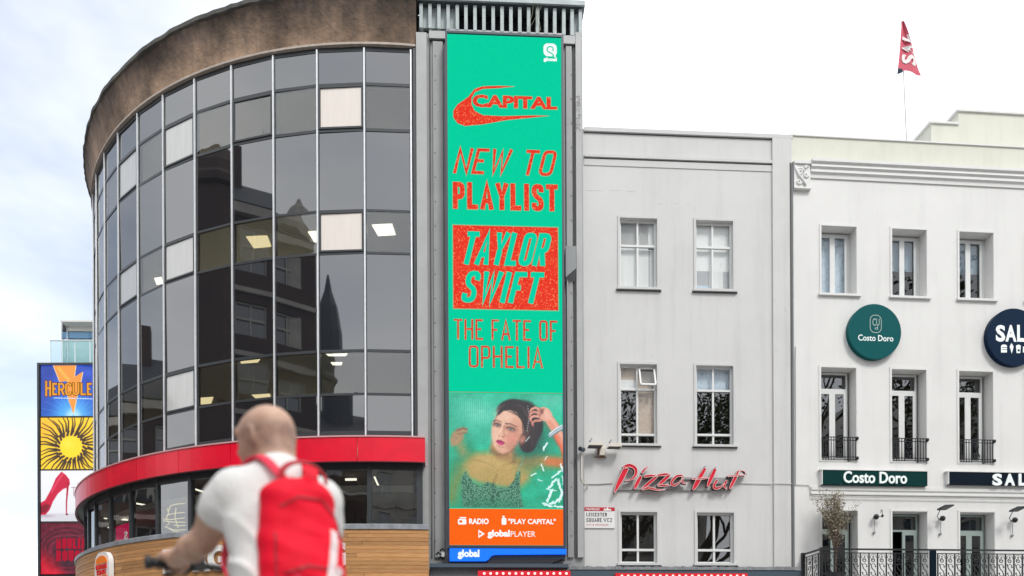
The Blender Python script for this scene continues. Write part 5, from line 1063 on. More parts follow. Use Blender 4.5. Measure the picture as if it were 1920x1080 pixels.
# windows
for i in range(5):
    r_ = WR[(0,i)]; q = MB(); q.box(r_[0]-.08, r_[1]+.1, -.06, .06, r_[2]-.055, r_[2]-.001); q.build('sill', M['white_trim'], wb)
    s0_, s1_, z0_, z1_ = r_; surround(wb, r_, .05, .018, M['white_trim'], sill=False)
    w = window(wb, (s0_, s1_, z0_, z1_-.02), wd, [], [], .035, thick=.05, drop=((0,0),))
    q = MB(); q.box(s1_-.10, s1_-.036, wd-.05, wd-.002, z0_+.036, z1_-.056); q.build('frame_strip', M['frame_white'], w)
    for k in (0, 1):       # side-hung casements
        a = s0_+.04+(s1_-s0_-.13)*k/2; b = a+(s1_-s0_-.13)/2; q = MB(); st = .065
        for bb_ in ((a, a+st, z0_+.04, z1_-.06), (b-st, b, z0_+.04, z1_-.06), (a+st, b-st, z0_+.04, z0_+.11), (a+st, b-st, z1_-.13, z1_-.06)): q.box(bb_[0], bb_[1], wd-.085, wd-.052, bb_[2], bb_[3])
        q.build('sash', M['frame_white'], w); q = MB(); q.box(-(b-a)/2+st, (b-a)/2-st, -.003, .003, -(z1_-z0_)/2+.1, (z1_-z0_)/2-.11); q.build('pane', M['clearglass' if i == 0 else 'winglass'], w, loc=((a+b)/2, wd-.065, (z0_+z1_)/2), rot=(rng.normal(0,.004), 0, rng.normal(0,.004)))
    if i in (1, 2, 4): q = MB(); q.box(s0_+.05, s1_-.1, wd+.05, wd+.06, z0_+(z1_-z0_)*.5, z1_-.05); q.build('curtain', M['curtain_bl'], w)  # pale blue sheet also stands in for sky reflected in upper glass
    if i == 0: q = MB(); q.box(s0_+.05, s1_-.1, wd+.05, wd+.06, z0_+.05, z1_-.05); q.build('curtain', M['curtain_bl'], w)
    # french windows below
    for j in (1, 2):
        s0_, s1_, z0_, z1_ = WR[(j,i)]; mfr = 'frame_white' if j == 1 else 'frame_green'; surround(wb, WR[(j,i)], .05, .018, M['white_trim'], sill=False)
        H_ = z1_-z0_; tl = .815 if j == 1 else (z1_-.42-z0_)/H_
        w = window(wb, (s0_, s1_-.06, z0_, z1_-.02), wd, [], [tl], .04, mf=mfr, mg='darkglass', thick=.06, drop=((0,0),))
        zt2 = z0_+H_*tl-.03; open_left = (j == 2 and i == 1)
        for k in (0, 1):
            if open_left and k == 0: continue
            a = s0_+.045+(s1_-s0_-.15)*k/2; b = a+(s1_-s0_-.15)/2; q = MB(); st = .075
            for bb_ in ((a, a+st, z0_+.03, zt2), (b-st, b, z0_+.03, zt2), (a+st, b-st, z0_+.03, z0_+.16), (a+st, b-st, zt2-.1, zt2)): q.box(bb_[0], bb_[1], wd-.095, wd-.062, bb_[2], bb_[3])
            q.build('door_leaf', M[mfr], w); q = MB(); q.box(-(b-a)/2+st, (b-a)/2-st, -.003, .003, z0_+.16, zt2-.1); q.build('pane', M['darkglass'], w, loc=((a+b)/2, wd-.075, 0), rot=(0, 0, rng.normal(0,.004)))
    # balconette with scrolled centre
    s0_, s1_, z0_, z1_ = WR[(1,i)]; zr1 = z0_+.60; zr0 = z0_+.03; br = wb and MB(); q = MB()
    for z in (zr1, zr1-.075, zr0+.02, zr0+.08): q.box(s0_+.004, s1_-.004, -.045, -.02, z-.008, z+.008)
    ral = q.build('balconette', M['iron'], wb); W_ = s1_-s0_
    for k in range(13):
        if k in (5, 6, 7): continue
        x = s0_+.03+(W_-.06)*k/12; q = MB(); q.box(x-.008, x+.008, -.04, -.025, zr0, zr1); q.build('bar', M['iron'], ral)
    q = MB(); xc = (s0_+s1_)/2; zc = (zr0+zr1)/2+.0
    for sgn_, cz_ in ((1, zc+.12), (-1, zc-.12)):
        q.tube([(xc+sgn_*.0+.075*(1-t*.75)*math.cos(3.1+t*8)*sgn_, -.032, cz_+.075*(1-t*.75)*math.sin(3.1+t*8)*sgn_) for t in np.linspace(0, 1, 20)], .008, 5)
    q.tube([(xc-.08, -.032, zc+.16), (xc-.02, -.032, zc+.02), (xc+.02, -.032, zc-.02), (xc+.08, -.032, zc-.16)], .009, 5)
    q.build('scroll', M['iron'], ral)
    for zc_ in (zr1-.03, zr0+.05):
        q = MB(); q.ring([(0,.045),(.03,.035),(.042,0),(.03,-.035),(0,-.045)], 0, 2*math.pi, 10); q.xf(lambda v: Vector((s1_+.0+v.x, -.05+v.y, zc_+v.z))); q.build('end_boss', M['iron'], ral, smooth=True)
# wall band behind the boards
q = MB(); z_a = WF.at(1700, 915)[1]; z_b = WF.at(1700, 921)[1]; q.box(WF.at(1520, 915)[0], ws1, -.03, 0, z_b, z_a); q.build('string_course', M['white_trim'], wb)
q = MB(); z_a = WF.at(1700, 928)[1]; q.box(WF.at(1520, 915)[0], ws1, -.045, 0, z_a-.02, z_a+.02); q.build('lower_string', M['white_trim'], wb)
# round signs
def round_sign(name, label, px, py, rad_px, m, thick=.13):
    s_, z_ = WF.at(px, py, thick); rr_ = abs(WF.at(px+rad_px, py, thick)[0]-WF.at(px-rad_px, py, thick)[0])/2; o = WF.root(name, label, 'sign')
    q = MB(); n = 64; q.prism([(s_+rr_*math.cos(2*math.pi*k/n), z_+rr_*math.sin(2*math.pi*k/n)) for k in range(n)], -thick, -.0); d_ = q.build('disc', m, o); return o, s_, z_, rr_
o1, s_, z_, rr_ = round_sign('round_cafe_sign', 'round dark teal cafe sign with white name and outlined emblem', 1640.5, 621.5, 49.3, M['teal'])
dz = -.1305
q = MB(); add_text(q, 'Costo Doro', WF.rect(1609, 627, 1675, 640.5, .13), dz, bold=.012); q.build('lettering', M['letter_white'], o1)
q = MB(); e0 = WF.rect(1631.5, 590.5, 1652.5, 624, .13); P_ = [((e0[0]+e0[1])/2+x, (e0[2]+e0[3])/2+z) for x, z in rrect(e0[1]-e0[0], e0[3]-e0[2], .125)]; ribbon(q, P_+[P_[0]], .014, dz); add_text(q, 'CU', WF.rect(1636, 597, 1649, 611, .13), dz, bold=0); add_text(q, 'd', WF.rect(1640, 612, 1646, 618, .13), dz); q.build('emblem', mat('pale_emblem', (.42, .52, .48), .4), o1)
o2, s_, z_, rr_ = round_sign('round_navy_sign', 'round navy sign with bold white letters and food icons, cut by the picture edge', 1902, 632, 50.5, M['navy'])
q = MB()
for ch, x0, x1 in (('S',1867,1885),('A',1885,1906),('L',1907,1921)): add_text(q, ch, WF.rect(x0, 609, x1, 641, .13), dz, bold=.04)
q.build('lettering', M['letter_white'], o2)
q = MB()
def ic(pts): q.flat([WF.at(x, y, .13) for x, y in pts], dz)
ic([(1877,661),(1877,648),(1880,646),(1885,646),(1888,648),(1888,661)]); ic([(1893,650),(1896.5,643),(1900.5,650),(1899,656),(1897,663),(1895,656)]); ic([(1905,648),(1910,646),(1914,648),(1913,662),(1906,662)]); ic([(1918,650),(1923,648),(1925,661),(1918,661)]); q.build('food_icon', M['letter_white'], o2)
q = MB()
for (x0, y0, x1, y1) in ((1879,651,1888,652.3),(1879,655,1888,656.2)): r_ = WF.rect(x0, y0, x1, y1, .13); q.box(r_[0], r_[1], dz-.002, dz-.001, r_[2], r_[3])
r_ = WF.rect(1908, 655, 1912, 659, .13); q.box(r_[0], r_[1], dz-.002, dz-.001, r_[2], r_[3]); q.build('icon_detail', M['navy'], o2)
# board signs
def board(name, label, x0, y0, x1, y1, m, edge):
    o = WF.root(name, label, 'sign'); a, b, c, d = WF.rect(x0, y0, x1, y1, .1); q = MB(); q.box(a, b, -.1, 0, c, d); q.build('board', m, o); q = MB()
    for bb_ in ((a-.02, a-.001, c, d), (b+.001, b+.02, c, d), (a-.06, b+.06, d+.001, d+.022)): q.box(bb_[0], bb_[1], -.115, 0, bb_[2], bb_[3])
    q.build('edge_trim', M['white_trim'], o); return o
o3 = board('cafe_name_board', 'long dark green board with white cafe name under the iron balconettes', 1542, 881, 1738.5, 911, M['green_board'], 1)
letters3d('Costo Doro', WF.rect(1582, 883, 1701, 907, .13), -.13, .03, M['letter_white'], o3, bold=.018)
o4 = board('navy_name_board', 'long navy board with spaced white capitals, right of the green board', 1779, 884.5, 2120, 913, M['navy_board'], 1)
for ch, x0, x1 in (('S',1861,1879),('A',1884,1903),('L',1910,1924)): letters3d(ch, WF.rect(x0, 888, x1, 910.5, .12), -.125, .024, M['letter_white'], o4, bold=.04)
# cables
def cable(label, pts, r=.011, m='cable_w', d=.02):
    q = MB(); P_ = [WF.at(x, y, d) for x, y in pts]; q.tube([(a, -d, b) for a, b in P_], r, 5); o = q.build('wall_cable', M[m]); o.matrix_world = Matrix.Translation((WF.o[0], WF.o[1], 0)) @ Matrix.Rotation(WF.th, 4, 'Z'); return tag(o, label, 'cable')
cable('long cable running along the white wall under both name boards', [(1521,929),(1560,930.5),(1640,932),(1760,934),(1920,937),(1990,939)], d=.06)
cable('short cable dropping from the corner pipe towards the white wall', [(1488,908.5),(1516,909.5),(1519,915),(1520,929)], .009)
cable('dark cable hanging down the left edge of the white wall', [(1491.5,650),(1491,680),(1491.5,780),(1491.5,910)], .008, 'cable')
# downpipe in the joint between the two buildings
dp = WF.root('downpipe', 'thin grey pipe in the joint between grey and white buildings', 'pipe'); q = MB(); a = WF.at(1487.2, 500, .05)[0]
q.tube([(a, -.03, .0), (a, -.03, WF.at(1487, 306)[1])], .018, 8); q.build('pipe', M['cable'], dp)
q = MB(); q.box(a-.06, a-.025, -.012, 0, 0, WF.at(1487, 306)[1]); q.build('joint_strip', M['grey_dirt'], dp)
# flag
fg = WF.root('flag_on_pole', 'red teardrop flag with white letters on a leaning thin pole above the parapet', 'flag'); fd = -.2
P0 = WF.at(1701, 268, fd); P1 = WF.at(1690, 38, fd); q = MB(); q.tube([(P0[0], .2, P0[1]-.3), (P0[0]*.55+P1[0]*.45-.01, .2, P0[1]*.55+P1[1]*.45), (P1[0], .2, P1[1])], [.017, .013, .007], 6); q.build('pole', M['cable_w'], fg)
# pennant cloth as a rippled sheet
Lf = [(1689.5,42),(1688,60),(1686,90),(1684,112),(1682,132)]; Rg = [(1691.5,42),(1702,72),(1712,100),(1720,120),(1727,142)]
M['flag_red'] = mat('red_flag_cloth', lin((200, 84, 102)), .75); 
def cl(u, v_):
    k = u*(len(Lf)-1); i = min(int(k), len(Lf)-2); t = k-i; A = Vector(Lf[i]).lerp(Vector(Lf[i+1]), t); B = Vector(Rg[i]).lerp(Vector(Rg[i+1]), t); p = A.lerp(B, v_); s_, z_ = WF.at(p.x, p.y, fd); return (s_, .17-.05*math.sin(v_*7+u*5)*v_, z_)
q = MB(); NU, NV = 24, 12; q.add([cl(i/NU, j/NV) for i in range(NU+1) for j in range(NV+1)], [(i*(NV+1)+j, (i+1)*(NV+1)+j, (i+1)*(NV+1)+j+1, i*(NV+1)+j+1) for i in range(NU) for j in range(NV)]); fo_ = q.build('cloth', M['flag_red'], fg, smooth=True)
q = MB()
for ch, u0, u1 in (('S', .84, .62), ('A', .60, .42), ('L', .38, .24)):
    for vs, fs in fit_text(ch, (0, 1, 0, 1), bold=.04): q.add([(lambda c_: (c_[0], c_[1]-.012, c_[2]))(cl(u1+(u0-u1)*(1-x_*0-(x_)), .16+.72*z__)) if False else (lambda c_: (c_[0], c_[1]-.012, c_[2]))(cl(u0+(u1-u0)*x_, .14+.74*(1-z__))) for x_, z__ in vs], fs)
q.build('lettering', mat('white_flag_print', (.8, .77, .75), .8), fg)
q = MB(); q.add([cl(.97, 0), (cl(.97,0)[0]-.02, .17, cl(.97,0)[2]-.16), (cl(.97,.2)[0], .17, cl(.97,.2)[2]-.08), cl(.97, .22)], [(0,1,2,3)]); q.build('fixing_tab', M['navy'], fg)
# lamps on the terrace wall
def wlamp(label, x, y, flood):
    o = WF.root('wall_lamp', label, 'lamp', 'lamps between the terrace doors'); s_, z_ = WF.at(x, y, .12); q = MB(); q.ring([(0,.07),(.045,.055),(.07,0),(.045,-.055),(0,-.07)], 0, 2*math.pi, 12); q.xf(lambda v: Vector((s_+v.x, -.12+v.y, z_+v.z))); q.build('lamp_head', M['iron'], o, smooth=True)
    q = MB(); q.tube([(s_, -.05, z_), (s_, -.035, z_-.38)], .008, 6); q.tube([(s_, -.0, z_-.38), (s_, -.05, z_-.38)], .03, 8); q.tube([(s_, 0, z_), (s_, -.08, z_)], .02, 6); q.build('stem', M['cable'], o)
    if flood:
        q = MB(); s2, z2_ = WF.at(x+4, y-21, .4); q.add([(s2-.13,-.30,z2_-.06),(s2+.10,-.30,z2_-.05),(s2+.17,-.5,z2_+.02),(s2-.06,-.5,z2_+.01),(s2-.13,-.30,z2_-.02),(s2+.10,-.30,z2_-.01),(s2+.17,-.5,z2_+.05),(s2-.06,-.5,z2_+.04)], [(0,3,2,1),(4,5,6,7),(0,1,5,4),(1,2,6,5),(2,3,7,6),(3,0,4,7)]); q.build('flood_head', M['dframe'], o)
        q = MB(); q.tube([(s_-.02, -.02, z_-.02), (s_-.13, -.1, z_+.05), (s_-.12, -.2, z_+.2), (s2-.06, -.36, z2_-.03)], .009, 6); q.build('arm', M['iron'], o)
    else:
        q = MB(); q.tube([(s_+.06, -.12, z_), (s_+.13, -.15, z_+.01), (s_+.15, -.14, z_+.15), (s_+.12, -.14, z_+.18), (s_+.1, -.14, z_+.1)], .008, 6); q.ring([(0,.04),(.035,0),(0,-.04)], 0, 6.283, 8); n0 = len(q.v); q.build('arm', M['iron'], o)
        q = MB(); q.ring([(0,.05),(.04,0),(0,-.05)], 0, 6.283, 8); q.xf(lambda v: Vector((s_+.14+v.x, -.15+v.y, z_+.02+v.z))); q.build('small_head', M['iron'], o)
wlamp('small twin-headed wall lamp between the plant and the first clear doorway', 1643, 969, False); wlamp('wall lamp with square flood head between the second and third doorways', 1767.5, 972, True); wlamp('wall lamp with square flood head at the picture edge, past the last doorway', 1903, 975, True)
# terrace: slab, railing, plant
TD = .92; zfl = 2.5; sP0 = WF.at(1503, 1045, 0)[0]; sF0 = sP0
ter = WF.root('terrace_slab', 'pale first-floor terrace slab carrying the iron railing', 'terrace'); q = MB(); q.box(sF0-.05, ws1, -TD-.12, 0, zfl-.22, zfl); q.build('slab', M['white_trim'], ter)
for x in np.arange(sF0+.2, ws1, 3.2): q = MB(); q.box(x, x+.28, -TD-.02, -TD+.26, 0, zfl-.222); q.build('column', M['white_trim'], ter)
rl = WF.root('terrace_railing', 'black wrought iron terrace railing with scrolled panels along the white building', 'railing'); zrt = WF.at(1700, 1030, TD)[1]; zrb = zfl+.08
q = MB(); q.box(sF0, ws1, -TD-.025, -TD+.025, zrt-.025, zrt+.01); q.box(sF0-.005, sF0+.045, -TD+.03, 0, zrt-.026, zrt+.009); q.build('top_rail', M['iron'], rl)
q = MB(); q.box(sF0, ws1, -TD-.012, -TD+.012, zrt-.105, zrt-.085); q.box(sF0, ws1, -TD-.012, -TD+.012, zrb, zrb+.02); q.box(sF0+.012, sF0+.03, -TD+.03, 0, zrt-.105, zrt-.085); q.box(sF0+.012, sF0+.03, -TD+.03, 0, zrb, zrb+.02); q.build('lower_rail', M['iron'], rl)
for x_ in (sF0+.02,): q = MB(); q.box(x_-.04, x_+.04, -.08, -.001, zfl, zrt+.03); q.build('post', M['iron'], rl); q = MB(); q.box(x_-.03, x_+.03, -TD-.03, -TD+.03, zfl, zrt+.03); q.build('post', M['iron'], rl)
pit = .213
def scroll_mesh():
    q = MB(); h = zrt-.11-zrb-.02; zc = zrb+.02+h/2; w = pit*.5-.02
    for sg_ in (1, -1):
        q.tube([(sg_*.0+.058*(1-t*.7)*math.cos(t*8.5+1.2)*sg_, 0, zc+sg_*h*.30+.058*(1-t*.7)*math.sin(t*8.5+1.2)*sg_) for t in np.linspace(0, 1, 16)], .0105, 4)
        q.tube([(sg_*.05*math.cos(t*3.3), 0, zc+sg_*(h*.12+.05*math.sin(t*3.3))) for t in np.linspace(0, 1, 8)], .008, 4)
    q.tube([(-.07, 0, zc+h*.2), (-.03, 0, zc+.03), (.03, 0, zc-.03), (.07, 0, zc-h*.2)], .010, 4)
    for x, z in ((-.055, zc-h*.1), (.055, zc+h*.1), (0, zc+h*.42)): q.tube([(x, -.01, z), (x, .01, z)], .017, 6)
    arc = [(-w+.01, 0, zc+h*.36), (-w*.7, 0, zc+h*.46), (0, 0, zc+h*.49), (w*.7, 0, zc+h*.46), (w-.01, 0, zc+h*.36)]; q.tube(arc, .007, 4)
    o = q.build('scroll_panel', M['iron'], rl); return o
q = MB(); q.box(-.012, .012, -.012, .012, zrb+.02, zrt-.105); bal = q.build('baluster', M['iron'], rl); scr = scroll_mesh()
nb = int((ws1-sF0)/pit)
for k in range(nb):
    x = sF0+.12+pit*k; b_ = bal if k == 0 else bal.copy(); c_ = scr if k == 0 else scr.copy()
    for o_, dx in ((b_, 0), (c_, pit/2)):
        if k: C.objects.link(o_)
        o_.location = (x+dx, -TD, 0)
for k in range(3):
    for src, dy in ((bal, 0), (scr, .14)):
        o_ = src.copy(); C.objects.link(o_); o_.location = (sF0+.02, -TD+.14+.28*k+dy, 0); o_.rotation_euler = (0, 0, math.pi/2)
for px in (1747.5,): q = MB(); a = WF.at(px, 1050, TD)[0]; q.box(a-.075, a+.075, -TD-.05, -TD+.05, zfl, zrt-.03); q.build('post', M['navy_board'], rl); q = MB(); q.box(a-.1, a-.08, -TD-.02, -TD+.02, zrb, zrt-.03); q.box(a+.08, a+.1, -TD-.02, -TD+.02, zrb, zrt-.03); q.build('post_edge', M['white_trim'], rl)
# olive-like plant
pl = WF.root('potted_olive_tree', 'spindly small-leaved tree in a pot on the terrace before the darkest doorway', 'plant'); pc = WF.at(1566, 1060, .45)
q = MB(); q.ring([(0,zfl+.002),(.17,zfl+.002),(.24,zfl+.42),(.26,zfl+.45),(.22,zfl+.45),(.2,zfl+.38),(0,zfl+.38)], 0, 2*math.pi, 20); q.xf(lambda v: Vector((pc[0]+v.x, -.45+v.y, v.z))); q.build('pot', mat('dark_pot', (.05, .05, .055), .6), pl)
q = MB(); lf = MB(); rr2 = random.Random(4); zt0 = zfl+.38; ztop_ = WF.at(1566, 915, .45)[1]
for k in range(52):
    a = rr2.uniform(0, 6.283); sp_ = rr2.uniform(.05, 1.0)**.8; top = Vector((pc[0]+.56*sp_*math.cos(a), -.45+.40*sp_*math.sin(a), ztop_-.1-rr2.uniform(0, .75)*(.3+sp_))); base = Vector((pc[0]+rr2.uniform(-.04,.04), -.45+rr2.uniform(-.04,.04), zt0+rr2.uniform(.35,.9)))
    mid = base.lerp(top, .5)+Vector((rr2.uniform(-.05,.05), rr2.uniform(-.05,.05), .16)); q.tube([base, mid, top], [.007, .0045, .002], 4, caps=False)
    for n in range(58):
        t = rr2.uniform(.2, 1.05); p = base.lerp(mid, t*2) if t < .5 else mid.lerp(top, t*2-1); p = p+Vector((rr2.gauss(0,.045), rr2.gauss(0,.045), rr2.gauss(0,.045))); d = Vector((rr2.gauss(0,1), rr2.gauss(0,1), rr2.gauss(0,.8)+.4)).normalized(); l = rr2.uniform(.034,.066); s2 = d.cross(Vector((rr2.gauss(0,1),rr2.gauss(0,1),rr2.gauss(0,1)))).normalized()*l*.26
        lf.add([p-s2*.2, p+d*l*.5-s2, p+d*l, p+d*l*.5+s2], [(0,1,2,3)])
q.tube([(pc[0], -.45, zt0-.02), (pc[0]+.02, -.44, zt0+.5), (pc[0]-.01, -.45, zt0+.95)], [.026, .02, .014], 6); q.build('trunk', mat('olive_bark', (.13, .09, .07), .9), pl)
lv_ = lf.build('foliage', mat('olive_leaf', (.24, .25, .17), .6, col2=(.36, .28, .21), vscale=7), pl); lv_['kind'] = 'stuff'
q = MB(); q.tube([(WF.at(1521,960,.05)[0]+.15*k*0+.1*math.cos(k*2.1)*.3, -.06, WF.at(1530, 1000)[1]-.2+k*.12) for k in range(6)], .008, 4)
# ------------------------------------------------------------------ poster column and far building on the left
BF = Face(130, 34.0, 0.0)
pc_ = BF.root('theatre_poster_column', 'tall dark board carrying four stacked lit theatre posters, left of the curved building', 'billboard')
q = MB(); a, b, c, d = BF.rect(71.5, 681.5, 196, 1090, 0); q.box(a, b, .02, .7, c, d); q.box(a, a+.10, -.09, .019, c, d); q.box(a+.101, b, -.09, .019, d-.10, d); q.build('frame', M['dframe'], pc_)
q = MB(); q.box(a+.2, a+.5, .1, .5, 0, c); q.box(b-.6, b-.3, .1, .5, 0, c); q.build('post', M['dframe'], pc_)
def poster(y0, y1, P, nm): return pic_grid(nm, BF, (76.5, y0, 190, y1), .03, P.im, pc_, glow=.92)
P = Paint(110, 96, 76, 684, 190, 780, (32, 70, 176)); n_ = P.noise(1, 14, 2); P.im += n_[..., None]*np.array([14, 16, 26]); P.ell(112, 782, 60, 40, (30, 130, 230), 0, .9, .8); P.ell(137, 782, 26, 26, (120, 210, 250), 0, .9, .9); P.ell(137, 784, 10, 12, (240, 250, 255), 0, .8); P.ell(80, 740, 18, 50, (46, 60, 150), 0, .9, .6)
for k in range(14): a_ = -math.pi*k/13; P.line([(137,780),(137+60*math.cos(a_),780+60*math.sin(a_))], .8, (110, 190, 245), 1, .4)
bolt = [(100,685),(142,685),(139,707),(155,697),(149,728),(144,744),(137,776),(128,748),(124,728),(127,714),(112,716)]; P.poly([(x+(1.2 if x > 128 else -1.2), y) for x, y in bolt], (250, 225, 170), 1.2); P.poly(bolt, (242, 148, 56), 1.4); P.line([(110,690),(128,712)], 5, (252, 190, 80), 4, .7)
P.line([(101,746),(175,748)], 1.6, (225, 235, 250), 1, .9); P.line([(101,746),(175,748)], 3, (32, 70, 176), .2, .0)
for x in range(103, 175, 5): P.line([(x,744),(x,750)], .7, (30, 80, 190), .5, .8)
poster(684.5, 779.5, P, 'blue_poster')
q = MB(); q2 = MB()
hs = 'HERCULES'; xw = [(85,96),(98,107),(109,121),(122,134),(136,149),(151,161),(163,172),(175,187)]
for ch, (x0_, x1_) in zip(hs, xw):
    yt = 714 if ch == 'H' else 718; r_ = BF.rect(x0_, yt, x1_, 743 if ch == 'H' else 741, .035)
    stroke_text(q2, ch, (r_[0]-.03, r_[1]+.03, r_[2]-.03, r_[3]+.03), .14, -.034); stroke_text(q, ch, r_, .085, -.037)
q2.build('title_outline', emat('dark_orange_print', lin((120, 56, 30)), .9), pc_); q.build('title_lettering', emat('yellow_orange_print', lin((248, 176, 72)), .95), pc_)
P = Paint(110, 96, 76, 784, 190, 880, (250, 206, 44)); P.ell(84, 800, 20, 24, (246, 176, 50), 0, .8, .7); rs_ = random.Random(2)
for k in range(44):      # plain sunburst of brush strokes
    a_ = 2*math.pi*k/44+rs_.uniform(-.04,.04); r0_, r1_ = 27+rs_.uniform(-3, 4), 62+rs_.uniform(-8, 14); P.line([(133+r0_*math.cos(a_)*1.05, 838+r0_*math.sin(a_)), (133+(r0_+r1_)/2*math.cos(a_+.07), 838+(r0_+r1_)/2*math.sin(a_+.07)), (133+r1_*math.cos(a_), 838+r1_*math.sin(a_))], 3.6, (58, 40, 30), 1.2, .95, w2=1.2)
for k in range(20): a_ = 2*math.pi*k/20; P.line([(133+22*math.cos(a_)*1.05, 838+22*math.sin(a_)), (133+29*math.cos(a_+.15), 838+29*math.sin(a_+.15))], 4.2, (58, 40, 30), 1.4)
P.ell(133, 838, 20, 20, (252, 214, 40), 0, .06); P.ell(128, 833, 9, 7, (255, 226, 80), 20, .8, .7)
poster(783.5, 879.5, P, 'yellow_poster')
P = Paint(110, 96, 76, 882, 190, 978, (224, 226, 230)); P.ell(130, 900, 70, 30, (236, 236, 240), 0, .9, .8); P.line([(76,965),(190,965)], 1.2, (170, 168, 178), 1.5); P.ell(120, 972, 80, 8, (205, 204, 212), 0, .5)
P.poly([(115,884),(123,890),(130,899),(131,908),(127,914),(118,917),(108,926),(99,940),(92,957),(84,966),(70,966),(70,946),(84,938),(96,916),(104,897)], (196, 24, 62), 1.4); P.line([(127,906),(126,922),(124.5,940),(124,964)], 4.2, (172, 18, 50), 1, w2=1.8); P.line([(118,888),(108,902),(97,922)], 3, (240, 90, 120), 3, .7); P.poly([(70,952),(86,944),(95,948),(86,962),(70,964)], (130, 12, 40), 3, .7); P.ell(125, 965, 2.2, 1.6, (110, 12, 36), 0, .4)
P.ell(86, 968, 14, 2.6, (170, 150, 170), 0, .6, .6)
for (x, y0_, y1_) in ((138,914,930), (146,906,912), (149,906,912)): P.line([(x,y0_),(x,y1_)], 1.2, (150, 120, 132), 1)
P.line([(134,914),(142,914)], 1.2, (150,120,132), 1); poster(882.5, 977, P, 'pale_shoe_poster')
P = Paint(110, 100, 76, 980, 190, 1078, (92, 20, 40)); 
for k in range(7): P.ell(126, 1030, 60-k*4, 46-k*4, ((70, 16, 34) if k % 2 else (112, 24, 50)), 0, .05)
P.ell(132, 1036, 34, 28, (64, 26, 42), 0, .1); P.ell(78, 1070, 26, 34, (190, 14, 44), -30, .5, .9); P.ell(100, 1078, 20, 10, (214, 20, 52), 0, .6, .8); P.im += (P.noise(10, 5, 3))[..., None]
P.line([(102,1006),(160,1004)], 1.5, (120, 50, 70), 1); poster(980.5, 1076, P, 'dark_red_poster')
q = MB(); stroke_text(q, 'MOULIN', BF.rect(105, 1009, 161, 1029, .035), .12, -.035, gap=.35); stroke_text(q, 'ROUGE', BF.rect(105, 1032, 161, 1052, .035), .12, -.035, gap=.35); q.build('title_lettering', emat('dim_red_print', lin((190, 36, 62)), .9), pc_)
for y in (781.5, 880.8, 979): 
    q = MB(); bxp(q, BF, 76.5, y-1.1, 190, y+1.1, .0, .05); q.build('divider', M['dframe'], pc_)

OF = Face(150, 62.0, 0.02)
ofb = OF.root('rooftop_glass_building', 'pale office block with blue glazing and glass balustrade behind the posters', 'building')
q = MB(); a, b, c, d = OF.rect(115, 603, 215, 690, 0); q.box(a+.3, b, .3, 10, 0, d-.5); q.build('wall', mat('pale_grey_cladding', (.6, .62, .6), .6), ofb)
q = MB(); bxp(q, OF, 113, 600, 215, 603.5, -1.5, .9); bxp(q, OF, 128, 607.5, 215, 621, -.35, .0); q.build('roof_edge', mat('pale_stone_panel', (.56, .56, .53), .7), ofb)
q = MB(); bxp(q, OF, 115.5, 604, 127, 621, -.5, -.1); q.build('dark_window', M['room_d'], ofb); q = MB(); bxp(q, OF, 114, 603.5, 115.3, 690, -.3, .1); bxp(q, OF, 125.2, 603.5, 126.2, 690, -.3, .05); q.build('mullion', M['silver'], ofb)
for x0_, x1_ in ((116,125), (127,168), (169,215)): q = MB(); bxp(q, OF, x0_, 622.5, x1_, 634, -.35, -.1); q.build('glazing', mat('blue_reflecting_glass', (.10, .25, .42), .12), ofb); q = MB(); bxp(q, OF, x0_, 638, x1_, 700, -.35, -.1); q.build('lower_glazing', mat('pale_teal_glass', (.32, .48, .50), .15), ofb)  # upper glazing: reflected sky put into its blue base colour
q = MB(); bxp(q, OF, 93, 637, 215, 638.4, .8, 1.0)
for x in (93.6, 116, 140, 168): bxp(q, OF, x, 638.6, x+1.0, 700, .85, .95)
q.build('balustrade_frame', M['silver'], ofb); q = MB(); bxp(q, OF, 94.5, 639, 215, 700, .88, .92); q.build('balustrade_glass', glass('balustrade_glass', (.86, .93, .93), 1.45), ofb)
q = MB(); a = OF.at(88, 682)[0]; q.box(a, b, -1.1, 3, 0, OF.at(140, 701)[1]); q.build('terrace_block', mat('pale_block', (.5,.5,.5), .8), ofb)

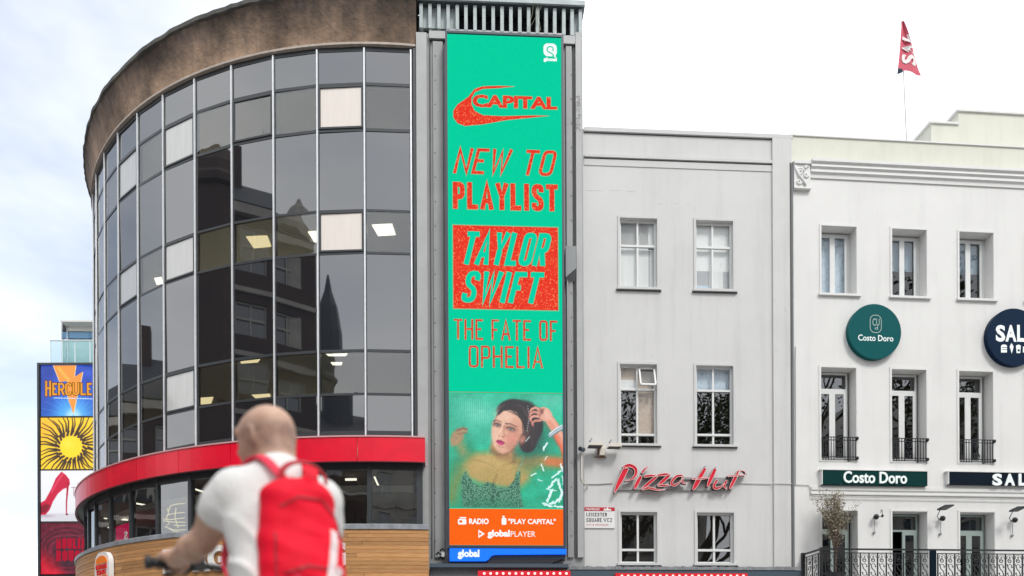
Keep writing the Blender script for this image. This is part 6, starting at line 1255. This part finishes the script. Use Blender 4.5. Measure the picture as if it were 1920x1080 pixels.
# ------------------------------------------------------------------ buildings and trees across the square (seen in the glass)
M['brick'] = mat('dark_red_brick', (.095, .062, .05), .9, col2=(.05, .036, .034), vscale=.5)
M['stone_b'] = mat('sooty_stone', (.50, .47, .43), .9, var=.4, vscale=.8)
M['slate'] = mat('dark_slate', (.045, .05, .06), .6)
M['ref_glass'] = mat('far_window_glass', (.03, .04, .06), .08, ior=2.2)
M['far_frame'] = mat('far_window_frame', (.4, .39, .36), .7)
def block(label, p1, p2, H, floors, bays, m, roof='slate', depth=12, frame='far_frame', name='brick_building', stone=True, rh=3.5):
    p1, p2 = Vector(p1), Vector(p2); e = (p2-p1); Ln = e.length; e.normalize(); rz = math.atan2(e.y, e.x); o = thing(name, label, 'building', (p1.x, p1.y, 0), rz)
    bw = Ln/bays; fh = (H-1.2)/floors; ops = []
    for i in range(bays):
        for j in range(floors): ops.append((bw*(i+.26), bw*(i+.74), fh*(j+.28)+.4, fh*(j+.80)+.4))
    q = MB(); wall_mesh(q, 0, Ln, 0, H, ops, .3)
    q.add([(0,0,0),(0,0,H),(0,depth,H),(0,depth,0),(Ln,0,0),(Ln,0,H),(Ln,depth,H),(Ln,depth,0)], [(0,3,2,1),(4,5,6,7),(2,3,7,6)]); q.build('wall', m, o)
    q = MB(); q.add([(-.2,-.3,H+.001),(Ln+.2,-.3,H+.001),(Ln+.2,depth+.2,H+.001),(-.2,depth+.2,H+.001),(1.5,depth*.4,H+rh),(Ln-1.5,depth*.4,H+rh),(Ln-1.5,depth*.6,H+rh),(1.5,depth*.6,H+rh)], [(0,3,2,1),(0,1,5,4),(1,2,6,5),(2,3,7,6),(3,0,4,7),(4,5,6,7)]); q.build('roof', M['slate'], o)
    for k in range(max(1, bays//3)): x = Ln*(k+.7)/(max(1, bays//3)+.4); q = MB(); q.box(x, x+1.1, depth*.3, depth*.3+.9, H, H+rh+1.6); q.build('chimney', m, o)
    if stone:
        for j in range(floors+1): z = fh*j+.2+(0 if j < floors else .4); q = MB(); pr_ = .35 if j == floors else .16; q.box(-.05, Ln+.05, -pr_, -.001, z, z+(.5 if j == floors else .25)); q.build('string_course', M['stone_b'], o)
    w0 = None
    for (a, b, c, d) in ops:
        if w0 is None:
            W_, H_ = b-a, d-c; q = MB(); q.box(0, W_, .22, .25, 0, H_); fr = MB()
            for bb_ in ((0,.09,0,H_), (W_-.09,W_,0,H_), (W_/2-.04,W_/2+.04,0,H_), (.09,W_/2-.04,H_*.48,H_*.55), (W_/2+.04,W_-.09,H_*.48,H_*.55), (.09,W_-.09,H_-.1,H_), (-.12,W_+.12,-.14,-.001)): fr.box(bb_[0], bb_[1], .12, .21, bb_[2], bb_[3])
            q.add(fr.v, fr.f, 1); w0 = q.build('window', [M['ref_glass'], M[frame]], o, loc=(a, 0, c))
        else: w_ = w0.copy(); C.objects.link(w_); w_.location = (a, 0, c)
    return o
def turret(root, x, y, r, z0, z1, zt, m):
    q = MB(); q.ring([(r, z0), (r, z1), (r+.3, z1+.1), (r+.3, z1+.5), (r*.95, z1+.9), (r*.88, z1+(zt-z1)*.45), (r*.6, z1+(zt-z1)*.7), (r*.25, z1+(zt-z1)*.85), (.08, zt)], 0, 2*math.pi, 10); q.xf(lambda v: Vector((x+v.x, y+v.y, v.z))); q.build('turret', m, root)

A_ = block('tall dark brick block across the square with a domed corner, mirrored in the curved glass', (-18.0, -4.6), (-27.8, 9.2), 25.2, 7, 5, M['brick'], depth=10)
turret(A_, 14.6, 1.2, 2.2, 0, 25.6, 29.0, M['brick']); turret(A_, 1.0, 1.0, 1.0, 18, 25.5, 28, M['stone_b'])
B_ = block('long sooty stone terrace behind the camera, mirrored low in the glass', (24, -30), (-9, -29), 18.6, 5, 11, M['stone_b'], depth=11, name='stone_building')
C2_ = block('brick corner block with a slim spire, mirrored low in the glass', (-9.6, -29), (-27, -17), 19.2, 5, 6, M['brick'], depth=11)
turret(C2_, 10.5, 3, 1.3, 18, 24.5, 33.5, M['slate']); turret(C2_, 4.5, 3, .8, 19, 22, 27, M['slate'])
D_ = block('pale stone block beyond the square on its east side, mirrored low in the glass', (46, -12), (26, -29), 20, 6, 7, M['stone_b'], depth=11, name='stone_building')
D2_ = block('red brick block left of the round glass building, mirrored at its far edge', (-33, 13), (-34, 34), 15.5, 5, 6, M['brick'], depth=9)
M['bark'] = mat('plane_bark', (.12, .10, .075), .9, var=.4, vscale=4)
M['leaf'] = mat('plane_leaf', (.055, .085, .03), .55, col2=(.09, .10, .03), vscale=2)
def tree(label, x, y, H, seed, R_=4.2):
    r = random.Random(seed); o = thing('plane_tree', label, 'tree', (x, y, 0), r.uniform(0, 6), 'trees in the square behind the camera'); q = MB(); lf = MB(); tips = []
    def limb(p, d, l, rad, lvl):
        pts = [p]; dd = d.copy()
        for k in range(4): dd = (dd+Vector((r.gauss(0,.13), r.gauss(0,.13), r.gauss(0,.08)+.05))).normalized(); pts.append(pts[-1]+dd*l/4)
        q.tube(pts, [rad*(1-.13*k) for k in range(5)], 6, caps=False)
        if lvl == 0 or lvl == 1:
            pass
        if lvl >= 3: tips.append(pts[-1]); tips.append(pts[2]); return
        for k in range(4 if lvl < 2 else 3):
            a = r.uniform(0, 6.283); t = .8 if lvl else .62; nd_ = (dd*1.0+Vector((math.cos(a), math.sin(a), r.uniform(-.1,.5)))*r.uniform(.6,.95)).normalized(); limb(pts[2+(k % 3)] if lvl else pts[3+(k % 2)], nd_, l*t*r.uniform(.8,1.1), rad*.5, lvl+1)
    limb(Vector((0,0,0)), Vector((0,0,1)), H*.46, .34, 0)
    for tp in tips:
        for n in range(64):
            p = tp+Vector((r.gauss(0,.65), r.gauss(0,.65), r.gauss(0,.55))); d = Vector((r.gauss(0,1), r.gauss(0,1), r.gauss(0,.6))).normalized(); s2 = d.cross(Vector((r.gauss(0,1),r.gauss(0,1),r.gauss(0,1)))).normalized()*.10; l = r.uniform(.16,.28)
            lf.add([p, p+d*l*.5-s2, p+d*l, p+d*l*.5+s2], [(0,1,2,3)])
    q.build('trunk', M['bark'], o); c_ = lf.build('crown', M['leaf'], o); c_['kind'] = 'stuff'
tree('broad plane tree behind the camera, mirrored in the grey building windows', 12.5, -7.5, 20, 1); tree('tall plane tree right of centre behind the camera, mirrored in the white building windows', 20.5, -6, 24, 2); tree('leaning plane tree on the east side of the square, mirrored in the rightmost windows', 28, -2, 22, 3); tree('slender plane tree straight behind the camera, mirrored in the grey building left windows', 8.5, -9.5, 19, 5)

# ------------------------------------------------------------------ cyclist (own frame: x = right, y = forward)
PHI = math.radians(36.9); PX, PY = -.742, 2.30
per = thing('person', 'bald cyclist in white T-shirt seen from behind, reaching for the handlebar', 'person', (PX, PY, 0), PHI)
M['skin'] = mat('fair_skin', (.60, .39, .285), .48, col2=(.46, .26, .18), vscale=22, spec=.4, bump=.12, bscale=240); M['skin'].node_tree.nodes['Principled BSDF'].inputs['Subsurface Weight'].default_value = .08; M['skin'].node_tree.nodes['Principled BSDF'].inputs['Subsurface Radius'].default_value = (.02, .008, .004)
M['shirt'] = mat('white_cotton', (.72, .715, .70), .85, bump=.15, bscale=60)
M['pack'] = mat('red_nylon', lin((238, 2, 44)), .68, var=.16, spec=.25, vscale=9, bump=.12, bscale=35)
M['packd'] = mat('dark_red_nylon', lin((176, 4, 30)), .55)
M['strap'] = mat('pink_red_webbing', lin((226, 40, 72)), .7)
M['refl'] = mat('pale_reflective_tape', (.75, .62, .62), .35)
M['short'] = mat('navy_cotton', (.03, .035, .05), .8); M['rubber'] = mat('black_rubber', (.02, .02, .022), .6); M['shoe'] = mat('grey_shoe_cloth', (.2, .2, .22), .7)
# shaved hair: a greyer cast low round the back and sides of the head
t = M['skin'].node_tree; b = t.nodes['Principled BSDF']; co = nd('ShaderNodeTexCoord', t); sp = nd('ShaderNodeSeparateXYZ', t); t.links.new(co.outputs['Object'], sp.inputs[0])
n = nd('ShaderNodeTexNoise', t); n.inputs['Scale'].default_value = 30; t.links.new(co.outputs['Object'], n.inputs['Vector'])
zr = nd('ShaderNodeMapRange', t, interpolation_type='SMOOTHSTEP'); zr.inputs['From Min'].default_value = 1.645; zr.inputs['From Max'].default_value = 1.60; t.links.new(sp.outputs['Z'], zr.inputs['Value'])
zl = nd('ShaderNodeMapRange', t, interpolation_type='SMOOTHSTEP'); zl.inputs['From Min'].default_value = 1.505; zl.inputs['From Max'].default_value = 1.535; t.links.new(sp.outputs['Z'], zl.inputs['Value'])
yr = nd('ShaderNodeMapRange', t, interpolation_type='SMOOTHSTEP'); yr.inputs['From Min'].default_value = .11; yr.inputs['From Max'].default_value = .06; t.links.new(sp.outputs['Y'], yr.inputs['Value'])
m1 = nd('ShaderNodeMath', t, operation='MULTIPLY'); t.links.new(zr.outputs[0], m1.inputs[0]); t.links.new(zl.outputs[0], m1.inputs[1]); m2 = nd('ShaderNodeMath', t, operation='MULTIPLY'); t.links.new(m1.outputs[0], m2.inputs[0]); t.links.new(yr.outputs[0], m2.inputs[1])
m3 = nd('ShaderNodeMath', t, operation='MULTIPLY'); t.links.new(m2.outputs[0], m3.inputs[0]); t.links.new(n.outputs['Fac'], m3.inputs[1])
mx = nd('ShaderNodeMix', t, data_type='RGBA'); t.links.new(m3.outputs[0], mx.inputs[0]); t.links.new(b.inputs['Base Color'].links[0].from_socket, mx.inputs[6]); mx.inputs[7].default_value = (.19, .12, .095, 1); t.links.new(mx.outputs[2], b.inputs['Base Color'])
hand = {}
B = Sdf((-.42, -.40, .02), (.36, .56, 1.74), .0065)
HL, HR = Vector((-.235, .43, 1.195)), Vector((.235, .43, 1.195)); EL, ER = Vector((-.192, .168, 1.240)), Vector((.205, .14, 1.16)); SL, SR = Vector((-.146, .0, 1.375)), Vector((.146, 0, 1.375))
Rh = Matrix.Rotation(math.radians(30), 3, 'Z') @ Matrix.Rotation(math.radians(-6), 3, 'X')
hc_ = Vector((-.018, .078, 1.588))
def H_(x, y, z): return hc_+Rh @ Vector((x, y, z))
B.ell(H_(0, -.012, .018), (.0735, .088, .078), .02, Rh); B.ell(H_(0, -.03, .0), (.071, .070, .074), .02, Rh); B.ell(H_(0, .035, -.005), (.062, .055, .07), .03, Rh); B.ell(H_(0, .035, -.06), (.053, .052, .05), .03, Rh); B.ell(H_(0, .068, -.092), (.026, .024, .02), .03, Rh)
B.cone(H_(0, .088, .0), H_(0, .106, -.032), .008, .013, .012); B.ell(H_(0, .082, -.058), (.022, .012, .009), .01, Rh); B.cone(H_(-.045, .073, .018), H_(.045, .073, .018), .010, .010, .02)
for sg_ in (-1, 1):
    B.ell(H_(.03*sg_, .082, .004), (.014, .011, .010), .008, Rh, sub=True); B.ell(H_(.03*sg_, .074, .004), (.0125, .0125, .0125), .002, Rh)
    B.ell(H_(.0745*sg_, -.005, -.014), (.010, .021, .033), .006, Rh @ Matrix.Rotation(math.radians(-14), 3, 'X') @ Matrix.Rotation(math.radians(22*sg_), 3, 'Z')); B.ell(H_(.083*sg_, .0, -.010), (.007, .010, .018), .004, Rh, sub=True)
B.cone((0, -.022, 1.40), H_(0, -.022, -.055), .060, .055, .04); B.cone((0, -.03, 1.42), H_(0, -.05, -.03), .046, .048, .03)
B.cone(SL*.9+Vector((0,0,.1375)), SR*.9+Vector((0,0,.1375)), .055, .055, .06); B.chain([(0,-.01,1.33), (0,-.05,1.15), (0,-.10,.96)], [.115, .11, .125], .06); B.ell((0,-.02,1.27), (.15,.10,.13), .05)
def arm(S, E, Hn, sg_):
    B.chain([S, S.lerp(E, .5), E], [.056, .050, .041], .03); d = (Hn-E); w = E+d*.80; B.chain([E, E+d*.28, w], [.041, .044, .028], .02)
    # palm over the bar, four curled fingers and a thumb under it
    k0 = Hn+Vector((.004*sg_, -.035, .026)); B.cone(w, Hn+Vector((0, -.055, .018)), .028, .026, .02); B.rbox(Hn+Vector((0, -.028, .020)), (.041, .036, .0135), .012, .015, Matrix.Rotation(math.radians(-8), 3, 'X'))
    ln = (1.0, 1.08, 1.02, .86)
    for k in range(4):
        x = sg_*(-.031+.0205*k); L_ = ln[k]; r_ = .0092-.0004*k; a = Hn+Vector((x, .006, .026)); b = Hn+Vector((x, .012+.024*L_, .016)); c = Hn+Vector((x, .014+.020*L_, -.012)); d2 = Hn+Vector((x, .006, -.024*L_)); B.chain([a, b, c, d2], [r_+.001, r_, r_*.95, r_*.85], .003)
    B.chain([Hn+Vector((-sg_*.036, -.040, .012)), Hn+Vector((-sg_*.046, -.022, -.006)), Hn+Vector((-sg_*.040, .0, -.024)), Hn+Vector((-sg_*.030, .016, -.025))], [.014, .0125, .0105, .009], .006)
arm(SL, EL, HL, -1); arm(SR, ER, HR, 1)
legs = {-1: ((-.09,-.12,.93), (-.10,.28,.66), (-.09,.13,.24), (-.09,.26,.17)), 1: ((.09,-.12,.93), (.10,.32,.86), (.09,.22,.46), (.09,.34,.40))}
for sg_, (hp, kn, an, to) in legs.items():
    hp, kn, an, to = map(Vector, (hp, kn, an, to)); B.chain([hp, hp.lerp(kn,.5), kn], [.085, .074, .055], .03); B.chain([kn, kn.lerp(an,.3), an], [.055, .054, .034], .02); B.chain([an+Vector((0,-.03,-.03)), to], [.036, .028], .02)
B.mesh('body', M['skin'], per)
# T-shirt
T = Sdf((-.34, -.34, .84), (.34, .26, 1.55), .0062)
T.chain([(-.130,-.005,1.385), (0,-.012,1.40), (.134,-.005,1.385)], [.068,.084,.067], .05); T.ell((0,-.03,1.27), (.178,.118,.17), .05); T.ell((0,-.075,1.08), (.168,.132,.19), .06); T.ell((0,-.105,.96), (.172,.14,.13), .05); T.cone((0,-.018,1.37), (0,-.006,1.455), .085, .064, .035)
for S, E, sg_ in ((SL, EL, -1), (SR, ER, 1)): T.chain([S+Vector((0,0,-.005)), S.lerp(E, .26), S.lerp(E, .52)+Vector((sg_*.004,0,-.004))], [.060, .063, .063], .03)
r_w = np.random.default_rng(3)
ws_ = [(r_w.normal(0, 1, 3)*np.array([14, 10, 16]), r_w.uniform(0, 6)) for _ in range(5)]
def folds(X, Y, Z):
    o = 0
    for k_, ph in ws_: o = o+np.sin(k_[0]*X+k_[1]*Y+k_[2]*Z+ph+1.2*np.sin(9*Z+ph))*.0022
    o = o-.020*(1-np.abs(np.sin(30*(Z*.75+X*.9)+2.2*np.sin(9*X)+2*Y)))**2*np.clip((1.34-Z)*4, 0, 1)*np.clip((-.02-X)*9, 0, 1)      # creases running from the armpit to the waist
    return o.astype(np.float32)
T.wrinkle(folds)
# open ends: sleeve hems and waist
T.half((0, 0, -1), -.885)
for S, E in ((SL, EL), (SR, ER)):
    d = (E-S).normalized(); p = S.lerp(E, .50); X, Y, Z = np.meshgrid(*T.ax, indexing='ij', sparse=True); dist = (X-p.x)*d.x+(Y-p.y)*d.y+(Z-p.z)*d.z; near = ((X-p.x)**2+(Y-p.y)**2+(Z-p.z)**2 < .0125); T.V = np.where(near, np.maximum(T.V, dist), T.V)
    T.V = np.where(near & (dist > -.014) & (dist < -.0125), T.V+.0015, T.V)
T.mesh('t_shirt', M['shirt'], per)
q = MB(); n_ = 40; cpt = lambda a, h, r: Vector((r*math.sin(a)*1.0, -.012+.008+r*.98*math.cos(a), 1.455+h-.010*math.cos(a)*1.0+.008))
vs = []
for i in range(n_):
    a = 2*math.pi*i/n_
    for h, r in ((-.022,.078),(-.010,.0755),(.012,.0715),(.017,.069),(.012,.066),(-.02,.066)): vs.append(cpt(a, h, r))
q.add(vs, [(6*i+j, 6*((i+1)%n_)+j, 6*((i+1)%n_)+(j+1)%6, 6*i+(j+1)%6) for i in range(n_) for j in range(6)]); q.build('collar', M['shirt'], per, smooth=True)
S_ = Sdf((-.26, -.32, .55), (.26, .46, 1.06), .008)
S_.ell((0,-.11,.94), (.175,.145,.10), .04)
for sg_, (hp, kn, an, to) in legs.items(): hp, kn = Vector(hp), Vector(kn); S_.cone(hp, hp.lerp(kn, .86), .105, .082, .04)
S_.mesh('shorts', M['short'], per)
for sg_, (hp, kn, an, to) in legs.items():
    Z_ = Sdf(Vector(an)-Vector((.09,.14,.14)), Vector(to)+Vector((.09,.1,.14)), .006); Z_.chain([Vector(an)+Vector((0,-.035,-.045)), Vector(to)+Vector((0,0,-.005)), Vector(to)+Vector((0,.035,-.008))], [.042,.04,.032], .02); Z_.cone(Vector(an)+Vector((0,0,.01)), Vector(an)+Vector((0,-.02,-.04)), .043, .045, .02); Z_.mesh('shoe', M['shoe'], per)

# backpack
bk = thing('backpack', 'red nylon backpack with pale zigzag tape worn by the cyclist', 'backpack', (PX, PY, 0), PHI)
Rb = Matrix.Rotation(math.radians(-10), 3, 'X')
K = Sdf((-.22, -.42, .86), (.26, .02, 1.50), .006)
K.rbox((.0, -.190, 1.16), (.122, .068, .235), .062, .03, Rb, taper=-.10); K.ell((.004, -.225, 1.09), (.112, .078, .15), .04, Rb); K.ell((.006, -.165, 1.345), (.082, .052, .055), .03, Rb)
K.cone((-.085,-.265,1.23), (.130,-.265,1.21), .006, .006, .012, sub=True); K.cone((.022,-.10,1.41), (.022,-.20,1.40), .01, .01, .02)
K.wrinkle(lambda X, Y, Z: (.0028*np.sin(38*Z+14*X+2*np.sin(11*X))+.0018*np.sin(60*X-22*Z)+.0016*np.sin(85*Z+33*X)).astype(np.float32))
K.mesh('pack_body', M['pack'], bk)
def strapm(pts, w, th, m, name, root=bk):
    P = [Vector(p) for p in pts]; S2 = []
    for i in range(len(P)-1):
        p0, p1, p2, p3 = P[max(i-1,0)], P[i], P[i+1], P[min(i+2,len(P)-1)]
        for k in range(6): t = k/6; S2.append(.5*((2*p1)+(-p0+p2)*t+(2*p0-5*p1+4*p2-p3)*t*t+(-p0+3*p1-3*p2+p3)*t**3))
    S2.append(P[-1]); q = MB(); ctr = Vector((0, -.04, 1.28)); vs = []
    for i, p in enumerate(S2):
        t = (S2[min(i+1,len(S2)-1)]-S2[max(i-1,0)]).normalized(); n_ = (p-ctr); n_ = (n_-t*n_.dot(t)).normalized(); b = t.cross(n_); vs += [p+b*w/2, p+b*w/2+n_*th, p-b*w/2+n_*th, p-b*w/2]
    k = len(S2); q.add(vs, [(4*i+j, 4*i+(j+1)%4, 4*i+4+(j+1)%4, 4*i+4+j) for i in range(k-1) for j in range(4)]+[(0,3,2,1),(4*k-4,4*k-3,4*k-2,4*k-1)]); return q.build(name, m, root, smooth=False)
for sg_, m in ((-1, 'strap'), (1, 'pack')):
    strapm([(sg_*.035+.01,-.165,1.375), (sg_*.052,-.128,1.425), (sg_*.070,-.075,1.468), (sg_*.082,-.01,1.485), (sg_*.098,.055,1.455), (sg_*.118,.10,1.36), (sg_*.130,.10,1.24), (sg_*.150,.05,1.15), (sg_*.140,-.08,1.06), (sg_*.10,-.17,1.02)], .026 if sg_ < 0 else .05, .008, M[m], 'shoulder_strap')
strapm([(.022+.07*math.cos(a), -.155-.0*math.sin(a), 1.40+.055*math.sin(a)) for a in np.linspace(math.pi, 0, 9)], .018, .006, M['packd'], 'grab_loop')
# cover flap edge and pale tape laid on the pack surface
def on_pack(x, z):     # back surface of the pack, found on its field
    V = K.V; ix = int(round((x-K.lo[0])/K.h)); iz = int(round((z-K.lo[2])/K.h)); col = V[ix, :, iz]; j = int(np.argmax(col < 0)); 
    if col[j] >= 0: return Vector((x, -.2, z))
    t = col[j-1]/(col[j-1]-col[j]) if j else 0; return Vector((x, K.lo[1]+(j-1+t)*K.h, z))
def tape(pts, w, m, name, off=.004):
    q = MB(); L_ = []
    for i in range(len(pts)-1):
        for k in range(8): t = k/8; L_.append((pts[i][0]+(pts[i+1][0]-pts[i][0])*t, pts[i][1]+(pts[i+1][1]-pts[i][1])*t))
    L_.append(pts[-1]); vs = []
    for i, (x, z) in enumerate(L_):
        a = L_[max(i-1,0)]; b = L_[min(i+1,len(L_)-1)]; d = Vector((b[0]-a[0], b[1]-a[1])).normalized(); n_ = Vector((-d.y, d.x))*w/2
        for s_ in (-1, 1): p = on_pack(x+n_.x*s_, z+n_.y*s_); vs.append(p+Vector((0, -off, 0)))
        for s_ in (-1, 1): p = on_pack(x+n_.x*s_, z+n_.y*s_); vs.append(p+Vector((0, .004, 0)))
    q.add(vs, [(4*i, 4*i+4, 4*i+5, 4*i+1) for i in range(len(L_)-1)]+[(4*i+2, 4*i+6, 4*i+4, 4*i) for i in range(len(L_)-1)]+[(4*i+1, 4*i+5, 4*i+7, 4*i+3) for i in range(len(L_)-1)]); q.build(name, m, bk, smooth=False)
tape([(.085,1.245), (.068,1.17), (.040,1.075), (.066,1.10), (.088,1.125)], .024, M['refl'], 'pale_tape'); tape([(.080,1.07), (.060,1.0), (.05,.965)], .022, M['refl'], 'pale_tape')
tape([(-.075,1.30), (-.02,1.335), (.05,1.335), (.105,1.28), (.128,1.20)], .008, M['packd'], 'zip'); tape([(-.085,1.10), (-.02,1.125), (.04,1.12)], .010, M['packd'], 'zip'); tape([(-.095,1.22), (-.10,1.12), (-.098,1.0)], .006, M['packd'], 'seam'); tape([(-.05,1.10), (-.055,1.04), (-.05,.97)], .016, M['strap'], 'compression_strap')

# bicycle
bc = thing('bicycle', 'dark bicycle under the cyclist, only a black handlebar grip showing', 'bicycle', (PX, PY, 0), PHI)
WR_, rear, front = .345, Vector((0,-.50,.345)), Vector((0,.60,.345))
M['bikepaint'] = mat('dark_blue_bike_paint', (.02, .03, .05), .3); M['chrome'] = mat('brushed_metal', (.5, .5, .5), .3, .9)
for c_ in (rear, front):
    q = MB(); q.tube([(0, WR_*math.cos(t), WR_*math.sin(t)) for t in np.linspace(0, 2*math.pi, 41)], .019, 8, caps=False); w_ = q.build('wheel', M['rubber'], bc, loc=c_, smooth=True)
    q = MB(); q.tube([(0, (WR_-.024)*math.cos(t), (WR_-.024)*math.sin(t)) for t in np.linspace(0, 2*math.pi, 41)], .010, 6, caps=False); q.build('rim', M['chrome'], w_); q = MB(); q.tube([(-.05,0,0),(.05,0,0)], .018, 8)
    for k in range(20): a = 2*math.pi*k/20; q.tube([(.02*(1 if k % 2 else -1), 0, 0), (0, (WR_-.03)*math.cos(a), (WR_-.03)*math.sin(a))], .0013, 4)
    q.build('spokes', M['chrome'], w_)
bbp = Vector((0,-.05,.29)); stt = Vector((0,-.19,.82)); hd1, hd2 = Vector((0,.43,.92)), Vector((0,.48,.76)); q = MB()
for a, b, r_ in ((stt, bbp, .016), (bbp, hd2, .018), (stt, hd1, .016), (hd1, hd2, .019)): q.tube([a, b], r_, 10)
for sx_ in (-.05, .05): q.tube([bbp+Vector((sx_*.5,0,0)), rear+Vector((sx_,0,0))], .009, 8); q.tube([stt+Vector((sx_*.3,0,-.04)), rear+Vector((sx_,0,0))], .008, 8); q.tube([hd2+Vector((sx_*.6,.005,-.02)), front+Vector((sx_,0,0))], .011, 8)
q.build('frame', M['bikepaint'], bc); q = MB(); q.tube([stt, stt+Vector((0,-.03,.08))], .013, 8); q.build('seat_post', M['chrome'], bc)
K2 = Sdf((-.11,-.40,.84), (.11,.02,.96), .006); K2.ell((0,-.27,.905), (.075,.09,.028), .02); K2.cone((0,-.22,.905), (0,-.07,.905), .04, .02, .02); K2.mesh('saddle', M['rubber'], bc)
q = MB(); hb_ = Vector((0,.43,1.195)); q.tube([hd1+Vector((0,-.005,.02)), Vector((0,.40,1.16)), hb_+Vector((0,0,-.01))], .014, 8); q.build('stem', M['rubber'], bc)
q = MB(); q.tube([(-.30,.43,1.195), (-.12,.43,1.195), (0,.43,1.185), (.12,.43,1.195), (.30,.43,1.195)], .0125, 10); q.build('handlebar', M['rubber'], bc)
for sg_ in (-1, 1):
    q = MB(); q.tube([(sg_*.17,.43,1.195), (sg_*.175,.43,1.195), (sg_*.29,.43,1.195), (sg_*.297,.43,1.195), (sg_*.312,.43,1.195)], [.014,.017,.017,.024,.023], 14); q.build('grip', M['rubber'], bc)
    q = MB(); q.tube([(sg_*.15,.44,1.19), (sg_*.17,.49,1.175), (sg_*.24,.50,1.165)], .007, 6); q.box(sg_*.14-.018, sg_*.14+.018, .41, .455, 1.175, 1.225); q.build('brake_lever', M['rubber'], bc)
q = MB(); q.tube([bbp+Vector((-.07,0,0)), bbp+Vector((.07,0,0))], .02, 10); q.ring([(.02,-.004),(.09,-.004),(.09,.004),(.02,.004)], 0, 2*math.pi, 20, close=True, ends=False); n0 = len(q.v); q.build('bottom_bracket', M['chrome'], bc)
q = MB(); q.tube([bbp+Vector((-.07,0,0)), (-.075,.14,.13+.03)], .010, 6); q.tube([bbp+Vector((.07,0,0)), (.075,.20,.38)], .010, 6); q.box(-.14, -.06, .13, .22, .125, .145); q.box(.06, .14, .18, .28, .355, .375); q.build('crank', M['rubber'], bc)
